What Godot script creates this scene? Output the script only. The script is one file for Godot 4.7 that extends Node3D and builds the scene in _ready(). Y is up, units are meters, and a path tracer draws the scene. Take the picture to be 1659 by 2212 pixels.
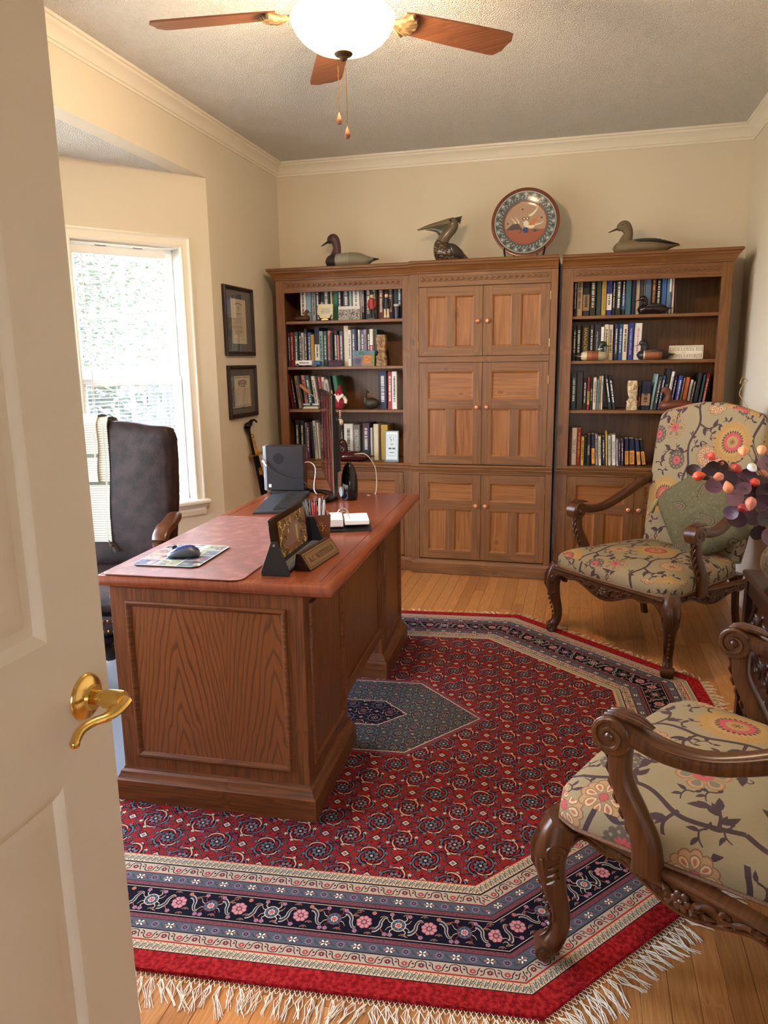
extends Node3D
# A home study seen from its doorway. Metres, y up; the camera stands at x 0, z 0, the bookcase wall lies at z = -5.11.

const XL := -2.071   # left wall
const XR := 0.952    # right wall
const ZB := -5.114   # rear wall
const ZF := -0.06    # wall with the doorway
const CEIL := 2.735
const BAYA := 0.628  # 36 degrees: the angled sides of the bay
const BZ := -4.06    # where the bay begins
const HEAD := 2.42   # underside of the bay opening

var M := {}
var taken := {}
var rng := RandomNumberGenerator.new()

# ---------------------------------------------------------------- mesh builder
class MB:
	var p := PackedVector3Array()
	var t := PackedVector2Array()
	var c := PackedColorArray()
	var x := Transform3D()
	var col := Color.WHITE
	var tint := false
	var gl := 1.0   # how far tiers grow on the left and the right
	var gr := 1.0

	func at(o: Vector3, rot := Vector3.ZERO) -> MB:
		x = Transform3D(Basis.from_euler(rot), o)
		return self

	func tri(a: Vector3, b: Vector3, d: Vector3, ua := Vector2.ZERO, ub := Vector2.ZERO, ud := Vector2.ZERO) -> void:
		p.append(x * a); p.append(x * b); p.append(x * d)
		t.append(ua); t.append(ub); t.append(ud)
		if tint:
			c.append(col); c.append(col); c.append(col)

	func quad(a: Vector3, b: Vector3, d: Vector3, e: Vector3) -> void:
		tri(a, b, d); tri(a, d, e)

	func quv(a: Vector3, b: Vector3, d: Vector3, e: Vector3, ua: Vector2, ub: Vector2, ud: Vector2, ue: Vector2) -> void:
		tri(a, b, d, ua, ub, ud); tri(a, d, e, ua, ud, ue)

	func fan(l: PackedVector3Array, back := false) -> void:
		var m := Vector3.ZERO
		for q in l: m += q
		m /= l.size()
		for i in l.size():
			var b = l[(i + 1) % l.size()]
			if back: tri(m, b, l[i])
			else: tri(m, l[i], b)

	func loft(loops: Array, cap0 := false, cap1 := false, closed := true) -> MB:
		for k in loops.size() - 1:
			var a: PackedVector3Array = loops[k]
			var b: PackedVector3Array = loops[k + 1]
			var n := a.size()
			for i in (n if closed else n - 1):
				var j := (i + 1) % n
				quad(a[i], a[j], b[j], b[i])
		if cap0: fan(loops[0], true)
		if cap1: fan(loops[-1])
		return self

	func box(m: Vector3, s: Vector3, bev := 0.0) -> MB:
		var h := s / 2.0
		if bev <= 0.0:
			var r := func(y): return PackedVector3Array([m + Vector3(-h.x, y, h.z), m + Vector3(h.x, y, h.z), m + Vector3(h.x, y, -h.z), m + Vector3(-h.x, y, -h.z)])
			return loft([r.call(-h.y), r.call(h.y)], true, true)
		bev = minf(bev, minf(h.x, minf(h.y, h.z)) * 0.9)
		var l := []
		for e in [[-h.y, bev], [-h.y + bev, 0.0], [h.y - bev, 0.0], [h.y, bev]]:
			var a: float = h.x - e[1]
			var b: float = h.z - e[1]
			var g := bev * 0.6
			var q := PackedVector3Array()
			for w in [[-a + g, b], [a - g, b], [a, b - g], [a, -b + g], [a - g, -b], [-a + g, -b], [-a, -b + g], [-a, b - g]]:
				q.append(m + Vector3(w[0], e[0], w[1]))
			l.append(q)
		return loft(l, true, true)

	func ring(m: Vector3, u: Vector3, v: Vector3, n: int) -> PackedVector3Array:
		var q := PackedVector3Array()
		for i in n:
			var a := TAU * i / n
			q.append(m + u * cos(a) + v * sin(a))
		return q

	# profile: Vector2(radius, y)
	func lathe(prof: Array, n := 24, o := Vector3.ZERO) -> MB:
		var l := []
		for k in range(prof.size() - 1, -1, -1):
			l.append(ring(o + Vector3(0, prof[k].y, 0), Vector3(maxf(prof[k].x, 0.0001), 0, 0), Vector3(0, 0, maxf(prof[k].x, 0.0001)), n))
		return loft(l, prof[-1].x > 0.0002, prof[0].x > 0.0002)

	func ball(m: Vector3, r: Vector3, n := 14, rows := 9) -> MB:
		var l := []
		for k in rows + 1:
			var a := PI * k / rows
			var s := maxf(sin(a), 0.001)
			l.append(ring(m + Vector3(0, r.y * cos(a), 0), Vector3(r.x * s, 0, 0), Vector3(0, 0, r.z * s), n))
		return loft(l)

	# a tube through points; radius per point is a float or Vector2(across, along ref)
	func tube(path: Array, rad: Array, n := 8, ref := Vector3.UP, caps := true, pow_ := 1.0) -> MB:
		var l := []
		var m := path.size()
		for k in m:
			var d: Vector3 = (path[mini(k + 1, m - 1)] - path[maxi(k - 1, 0)]).normalized()
			var s := d.cross(ref)
			if s.length() < 0.02: s = d.cross(Vector3(0.3, 0.2, 1))
			s = s.normalized()
			var w := s.cross(d).normalized()
			var r = rad[mini(k, rad.size() - 1)]
			var ru: float = r.x if r is Vector2 else r
			var rv: float = r.y if r is Vector2 else r
			var q := PackedVector3Array()
			for i in n:
				var a := TAU * i / n
				var ca := cos(a)
				var sa := sin(a)
				if pow_ != 1.0:
					ca = signf(ca) * pow(absf(ca), pow_)
					sa = signf(sa) * pow(absf(sa), pow_)
				q.append(path[k] + s * ru * ca + w * rv * sa)
			l.append(q)
		return loft(l, caps, caps)

	# flat outline in xy pushed along z, with a small chamfer
	func prism(o: PackedVector2Array, z0: float, z1: float, bev := 0.0) -> MB:
		var area := 0.0
		for i in o.size():
			area += o[i].cross(o[(i + 1) % o.size()])
		if area < 0: o.reverse()
		var n := o.size()
		var inn := PackedVector2Array()
		for i in n:
			var d := ((o[i] - o[(i - 1 + n) % n]).normalized() + (o[(i + 1) % n] - o[i]).normalized()).normalized()
			inn.append(o[i] + Vector2(-d.y, d.x) * bev)
		var lay := func(q: PackedVector2Array, z: float):
			var r := PackedVector3Array()
			for a in q: r.append(Vector3(a.x, a.y, z))
			return r
		if bev > 0.0: loft([lay.call(inn, z0), lay.call(o, z0 + bev), lay.call(o, z1 - bev), lay.call(inn, z1)])
		else: loft([lay.call(o, z0), lay.call(o, z1)])
		var f := inn if bev > 0.0 else o
		var ix := Geometry2D.triangulate_polygon(f)
		if ix.is_empty():
			fan(lay.call(f, z0), true); fan(lay.call(f, z1))
		for i in range(0, ix.size(), 3):
			var q := [f[ix[i]], f[ix[i + 1]], f[ix[i + 2]]]
			if (q[1] - q[0]).cross(q[2] - q[0]) < 0: q.reverse()
			tri(Vector3(q[0].x, q[0].y, z1), Vector3(q[1].x, q[1].y, z1), Vector3(q[2].x, q[2].y, z1))
			tri(Vector3(q[0].x, q[0].y, z0), Vector3(q[2].x, q[2].y, z0), Vector3(q[1].x, q[1].y, z0))
		return self

	# nested rectangles in xy: each [inset, z]; a mitred frame or a raised panel
	func rects(m: Vector3, w: float, h: float, prof: Array, cap := false) -> MB:
		var l := []
		for e in prof:
			var a: float = w / 2 - e[0]
			var b: float = h / 2 - e[0]
			l.append(PackedVector3Array([m + Vector3(-a, -b, e[1]), m + Vector3(a, -b, e[1]), m + Vector3(a, b, e[1]), m + Vector3(-a, b, e[1])]))
		return loft(l, false, cap)

	# nested rectangles in xz going up: each [grow, y]; plinths, cornices, table tops
	func tiers(x0: float, x1: float, z0: float, z1: float, prof: Array, back := true, cap0 := true, cap1 := true) -> MB:
		var l := []
		for e in prof:
			var g: float = e[0]
			var gb: float = g if back else 0.0
			l.append(PackedVector3Array([Vector3(x0 - g * gl, e[1], z1 + g), Vector3(x1 + g * gr, e[1], z1 + g), Vector3(x1 + g * gr, e[1], z0 - gb), Vector3(x0 - g * gl, e[1], z0 - gb)]))
		return loft(l, cap0, cap1)

	func planar(u: Vector3, v: Vector3, o := Vector2.ZERO) -> MB:
		for i in p.size(): t[i] = Vector2(p[i].dot(u), p[i].dot(v)) + o
		return self

	func boxmap(s: float, o := Vector2.ZERO) -> MB:
		for i in range(0, p.size(), 3):
			var n := (p[i + 1] - p[i]).cross(p[i + 2] - p[i]).abs()
			for k in 3:
				var q := p[i + k]
				if n.y >= n.x and n.y >= n.z: t[i + k] = Vector2(q.x, q.z) * s + o
				elif n.z >= n.x: t[i + k] = Vector2(q.x, -q.y) * s + o
				else: t[i + k] = Vector2(q.z, -q.y) * s + o
		return self

	func done(crease := 40.0) -> ArrayMesh:
		var nf := p.size() / 3
		var fn := PackedVector3Array()
		fn.resize(nf)
		var near := {}
		var keys := []
		keys.resize(p.size())
		for i in nf:
			fn[i] = (p[i * 3 + 1] - p[i * 3]).cross(p[i * 3 + 2] - p[i * 3])
		var lim := cos(deg_to_rad(crease))
		var un := PackedVector3Array()
		un.resize(nf)
		for i in nf: un[i] = fn[i].normalized()
		if crease > 0.0:
			for i in p.size():
				var k := Vector3i(p[i] * 20000.0)
				keys[i] = k
				if near.has(k): near[k].append(i / 3)
				else: near[k] = [i / 3]
		var no := PackedVector3Array()
		no.resize(p.size())
		for i in p.size():
			var f := i / 3
			if crease <= 0.0:
				no[i] = un[f]
				continue
			var s := Vector3.ZERO
			for g in near[keys[i]]:
				if un[g].dot(un[f]) >= lim: s += fn[g]
			no[i] = s.normalized() if s.length() > 1e-14 else un[f]
		# Godot winds front faces clockwise
		var pp := PackedVector3Array(p)
		var tt := PackedVector2Array(t)
		var cc := PackedColorArray(c)
		for i in range(0, p.size(), 3):
			pp[i + 1] = p[i + 2]; pp[i + 2] = p[i + 1]
			tt[i + 1] = t[i + 2]; tt[i + 2] = t[i + 1]
			var sw := no[i + 1]
			no[i + 1] = no[i + 2]; no[i + 2] = sw
			if tint:
				cc[i + 1] = c[i + 2]; cc[i + 2] = c[i + 1]
		var a := []
		a.resize(Mesh.ARRAY_MAX)
		a[Mesh.ARRAY_VERTEX] = pp
		a[Mesh.ARRAY_NORMAL] = no
		a[Mesh.ARRAY_TEX_UV] = tt
		if tint: a[Mesh.ARRAY_COLOR] = cc
		var me := ArrayMesh.new()
		me.add_surface_from_arrays(Mesh.PRIMITIVE_TRIANGLES, a)
		return me

func mb(o := Vector3.ZERO, rot := Vector3.ZERO) -> MB:
	return MB.new().at(o, rot)

func spline(pts: Array, n := 6) -> Array:
	var o := []
	for i in pts.size() - 1:
		var a = pts[maxi(i - 1, 0)]
		var d = pts[mini(i + 2, pts.size() - 1)]
		for k in n:
			var s := float(k) / n
			if pts[i] is float:
				o.append(cubic_interpolate(pts[i], pts[i + 1], a, d, s))
			else:
				o.append(pts[i].cubic_interpolate(pts[i + 1], a, d, s))
	o.append(pts[-1])
	return o

# ---------------------------------------------------------------- nodes
func numbered(n: String) -> String:
	if not taken.has(n):
		taken[n] = 0
		return n
	taken[n] += 1
	return "%s_%03d" % [n, taken[n]]

func tag(o: Node3D, label := "", category := "", group := "", kind := "") -> Node3D:
	if label: o.set_meta("label", label)
	if category: o.set_meta("category", category)
	if group: o.set_meta("group", group)
	if kind: o.set_meta("kind", kind)
	return o

func thing(n: String, label: String, category: String, at := Vector3.ZERO, turn := 0.0, group := "") -> Node3D:
	var o := Node3D.new()
	o.name = numbered(n)
	add_child(o)
	o.position = at
	o.rotation.y = turn
	return tag(o, label, category, group)

func part(parent: Node, n: String, m, mat: Material, label := "", crease := 40.0) -> MeshInstance3D:
	var o := MeshInstance3D.new()
	o.name = numbered(n) if parent == self else n
	o.mesh = m.done(crease) if m is MB else m
	for i in o.mesh.get_surface_count(): o.set_surface_override_material(i, mat)
	parent.add_child(o, true)
	if label: o.set_meta("label", label)
	return o

func struct(n: String, m, mat: Material, crease := 40.0) -> MeshInstance3D:
	return tag(part(self, n, m, mat, "", crease), "", "", "", "structure")

func one(n: String, m, mat: Material, label: String, category: String, at := Vector3.ZERO, turn := 0.0, group := "") -> MeshInstance3D:
	var o := part(self, n, m, mat)
	o.position = at
	o.rotation.y = turn
	tag(o, label, category, group)
	return o

func lettering(parent: Node, s: String, size: float, mat: Material, at: Vector3, basis := Basis(), serif := false, depth := 0.0004, n := "lettering") -> MeshInstance3D:
	var f := SystemFont.new()
	f.font_names = PackedStringArray(["Droid Serif" if serif else "Droid Sans"])
	var tm := TextMesh.new()
	tm.font = f
	tm.text = s
	tm.font_size = 32
	tm.pixel_size = size / 32.0
	tm.depth = depth
	tm.curve_step = 4.0
	var o := part(parent, n, tm, mat)
	o.transform = Transform3D(basis, at)
	return o

# ---------------------------------------------------------------- materials
func mat(c: Color, rough := 0.7, metal := 0.0) -> StandardMaterial3D:
	var m := StandardMaterial3D.new()
	m.albedo_color = c
	m.roughness = rough
	m.metallic = metal
	return m

func rgb(r: int, g: int, b: int) -> Color:
	return Color8(r, g, b)

func tri_tex(m: StandardMaterial3D, tex: Texture2D, s: Vector3, world := false) -> StandardMaterial3D:
	m.albedo_texture = tex
	m.uv1_triplanar = true
	m.uv1_world_triplanar = world
	m.uv1_triplanar_sharpness = 8.0
	m.uv1_scale = s
	return m

func noise(freq: float, sd := 1, oct := 3, type := FastNoiseLite.TYPE_SIMPLEX_SMOOTH) -> FastNoiseLite:
	var n := FastNoiseLite.new()
	n.noise_type = type
	n.seed = sd
	n.frequency = freq
	n.fractal_octaves = oct
	return n

func ntex(freq: float, cols: Array, offs: Array, sd := 1, size := 256, oct := 3, type := FastNoiseLite.TYPE_SIMPLEX_SMOOTH) -> NoiseTexture2D:
	var t := NoiseTexture2D.new()
	t.width = size
	t.height = size
	t.seamless = true
	t.noise = noise(freq, sd, oct, type)
	var g := Gradient.new()
	g.colors = PackedColorArray(cols)
	g.offsets = PackedFloat32Array(offs)
	t.color_ramp = g
	return t

func nbump(freq: float, strength: float, sd := 1, size := 256, oct := 3, type := FastNoiseLite.TYPE_SIMPLEX_SMOOTH) -> NoiseTexture2D:
	var t := NoiseTexture2D.new()
	t.width = size
	t.height = size
	t.seamless = true
	t.noise = noise(freq, sd, oct, type)
	t.as_normal_map = true
	t.bump_strength = strength
	return t

func bump(m: StandardMaterial3D, tex: Texture2D, amount := 1.0) -> StandardMaterial3D:
	m.normal_enabled = true
	m.normal_texture = tex
	m.normal_scale = amount
	return m

# wood: grain runs along v of the picture; rings across u
func wood_image(sd: int, dark: Color, mid: Color, light: Color, rings: int, warp: float, streak: float, knots := 0, size := 768) -> Image:
	var a := noise(0.016, sd, 2).get_seamless_image(size, size / 20)
	a.resize(size, size, Image.INTERPOLATE_CUBIC)
	var b := noise(0.11, sd + 7, 4).get_seamless_image(size, size / 24)
	b.resize(size, size, Image.INTERPOLATE_BILINEAR)
	var e := noise(0.012, sd + 3, 2).get_seamless_image(size, size / 5)
	e.resize(size, size, Image.INTERPOLATE_CUBIC)
	a.convert(Image.FORMAT_L8); b.convert(Image.FORMAT_L8); e.convert(Image.FORMAT_L8)
	var da := a.get_data()
	var db := b.get_data()
	var de := e.get_data()
	var lut := []
	for i in 256:
		var s := i / 255.0
		var c := dark.lerp(mid, minf(s * 2.0, 1.0)) if s < 0.5 else mid.lerp(light, s * 2.0 - 1.0)
		lut.append([int(c.r * 255), int(c.g * 255), int(c.b * 255)])
	var out := PackedByteArray()
	out.resize(size * size * 3)
	var kn := []
	var r := RandomNumberGenerator.new()
	r.seed = sd
	for k in knots: kn.append([r.randf() * size, r.randf() * size, r.randf_range(6.0, 11.0)])
	var i := 0
	for y in size:
		for x in size:
			var kd := 0.0
			var ph := float(x) / size * rings + da[i] / 255.0 * warp
			for k in kn:
				var dx: float = x - k[0]
				var dy: float = (y - k[1]) * 0.55
				var q: float = (dx * dx + dy * dy) / (k[2] * k[2])
				if q < 14.0:
					var w := exp(-q * 0.35)
					ph += w * 1.3
					if q < 1.4: kd = maxf(kd, 1.0 - q / 1.4 * 0.5)
			var f := ph - floorf(ph)
			f = f * f * (3.0 - 2.0 * f) if f < 0.8 else (1.0 - f) * 4.48
			var s := f * (1.0 - streak) * 0.75 + db[i] / 255.0 * streak + de[i] / 255.0 * 0.25 * (1.0 - streak)
			s = clampf(s * (1.0 - kd * 0.95), 0.0, 1.0)
			var c: Array = lut[int(s * 255)]
			out[i * 3] = c[0]
			out[i * 3 + 1] = c[1]
			out[i * 3 + 2] = c[2]
			i += 1
	return Image.create_from_data(size, size, false, Image.FORMAT_RGB8, out)

func wood(key: String, img: Image, rough: float, s := 1.0, world := false, spec := 0.5) -> void:
	var v := ImageTexture.create_from_image(img)
	var im2: Image = img.duplicate()
	im2.rotate_90(CLOCKWISE)
	var h := ImageTexture.create_from_image(im2)
	for e in [["_v", v], ["_h", h]]:
		var m := tri_tex(mat(Color.WHITE, rough), e[1], Vector3(s, s, s), world)
		m.metallic_specular = spec
		M[key + e[0]] = m

# ---------------------------------------------------------------- painter for prints and weaves
class Pen:
	var im: Image
	var w: int
	var h: int
	var wrap := true
	func _init(ww: int, hh: int, bg: Color, wr := true) -> void:
		im = Image.create(ww, hh, false, Image.FORMAT_RGB8)
		im.fill(bg)
		w = ww; h = hh; wrap = wr
	func poly(q: PackedVector2Array, c: Color) -> void:
		var lo := q[0]
		var hi := q[0]
		for a in q:
			lo = lo.min(a); hi = hi.max(a)
		var oxs := [0]
		var oys := [0]
		if wrap:
			if lo.x < 0: oxs.append(w)
			if hi.x >= w: oxs.append(-w)
			if lo.y < 0: oys.append(h)
			if hi.y >= h: oys.append(-h)
		for y in range(int(floorf(lo.y)), int(ceilf(hi.y)) + 1):
			var ys := y + 0.5
			var xs := []
			for i in q.size():
				var a := q[i]
				var b := q[(i + 1) % q.size()]
				if (a.y <= ys) != (b.y <= ys): xs.append(a.x + (ys - a.y) / (b.y - a.y) * (b.x - a.x))
			xs.sort()
			for k in range(0, xs.size() - 1, 2):
				var x0 := int(roundf(xs[k]))
				var x1 := int(roundf(xs[k + 1]))
				if x1 <= x0: continue
				for oy in oys:
					for ox in oxs: im.fill_rect(Rect2i(x0 + ox, y + oy, x1 - x0, 1), c)
	func disc(m: Vector2, r: float, c: Color, ry := -1.0, n := 20) -> void:
		var q := PackedVector2Array()
		for i in n: q.append(m + Vector2(cos(TAU * i / n) * r, sin(TAU * i / n) * (r if ry < 0 else ry)))
		poly(q, c)
	func rect(x: float, y: float, ww: float, hh: float, c: Color) -> void:
		poly(PackedVector2Array([Vector2(x, y), Vector2(x + ww, y), Vector2(x + ww, y + hh), Vector2(x, y + hh)]), c)
	func line(q: Array, w0: float, c: Color, w1 := -1.0) -> void:
		if w1 < 0: w1 = w0
		var l := PackedVector2Array()
		var r := PackedVector2Array()
		var n := q.size()
		for i in n:
			var d: Vector2 = (q[mini(i + 1, n - 1)] - q[maxi(i - 1, 0)]).normalized()
			var s: float = lerpf(w0, w1, float(i) / maxf(1, n - 1)) * 0.5
			l.append(q[i] + Vector2(-d.y, d.x) * s)
			r.append(q[i] - Vector2(-d.y, d.x) * s)
		for i in n - 1: poly(PackedVector2Array([l[i], l[i + 1], r[i + 1], r[i]]), c)
	func flower(m: Vector2, n: int, r0: float, r1: float, wd: float, c: Color, a0 := 0.0) -> void:
		for k in n:
			var a := a0 + TAU * k / n
			var d := Vector2(cos(a), sin(a))
			var s := Vector2(-d.y, d.x)
			var q := PackedVector2Array()
			for e in [[0.0, 0.15], [0.35, 0.8], [0.7, 1.0], [0.92, 0.6], [1.0, 0.0]]: q.append(m + d * lerpf(r0, r1, e[0]) + s * wd * e[1])
			for e in [[0.92, 0.6], [0.7, 1.0], [0.35, 0.8], [0.0, 0.15]]: q.append(m + d * lerpf(r0, r1, e[0]) - s * wd * e[1])
			poly(q, c)
	func curl(q: Array, n := 6) -> Array:
		var o := []
		for i in q.size() - 1:
			for k in n: o.append(q[i].cubic_interpolate(q[i + 1], q[maxi(i - 1, 0)], q[mini(i + 2, q.size() - 1)], float(k) / n))
		o.append(q[-1])
		return o
	# thread by thread unevenness, as dyed yarn has it
	func weave(amount: float, sd: int) -> void:
		var r := RandomNumberGenerator.new()
		r.seed = sd
		var d := im.get_data()
		for i in range(0, d.size(), 3):
			var k := 1.0 + (r.randf() - 0.5) * amount
			d[i] = mini(255, int(d[i] * k)); d[i + 1] = mini(255, int(d[i + 1] * k)); d[i + 2] = mini(255, int(d[i + 2] * k))
		im = Image.create_from_data(w, h, false, Image.FORMAT_RGB8, d)
	func tex() -> ImageTexture:
		return ImageTexture.create_from_image(im)

func printed(pen: Pen, rough := 0.8, spec := 0.5) -> StandardMaterial3D:
	var m := mat(Color.WHITE, rough)
	m.albedo_texture = pen.tex()
	m.metallic_specular = spec
	return m

# ================================================================ the place
func _ready() -> void:
	rng.seed = 11
	# --- camera
	var cam := Camera3D.new()
	cam.name = "camera"
	add_child(cam)
	cam.position = Vector3(0, 1.4007, 0)
	cam.rotation = Vector3(-0.2016, 0.2558, -0.0141)
	cam.fov = 69.36
	cam.near = 0.02
	cam.far = 200.0
	cam.current = true
	# --- sky, sun, exposure
	var we := WorldEnvironment.new()
	we.name = "environment"
	var env := Environment.new()
	var sky := Sky.new()
	var sm := ProceduralSkyMaterial.new()
	sm.sky_top_color = Color(0.85, 0.91, 1.0)
	sm.sky_horizon_color = Color(0.97, 0.98, 1.0)
	sm.ground_bottom_color = Color(0.55, 0.52, 0.46)
	sm.ground_horizon_color = Color(0.75, 0.75, 0.72)
	sm.sky_energy_multiplier = 1.0
	sm.ground_energy_multiplier = 1.0
	sky.sky_material = sm
	env.background_mode = Environment.BG_SKY
	env.sky = sky
	env.background_energy_multiplier = SKY_E
	env.tonemap_mode = Environment.TONE_MAPPER_LINEAR
	env.tonemap_exposure = EXPOSURE
	env.sdfgi_enabled = true
	env.ssao_enabled = true
	env.ssil_enabled = true
	we.environment = env
	add_child(we)
	var sun := DirectionalLight3D.new()
	sun.name = "sun"
	sun.light_color = Color(1.0, 0.95, 0.86)
	sun.light_energy = SUN_E
	sun.light_angular_distance = 0.6
	sun.shadow_enabled = true
	add_child(sun)
	sun.look_at_from_position(Vector3.ZERO, Vector3(-0.45, -0.75, -0.5))
	# --- everything else
	make_materials()
	build_shell()
	build_windows()
	build_outside()
	build_door()
	build_rug()
	build_cabinets()
	build_desk()
	build_armchairs()
	build_side_table()
	build_office_chair()
	build_fan()
	build_wall_things()
	build_cabinet_tops()
	build_left_shelves()
	build_right_shelves()
	build_desk_things()

const SKY_E := 8.0
const SUN_E := 0.4
const EXPOSURE := 4.8

# flat sawn oak: nested arches down the board, fine pores along them
func cathedral_image(size := 768) -> Image:
	var a := noise(0.012, 19, 2).get_seamless_image(size, size / 6)
	a.resize(size, size, Image.INTERPOLATE_CUBIC)
	var b := noise(0.16, 23, 3).get_seamless_image(size, size / 24)
	b.resize(size, size, Image.INTERPOLATE_BILINEAR)
	a.convert(Image.FORMAT_L8); b.convert(Image.FORMAT_L8)
	var da := a.get_data()
	var db := b.get_data()
	var dk_ := rgb(70, 36, 18)
	var lt := rgb(128, 74, 38)
	var out := PackedByteArray()
	out.resize(size * size * 3)
	var i := 0
	for y in size:
		for x in size:
			var u := absf(fposmod(float(x) / size * 2.0 + 0.12, 1.0) - 0.5) * 2.0
			var v := float(y) / size
			var ph := u * u * 9.0 + (1.0 - u) * u * 6.0 - v * 6.0 + da[i] / 255.0 * 0.9
			var f := ph - floorf(ph)
			var s := 0.35 + 0.65 * smoothstep(0.0, 0.35, f) * (1.0 - smoothstep(0.9, 1.0, f) * 0.9)
			s = clampf(s * (0.72 + db[i] / 255.0 * 0.5) , 0.0, 1.0)
			var c := dk_.lerp(lt, s)
			out[i * 3] = int(c.r * 255); out[i * 3 + 1] = int(c.g * 255); out[i * 3 + 2] = int(c.b * 255)
			i += 1
	return Image.create_from_data(size, size, false, Image.FORMAT_RGB8, out)

func make_materials() -> void:
	# walls: cream paint, light orange peel
	var w := mat(rgb(219, 210, 192), 0.75)
	w.uv1_triplanar = true
	w.uv1_world_triplanar = true
	w.uv1_scale = Vector3(1.6, 1.6, 1.6)
	bump(w, nbump(0.09, 1.2, 5, 512), 0.12)
	M.wall = w
	# ceiling: sprayed stipple
	var c := mat(rgb(240, 239, 236), 0.95)
	c.uv1_triplanar = true
	c.uv1_world_triplanar = true
	c.uv1_scale = Vector3(3.0, 3.0, 3.0)
	c.heightmap_enabled = true
	c.heightmap_texture = ntex(0.07, [Color(0, 0, 0), Color(0.25, 0.25, 0.25), Color(1, 1, 1)], [0.3, 0.5, 0.68], 3, 512, 2)
	c.heightmap_scale = 0.8
	M.ceiling = c
	M.trim = mat(rgb(232, 227, 214), 0.42)
	M.white = mat(rgb(238, 238, 236), 0.4)
	M.blind = mat(rgb(240, 242, 242), 0.5)
	M.blind.backlight_enabled = true
	M.blind.backlight = Color(0.25, 0.25, 0.25)
	M.door = mat(rgb(212, 200, 182), 0.5)
	M.brass = mat(rgb(222, 186, 108), 0.16, 1.0)
	M.old_brass = mat(rgb(150, 112, 60), 0.35, 1.0)
	M.gold = mat(rgb(220, 170, 80), 0.25, 1.0)
	M.black = mat(rgb(22, 22, 24), 0.4)
	M.gloss_black = mat(rgb(14, 14, 16), 0.12)
	M.grey = mat(rgb(120, 124, 128), 0.5)
	M.steel = mat(rgb(190, 192, 196), 0.3, 1.0)
	M.cream = mat(rgb(225, 214, 186), 0.8)
	M.paper = mat(rgb(236, 232, 222), 0.9)
	M.pages = mat(rgb(214, 204, 180), 0.95)
	var gl := mat(Color(0.9, 0.96, 1.0, 0.06), 0.0)
	gl.transparency = BaseMaterial3D.TRANSPARENCY_ALPHA
	M.glass = gl
	# woods
	wood("pine", wood_image(21, rgb(92, 57, 27), rgb(119, 77, 38), rgb(135, 91, 47), 8, 3.0, 0.45, 5), 0.42, 1.0, true)
	wood("panel", wood_image(55, rgb(110, 64, 27), rgb(143, 89, 39), rgb(160, 105, 50), 6, 3.0, 0.4, 7), 0.42, 1.0, true)
	wood("oak", wood_image(33, rgb(60, 31, 15), rgb(110, 61, 29), rgb(134, 78, 40), 13, 3.0, 0.5), 0.4, 1.5)
	var op := tri_tex(mat(Color.WHITE, 0.38), ImageTexture.create_from_image(cathedral_image()), Vector3(1.6, 1.6, 1.6))
	M.oak_panel = op
	wood("top", wood_image(37, rgb(108, 52, 30), rgb(126, 62, 36), rgb(138, 72, 44), 10, 2.0, 0.6), 0.24, 1.2, false, 0.6)
	M.top_uv = M.top_v.duplicate()
	M.top_uv.uv1_triplanar = false
	M.top_uv.uv1_scale = Vector3.ONE
	var fl := wood_image(71, rgb(166, 108, 58), rgb(196, 138, 82), rgb(213, 160, 104), 8, 4.0, 0.55)
	for k in 5:
		var m := tri_tex(mat([Color(1, 1, 1), Color(0.93, 0.9, 0.86), Color(1.0, 0.97, 0.93), Color(0.88, 0.84, 0.78), Color(0.96, 0.95, 0.9)][k], 0.3), null, Vector3(1.9, 1.9, 1.9), true)
		if k == 0: M.floor_tex = ImageTexture.create_from_image(fl)
		m.albedo_texture = M.floor_tex
		m.uv1_offset = Vector3(0.37 * k, 0.0, 0.21 * k)
		m.metallic_specular = 0.45
		M["floor%d" % k] = m
	wood("walnut", wood_image(91, rgb(44, 22, 10), rgb(80, 45, 22), rgb(108, 66, 34), 8, 4.0, 0.6, 0, 512), 0.3, 1.6)
	wood("fan_wood", wood_image(95, rgb(96, 56, 38), rgb(132, 84, 60), rgb(150, 98, 70), 12, 3.0, 0.6, 0, 512), 0.4, 1.5)
	wood("dark_wood", wood_image(97, rgb(24, 11, 9), rgb(44, 22, 18), rgb(60, 32, 26), 8, 4.0, 0.6, 0, 512), 0.28, 1.6)

# ---------------------------------------------------------------- room shell
func wallbox(m: MB, x0: float, x1: float, y0: float, y1: float, z0: float, z1: float) -> void:
	m.box(Vector3((x0 + x1) / 2, (y0 + y1) / 2, (z0 + z1) / 2), Vector3(x1 - x0, y1 - y0, z1 - z0))

func bay_len() -> float: return 0.95

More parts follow.
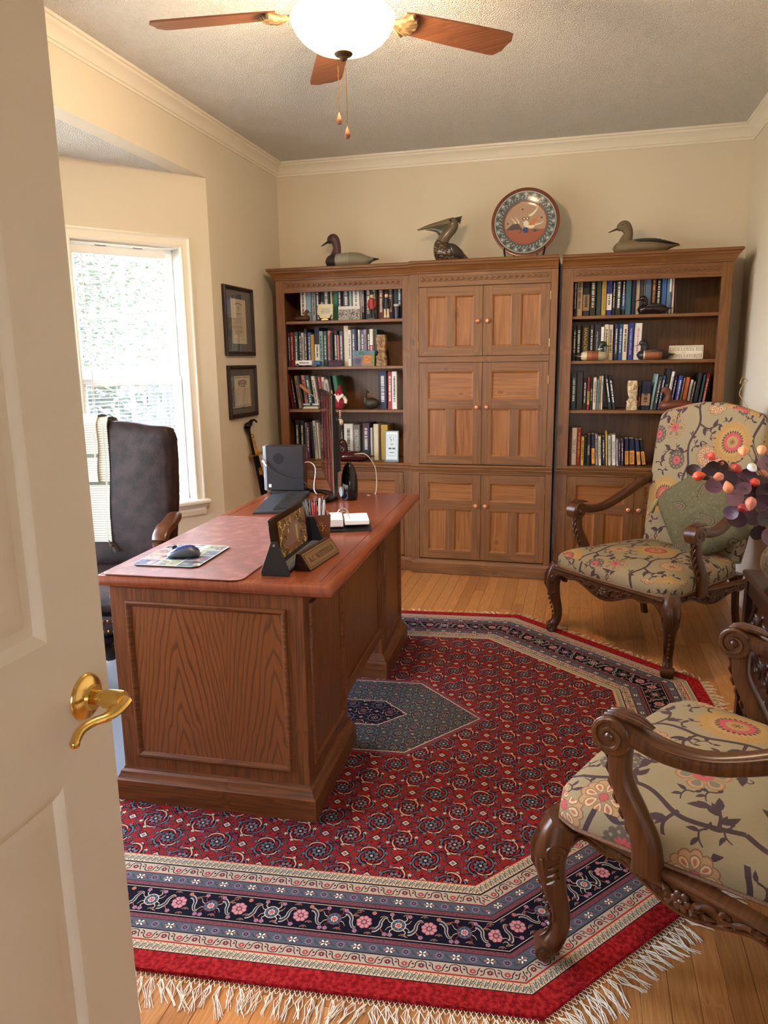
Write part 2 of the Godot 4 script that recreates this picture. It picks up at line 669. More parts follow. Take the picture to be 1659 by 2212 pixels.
func build_shell() -> void:
	var xc := XL - bay_len() * sin(BAYA)
	var zq := BZ + bay_len() * cos(BAYA)
	var zn := -1.79
	var ze := zn + bay_len() * cos(BAYA)
	var m := mb()
	wallbox(m, XL - 0.12, XR + 0.12, 0, CEIL, ZB - 0.12, ZB)
	struct("wall_back", m, M.wall)
	m = mb()
	wallbox(m, XR, XR + 0.12, 0, CEIL, ZB, ZF + 0.12)
	struct("wall_right", m, M.wall)
	m = mb()
	wallbox(m, XL - 0.1, XL, 0, CEIL, ZB, BZ)
	wallbox(m, XL - 0.1, XL, HEAD, CEIL, BZ, ze)
	wallbox(m, XL - 0.1, XL, 0, CEIL, ze, ZF)
	struct("wall_left", m, M.wall)
	m = mb()
	wallbox(m, XL - 0.1, -0.70, 0, CEIL, ZF, ZF + 0.12)
	wallbox(m, 0.18, XR, 0, CEIL, ZF, ZF + 0.12)
	wallbox(m, -0.70, 0.18, 2.07, CEIL, ZF, ZF + 0.12)
	struct("wall_front", m, M.wall)
	# bay walls, each with its opening
	for e in [["wall_bay_rear", Vector3(XL, 0, BZ), PI / 2 - BAYA, bay_len(), -0.775, -0.19, 0.05, 0.0, 0.60, 2.03], ["wall_bay_outer", Vector3(xc, 0, zq), PI / 2, zn - zq, -1.44, -0.06, 0.05, 0.05, 0.34, 2.24], ["wall_bay_front", Vector3(xc, 0, zn), PI / 2 + BAYA, bay_len(), -0.775, -0.19, 0.0, 0.05, 0.60, 2.03]]:
		m = mb(e[1], Vector3(0, e[2], 0))
		var l: float = e[3]
		wallbox(m, -l - e[6], e[4], 0, HEAD + 0.15, -0.12, 0)
		wallbox(m, e[5], e[7], 0, HEAD + 0.15, -0.12, 0)
		wallbox(m, e[4], e[5], 0, e[8], -0.12, 0)
		wallbox(m, e[4], e[5], e[9], HEAD + 0.15, -0.12, 0)
		struct(e[0], m, M.wall)
	m = mb()
	m.prism(PackedVector2Array([Vector2(XL - 0.1, -BZ + 0.02), Vector2(XL - 0.1, -ze - 0.02), Vector2(xc - 0.1, -zn), Vector2(xc - 0.1, -zq)]), HEAD, HEAD + 0.15)
	var bc := struct("ceiling_bay", m, M.ceiling)
	bc.rotation.x = -PI / 2
	m = mb()
	wallbox(m, xc - 1.0, XR + 0.7, CEIL, CEIL + 0.2, ZB - 0.6, 3.4)
	struct("ceiling", m, M.ceiling)
	# the hall behind the camera
	m = mb()
	wallbox(m, -1.5, -1.4, 0, CEIL, ZF + 0.12, 3.0)
	wallbox(m, 1.4, 1.5, 0, CEIL, ZF + 0.12, 3.0)
	wallbox(m, -1.5, -0.40, 0, CEIL, 3.0, 3.1)
	wallbox(m, 0.42, 1.5, 0, CEIL, 3.0, 3.1)
	wallbox(m, -0.40, 0.42, 2.1, CEIL, 3.0, 3.1)
	wallbox(m, -0.40, 0.42, 0, 0.9, 3.0, 3.1)
	wallbox(m, XR, 1.5, 0, CEIL, ZF, ZF + 0.12)
	struct("wall_hall", m, M.wall)
	# unseen hall window, added to brighten the door, desk and near chair
	var gd := Node3D.new()
	gd.name = "window_5"
	add_child(gd)
	tag(gd, "", "", "", "structure")
	part(gd, "leaf_frame", mb().rects(Vector3(0.01, 1.5, 3.05), 0.82, 1.2, [[0.0, -0.02], [0.0, 0.02], [0.06, 0.02], [0.06, -0.02], [0.0, -0.02]]), M.white)
	part(gd, "pane", mb().box(Vector3(0.01, 1.5, 3.05), Vector3(0.7, 1.08, 0.004)), M.glass)
	# crown moulding round the room
	m = mb()
	var lp := []
	for e in [[0.0, CEIL - 0.086], [0.006, CEIL - 0.086], [0.008, CEIL - 0.074], [0.014, CEIL - 0.072], [0.018, CEIL - 0.056], [0.03, CEIL - 0.036], [0.046, CEIL - 0.024], [0.05, CEIL - 0.014], [0.058, CEIL - 0.012], [0.06, CEIL]]:
		lp.append(PackedVector3Array([Vector3(XL + e[0], e[1], ZF - e[0]), Vector3(XR - e[0], e[1], ZF - e[0]), Vector3(XR - e[0], e[1], ZB + e[0]), Vector3(XL + e[0], e[1], ZB + e[0])]))
	m.loft(lp)
	struct("trim_1", m, M.trim, 25.0)
	# baseboards
	for e in [["baseboard_back", XL, XR, ZB, ZB + 0.014], ["baseboard_right", XR - 0.014, XR, ZB, ZF], ["baseboard_left", XL, XL + 0.014, ZB, BZ]]:
		m = mb()
		wallbox(m, e[1], e[2], 0, 0.085, e[3], e[4])
		struct(e[0], m, M.trim)
	# doorway lining and casing
	m = mb()
	for s in [-0.70, 0.16]: wallbox(m, s, s + 0.02, 0, 2.05, ZF - 0.005, ZF + 0.125)
	wallbox(m, -0.70, 0.18, 2.05, 2.07, ZF - 0.005, ZF + 0.125)
	for z in [ZF - 0.017, ZF + 0.12]:
		wallbox(m, -0.765, -0.70, 0, 2.12, z, z + 0.017)
		wallbox(m, 0.18, 0.245, 0, 2.12, z, z + 0.017)
		wallbox(m, -0.70, 0.18, 2.07, 2.135, z, z + 0.017)
	struct("trim_2", m, M.trim)
	# floor: oak strips on a subfloor
	var f := Node3D.new()
	f.name = "floor"
	add_child(f)
	tag(f, "", "", "", "structure")
	m = mb()
	wallbox(m, xc - 0.2, 1.5, -0.12, -0.0125, ZB - 0.12, 3.1)
	part(f, "subfloor", m, mat(rgb(120, 84, 54), 0.9))
	var r := RandomNumberGenerator.new()
	r.seed = 5
	var wd := 0.0635
	var x := xc + 0.02
	while x < XR - 0.001:
		var ww := minf(wd, XR - x)
		var z0 := ZB
		var z1 := 0.06
		if x + wd < XL:   # the strips in the bay end at its slanting walls
			var d: float = XL - x - wd * 0.5
			z0 = BZ + d / tan(BAYA)
			z1 = ze - d / tan(BAYA)
		var z := z0
		var l := r.randf_range(0.2, 1.1)
		while z < z1 - 0.01:
			var e := minf(z + l, z1)
			if z1 - e < 0.15: e = z1
			m = mb(Vector3(x + ww / 2, -0.006, (z + e) / 2)).box(Vector3.ZERO, Vector3(ww - 0.0009, 0.012, e - z - 0.0009), 0.0008)
			part(f, "plank", m, M["floor%d" % r.randi_range(0, 4)], "", 20.0)
			z = e
			l = r.randf_range(0.75, 1.55)
		x += wd
	m = mb()
	wallbox(m, -1.5, 1.5, -0.006, 0, 0.061, 3.0)
	struct("floor_hall", m, M.floor0)

# ---------------------------------------------------------------- windows
func build_windows() -> void:
	var xc := XL - bay_len() * sin(BAYA)
	var zq := BZ + bay_len() * cos(BAYA)
	var n := 0
	for e in [[Vector3(XL, 0, BZ), PI / 2 - BAYA, -0.775, -0.19], [Vector3(xc, 0, zq), PI / 2, -1.44, -0.78], [Vector3(xc, 0, zq), PI / 2, -0.72, -0.06], [Vector3(xc, 0, -1.79), PI / 2 + BAYA, -0.775, -0.19]]:
		n += 1
		var o := Node3D.new()
		o.name = "window_%d" % n
		add_child(o)
		o.position = e[0]
		o.rotation.y = e[1]
		tag(o, "", "", "", "structure")
		var a: float = e[2]
		var b: float = e[3]
		var y0 := 0.34 if n in [2, 3] else 0.60  # the two unseen outer windows are enlarged to let in more daylight
		var y1 := 2.24 if n in [2, 3] else 2.03
		var w := b - a
		var mid := Vector3((a + b) / 2, (y0 + y1) / 2, 0)
		if n == 3 or n == 2:
			if n == 2: part(o, "mullion", mb().box(Vector3(b + 0.03, mid.y, -0.06), Vector3(0.06, y1 - y0, 0.12)), M.trim)
		# casing: mitred, moulded
		var m := mb()
		m.rects(Vector3(mid.x, mid.y, 0), w + 0.124, y1 - y0 + 0.124, [[0.0, 0.0], [0.0, 0.017], [0.008, 0.019], [0.014, 0.015], [0.02, 0.013], [0.045, 0.011], [0.05, 0.014], [0.056, 0.012], [0.06, 0.008], [0.062, 0.0]])
		part(o, "casing", m, M.trim, "", 20.0)
		# jambs, head and the deep sill board
		m = mb()
		m.rects(mid, w, y1 - y0, [[0.0, 0.004], [0.0, -0.12]])
		part(o, "jamb", m, M.white)
		m = mb()
		m.box(Vector3(mid.x, y0 - 0.006, -0.028), Vector3(w + 0.17, 0.028, 0.15), 0.008)
		part(o, "stool", m, M.trim)
		m = mb()
		m.tiers(mid.x - w / 2 - 0.06, mid.x + w / 2 + 0.06, 0.0, 0.012, [[0.0, y0 - 0.085], [0.004, y0 - 0.07], [0.004, y0 - 0.04], [0.012, y0 - 0.02]], false)
		part(o, "apron", m, M.trim)
		# two sashes, each with a cross of muntins; the upper one sits farther out
		var ym := 1.31
		for s in [["upper_sash", ym - 0.02, y1, -0.105], ["lower_sash", y0, ym + 0.02, -0.085]]:
			var h: float = s[2] - s[1]
			var c := Vector3(mid.x, (s[1] + s[2]) / 2, s[3])
			m = mb()
			m.rects(c, w - 0.004, h, [[0.0, -0.014], [0.0, 0.014], [0.035, 0.014], [0.04, 0.008], [0.04, -0.014]])
			var sash := part(o, s[0], m, M.white)
			part(sash, "muntin", mb().box(c, Vector3(0.018, h - 0.07, 0.016), 0.003), M.white)
			part(sash, "muntin", mb().box(c + Vector3(0, 0, 0.0004), Vector3(w - 0.07, 0.018, 0.016), 0.003), M.white)
			for sx in [-1, 1]:
				for sy in [-1, 1]:
					part(sash, "pane", mb().box(c + Vector3(sx * (w - 0.07) / 4, sy * (h - 0.07) / 4, -0.002), Vector3((w - 0.07) / 2 - 0.012, (h - 0.07) / 2 - 0.012, 0.003)), M.glass)
			if s[0] == "lower_sash": part(sash, "sash_lock", mb().box(Vector3(b - 0.12, ym + 0.028, -0.08), Vector3(0.05, 0.014, 0.02), 0.004), M.white)
		if n == 1: blind(o, a + 0.006, b - 0.006, y0 + 0.01, y1 - 0.004)

func blind(o: Node3D, a: float, b: float, y0: float, y1: float) -> void:
	var t := thing("window_blind", "white horizontal mini blind lowered and open in the bay window", "blind", o.position, o.rotation.y)
	var cx := (a + b) / 2
	var w := b - a - 0.075
	cx = a + 0.004 + w / 2
	part(t, "head_rail", mb().box(Vector3(cx, y1 - 0.035, -0.042), Vector3(w + 0.012, 0.042, 0.042), 0.004), M.blind)
	part(t, "valance_clip", mb().box(Vector3(cx - 0.1, y1 - 0.013, -0.019), Vector3(0.06, 0.004, 0.004)), M.grey)
	part(t, "valance_clip", mb().box(Vector3(cx + 0.1, y1 - 0.013, -0.019), Vector3(0.05, 0.004, 0.004)), M.grey)
	var sl := mb()
	var q := []
	for k in 5:
		var u := (k / 4.0 - 0.5) * 0.024
		q.append(Vector2(u, 0.0016 - u * u * 12.0))
	for k in 4:
		var p0: Vector2 = q[k]
		var p1: Vector2 = q[k + 1]
		sl.quad(Vector3(-w / 2, p0.y, p0.x), Vector3(w / 2, p0.y, p0.x), Vector3(w / 2, p1.y, p1.x), Vector3(-w / 2, p1.y, p1.x))
		sl.quad(Vector3(-w / 2, p1.y - 0.0004, p1.x), Vector3(w / 2, p1.y - 0.0004, p1.x), Vector3(w / 2, p0.y - 0.0004, p0.x), Vector3(-w / 2, p0.y - 0.0004, p0.x))
	var me := sl.done()
	var y := y1 - 0.075
	while y > y0 + 0.035:
		var s := part(t, "slat", me, M.blind)
		s.position = Vector3(cx, y, -0.042)
		s.rotation.x = 0.10
		y -= 0.0208
	part(t, "bottom_rail", mb().box(Vector3(cx, y0 + 0.018, -0.042), Vector3(w, 0.016, 0.026), 0.004), M.blind)
	for x in [cx - w * 0.4, cx - w * 0.12, cx + w * 0.17, cx + w * 0.4]:
		for z in [-0.055, -0.029]: part(t, "ladder_cord", mb().tube([Vector3(x, y0 + 0.02, z), Vector3(x, y1 - 0.05, z)], [0.0008], 4), M.blind)
	part(t, "tilt_wand", mb().tube([Vector3(a + 0.05, 1.15, -0.016), Vector3(a + 0.05, y1 - 0.05, -0.02)], [0.003], 6), M.blind)

# ---------------------------------------------------------------- the yard behind the glass
func build_outside() -> void:
	var lawn := tri_tex(mat(Color.WHITE, 0.95), ntex(0.05, [rgb(96, 84, 60), rgb(138, 124, 96), rgb(166, 150, 122)], [0.2, 0.5, 0.85], 4), Vector3(0.8, 0.8, 0.8), true)
	var m := mb()
	wallbox(m, -30.0, 12.0, -0.65, -0.45, -30.0, 20.0)
	struct("ground_yard", m, lawn)
	var up := Vector3(-0.538, 0, -0.842)
	var side := Vector3(0.842, 0, -0.538)
	var o := Vector3(-2.35, -0.45, -3.68)
	# grey board fence with one newer, pale stretch
	var tones := [rgb(66, 66, 64), rgb(74, 72, 70), rgb(60, 62, 62)]
	var fm := []
	for c in tones: fm.append(tri_tex(mat(c, 0.9), ntex(0.03, [Color(0.8, 0.8, 0.8), Color.WHITE], [0.2, 0.8], 9), Vector3(3, 0.3, 3)))
	var pale := tri_tex(mat(rgb(108, 92, 68), 0.9), ntex(0.03, [Color(0.85, 0.85, 0.85), Color.WHITE], [0.2, 0.8], 9), Vector3(3, 0.3, 3))
	var f := thing("board_fence", "weathered grey board fence beyond the window", "fence", o + up * 4.6, atan2(-side.z, side.x))
	var pb := mb().box(Vector3(0, 0.9, 0), Vector3(0.135, 1.8, 0.02), 0.004).done()
	for i in 44:
		var b := part(f, "board", pb, pale if i in [19, 20] else fm[i % 3])
		b.position = Vector3(-3.3 + i * 0.15, 0.0, 0.0)
	for y in [0.35, 1.45]: part(f, "rail", mb().box(Vector3(0, y, -0.05), Vector3(6.6, 0.09, 0.04)), fm[0])
	# trees and shrubs: trunk, boughs, leaves
	var bark := tri_tex(mat(Color.WHITE, 0.95), ntex(0.06, [rgb(70, 58, 48), rgb(120, 104, 88)], [0.3, 0.7], 14), Vector3(3, 0.8, 3))
	var greens := []
	for c in [rgb(36, 46, 30), rgb(42, 54, 34), rgb(52, 58, 44)]:
		var g := mat(c, 0.6)
		g.backlight_enabled = true
		g.backlight = Color(0.12, 0.15, 0.09)
		greens.append(g)
	var defs := [["evergreen_shrub", "dense green shrub in front of the board fence", -0.55, 3.0, 1.75, 0.8, 4200, 0], ["evergreen_tree", "green tree standing behind the board fence", -1.3, 8.0, 4.9, 2.1, 15000, 1], ["bare_tree", "thin leaved tree with bare forking boughs above the fence", 1.2, 13.0, 6.6, 2.6, 9000, 2], ["evergreen_shrub", "low clipped shrub right under the bay window", -1.9, 1.6, 0.9, 0.6, 1200, 0]]
	for d in defs:
		var pos: Vector3 = o + up * d[3] + side * d[2]
		var t := thing(d[0], d[1], "tree" if "tree" in d[0] else "shrub", pos)
		var r := RandomNumberGenerator.new()
		r.seed = int(d[6])
		var h: float = d[4]
		var w: float = d[5]
		var tk := mb()
		tk.tube([Vector3(0, 0, 0), Vector3(0.03, h * 0.4, 0.02), Vector3(-0.02, h * 0.8, 0)], [0.02 + h * 0.022, 0.014 + h * 0.014, 0.01], 8)
		part(t, "trunk", tk, bark)
		var lf := mb()
		for b in 16:
			var a := r.randf() * TAU
			var y0 := h * r.randf_range(0.25, 0.7)
			var e := Vector3(cos(a) * w * r.randf_range(0.5, 0.95), y0 + h * r.randf_range(0.1, 0.3), sin(a) * w * r.randf_range(0.5, 0.95))
			var mid := Vector3(e.x * 0.4, (y0 + e.y) / 2 - 0.03, e.z * 0.4)
			part(t, "bough", mb().tube([Vector3(0, y0, 0), mid, e], [0.008 + h * 0.004, 0.006 + h * 0.002, 0.004], 5), bark)
		for k in int(d[6]):
			var q := Vector3(clampf(r.randfn(0, 0.42), -0.95, 0.95), clampf(r.randfn(0, 0.30), -0.45, 0.36), clampf(r.randfn(0, 0.42), -0.95, 0.95))
			var c := Vector3(q.x * w, h * 0.62 + q.y * h, q.z * w)
			if c.y < 0.03: continue
			var n := Vector3(r.randf() - 0.5, r.randf() - 0.2, r.randf() - 0.5).normalized()
			var u := n.cross(Vector3(0.3, 1, 0.2)).normalized() * r.randf_range(0.03, 0.06)
			var v := n.cross(u).normalized() * r.randf_range(0.018, 0.035)
			lf.quad(c - u, c - v, c + u, c + v)
		tag(part(t, "leaves", lf, greens[d[7]], "", 0.0), "", "", "", "stuff")

# ---------------------------------------------------------------- the open door
func build_door() -> void:
	var d := Node3D.new()
	d.name = "door_1"
	add_child(d)
	tag(d, "", "", "", "structure")
	# local x runs from hinge to free edge, face towards +z
	d.position = Vector3(-0.668, 0, -0.062)
	d.rotation.y = PI / 2
	var w := 0.815
	var core := mb().box(Vector3(w / 2, 1.02, 0), Vector3(w - 0.01, 2.0, 0.02))
	part(d, "core", core, M.door)
	var m := mb()
	var th := 0.035
	var st := 0.115
	var xs := [0.0, st, w / 2 - 0.05, w / 2 + 0.05, w - st, w]
	var ys := [0.012, 0.23, 0.845, 1.05, 1.64, 1.745, 1.93, 2.035]
	for e in [[xs[0], xs[1]], [xs[4], xs[5]]]: m.box(Vector3((e[0] + e[1]) / 2, (ys[0] + ys[7]) / 2, 0), Vector3(e[1] - e[0], ys[7] - ys[0], th))
	m.box(Vector3(w / 2, (ys[0] + ys[7]) / 2, 0), Vector3(0.1, ys[7] - ys[0], th))
	for e in [[0, 1], [2, 3], [4, 5], [6, 7]]:
		m.box(Vector3((xs[1] + xs[4]) / 2, (ys[e[0]] + ys[e[1]]) / 2, 0), Vector3(xs[4] - xs[1], ys[e[1]] - ys[e[0]], th))
	part(d, "frame", m, M.door)
	for e in [[1, 2], [3, 4], [5, 6]]:
		for s in [[1, 2], [3, 4]]:
			var cx: float = (xs[s[0]] + xs[s[1]]) / 2
			var cy: float = (ys[e[0]] + ys[e[1]]) / 2
			var pw: float = xs[s[1]] - xs[s[0]]
			var ph: float = ys[e[1]] - ys[e[0]]
			m = mb()
			for f in [1.0, -1.0]:
				m.x = Transform3D(Basis.from_euler(Vector3(0, 0 if f > 0 else PI, 0)), Vector3(cx, cy, 0))
				m.rects(Vector3.ZERO, pw, ph, [[0.0, th / 2], [0.006, th / 2 - 0.002], [0.012, th / 2 - 0.006], [0.016, th / 2 - 0.0085], [0.026, th / 2 - 0.0085], [0.05, th / 2 - 0.002]], true)
			part(d, "panel", m, M.door, "", 22.0)
	# lever set on the room side
	var hx := 0.763
	var hy := 0.947
	m = mb(Vector3(hx, hy, th / 2), Vector3(PI / 2, 0, 0))
	m.lathe([Vector2(0.0, 0.016), Vector2(0.017, 0.016), Vector2(0.0185, 0.011), Vector2(0.024, 0.009), Vector2(0.0285, 0.0065), Vector2(0.031, 0.005), Vector2(0.033, 0.0015), Vector2(0.033, 0.0)], 32)
	var rose := part(d, "rosette", m, M.brass)
	m = mb(Vector3(hx, hy, th / 2))
	m.tube([Vector3(0, 0, 0.01), Vector3(0, 0, 0.028), Vector3(0, 0, 0.032), Vector3(0, 0, 0.05), Vector3(0, 0, 0.06)], [0.0105, 0.0105, 0.0135, 0.0145, 0.0135], 20)
	# the arm: from the barrel it sweeps towards the hinge and curls down
	var path := spline([Vector3(0.006, -0.002, 0.056), Vector3(-0.010, -0.006, 0.057), Vector3(-0.030, -0.010, 0.054), Vector3(-0.052, -0.007, 0.049), Vector3(-0.074, -0.008, 0.046), Vector3(-0.088, -0.018, 0.046)], 5)
	var rad := spline([Vector2(0.0085, 0.013), Vector2(0.0075, 0.012), Vector2(0.006, 0.0085), Vector2(0.0055, 0.0075), Vector2(0.006, 0.0068), Vector2(0.0058, 0.0062)], 5)
	m.tube(path, rad, 12, Vector3(0, 0, 1))
	m.ball(Vector3(-0.088, -0.019, 0.046), Vector3(0.0072, 0.0068, 0.0068))
	part(d, "lever", m, M.brass)
	m = mb()
	m.box(Vector3(w, hy, 0), Vector3(0.003, 0.055, 0.024), 0.001)
	part(d, "latch_plate", m, M.brass)
	for y in [0.25, 1.05, 1.82]: part(d, "hinge", mb(Vector3(0.0, y, -0.018)).lathe([Vector2(0.006, 0.045), Vector2(0.006, -0.045)], 10), M.brass)

# ---------------------------------------------------------------- the octagonal rug
func herati(ground: Color, dark: Color, blue: Color, lilac: Color, cream: Color, edge: Color, sd: int) -> Pen:
	var p := Pen.new(512, 512, ground)
	var r := RandomNumberGenerator.new()
	r.seed = sd
	var shade := ground.lerp(dark, 0.45)
	# patches of darker dye and small stems fill the ground
	for k in 460:
		var a := Vector2(r.randf() * 512, r.randf() * 512)
		var q := [a]
		for j in 3: q.append(q[-1] + Vector2(r.randf_range(-13, 13), r.randf_range(-13, 13)))
		p.line(q, r.randf_range(2.4, 5.5), shade if k % 2 else dark)
	for gy in 2:
		for gx in 2:
			for half in 2:
				var o := Vector2(gx * 256 + half * 128, gy * 256 + half * 128)
				# lattice of angular stems
				for s in [Vector2(1, 1), Vector2(1, -1), Vector2(-1, 1), Vector2(-1, -1)]:
					p.line([o + Vector2(20, 4) * s, o + Vector2(44, 30) * s, o + Vector2(40, 42) * s, o + Vector2(64, 64) * s], 7.5, dark)
					p.line([o + Vector2(22, 5) * s, o + Vector2(45, 30) * s, o + Vector2(41, 42) * s, o + Vector2(64, 64) * s], 3.0, blue)
					p.line([o + Vector2(64, 64) * s, o + Vector2(86, 58) * s, o + Vector2(92, 74) * s], 5.0, dark)
					p.line([o + Vector2(26, 58) * s, o + Vector2(14, 76) * s, o + Vector2(24, 92) * s], 4.4, dark)
				# curling leaves round each rosette
				for k in 4:
					var b := Transform2D(k * PI / 2 + PI / 4 * half, o + Vector2(128, 0))
					var lf := []
					for e in [Vector2(-54, -26), Vector2(-44, -48), Vector2(-16, -58), Vector2(12, -50), Vector2(26, -32)]: lf.append(b * e)
					var cl := p.curl(lf, 4)
					p.line(cl, 23.0, dark, 13.0)
					p.line(cl, 13.0, edge if k % 2 == 0 else blue, 5.0)
					var inner := []
					for e in [Vector2(-50, -26), Vector2(-40, -42), Vector2(-15, -51), Vector2(9, -44)]: inner.append(b * e)
					p.line(p.curl(inner, 4), 9.0, dark, 3.0)
				# rosettes
				var q := o + Vector2(128, 0)
				p.flower(q, 10, 6, 40, 11, dark, 0.2)
				p.disc(q, 33, dark, 29)
				p.flower(q, 8, 4, 35, 8.5, blue if half == 0 else lilac, 0.2)
				p.flower(q, 8, 3, 20, 4.5, dark, 0.6)
				p.disc(q, 7, cream)
				# square flower where the stems meet
				p.poly(PackedVector2Array([o + Vector2(0, -27), o + Vector2(27, 0), o + Vector2(0, 27), o + Vector2(-27, 0)]), dark)
				p.poly(PackedVector2Array([o + Vector2(0, -20), o + Vector2(20, 0), o + Vector2(0, 20), o + Vector2(-20, 0)]), cream)
				p.poly(PackedVector2Array([o + Vector2(0, -10), o + Vector2(10, 0), o + Vector2(0, 10), o + Vector2(-10, 0)]), lilac)
				# sprigs between
				for k in 8:
					var a := TAU * k / 8 + 0.4
					var s := o + Vector2(66, 0).rotated(a)
					p.line([s, s + Vector2(15, 8).rotated(a)], 4.6, dark)
					p.disc(s, 11.5, dark)
					p.flower(s, 5, 0, 11, 3.8, [blue, cream, lilac, blue][(k + half) % 4], a)
	p.weave(0.24, sd)
	return p

func rug_main_band() -> Pen:
	var navy := rgb(20, 20, 34)
	var cream := rgb(206, 188, 164)
	var pink := rgb(166, 80, 88)
	var blue := rgb(88, 100, 116)
	var p := Pen.new(768, 220, navy)
	p.rect(0, 12, 768, 4, cream)
	p.rect(0, 204, 768, 4, cream)
	for k in 2:
		var o := k * 384.0
		var fl := 1.0 if k == 0 else -1.0
		# palmette with claws
		var c := Vector2(o + 60, 110)
		for s in [Vector2(1, 1), Vector2(-1, 1), Vector2(1, -1), Vector2(-1, -1)]:
			p.line(p.curl([c + Vector2(24, 24) * s, c + Vector2(46, 46) * s, c + Vector2(40, 70) * s, c + Vector2(62, 78) * s]), 6, cream if k == 0 else rgb(120, 46, 40), 3)
			p.line(p.curl([c + Vector2(34, 10) * s, c + Vector2(58, 20) * s, c + Vector2(72, 44) * s]), 5, cream, 2)
		p.disc(c, 45, rgb(96, 40, 44) if k else cream)
		p.disc(c, 40, blue)
		p.flower(c, 8, 14, 38, 8, rgb(52, 70, 92), 0.3)
		p.disc(c, 21, cream)
		p.flower(c, 6, 2, 18, 5, pink)
		# two big leaves
		for e in [Vector2(154, 1.0), Vector2(330, -1.0)]:
			var q := Vector2(o + e.x, 110)
			var sg: float = e.y * fl
			var lf := p.curl([q + Vector2(-34, 52 * sg), q + Vector2(-16, 48 * sg), q + Vector2(6, 20 * sg), q + Vector2(10, -14 * sg), q + Vector2(26, -46 * sg), q + Vector2(44, -44 * sg)])
			p.line(lf, 30, cream, 12)
			p.line(lf, 20, blue, 7)
			p.line(lf, 8, rgb(28, 30, 48), 3)
			p.line(p.curl([q + Vector2(8, 30 * sg), q + Vector2(30, 60 * sg), q + Vector2(58, 66 * sg)]), 5, rgb(160, 86, 60))
		# pink double flower
		var g := Vector2(o + 240, 110)
		p.flower(g, 8, 12, 48, 16, pink, 0.2)
		p.flower(g, 8, 18, 44, 11, rgb(178, 140, 146), 0.2)
		p.disc(g, 17, rgb(96, 34, 44))
		p.flower(g, 6, 2, 13, 4, rgb(178, 140, 146))
		for e in [Vector2(92, 176), Vector2(102, 34), Vector2(206, 30), Vector2(276, 186), Vector2(300, 150), Vector2(186, 70), Vector2(350, 60)]:
			p.line(p.curl([Vector2(o + e.x - 22, e.y + 6), Vector2(o + e.x, e.y - 8), Vector2(o + e.x + 20, e.y + 4)]), 5, rgb(150, 132, 112), 3)
			p.disc(Vector2(o + e.x, e.y), 9, rgb(120, 76, 64))
		for e in [Vector2(120, 40), Vector2(196, 180), Vector2(290, 38), Vector2(372, 182), Vector2(20, 182), Vector2(12, 36)]:
			var s := Vector2(o + e.x, e.y)
			p.disc(s, 15, rgb(116, 52, 52))
			p.flower(s, 5, 2, 14, 5, rgb(176, 120, 96) if int(e.x) % 4 else rgb(150, 122, 150))
	p.weave(0.2, 3)
	return p

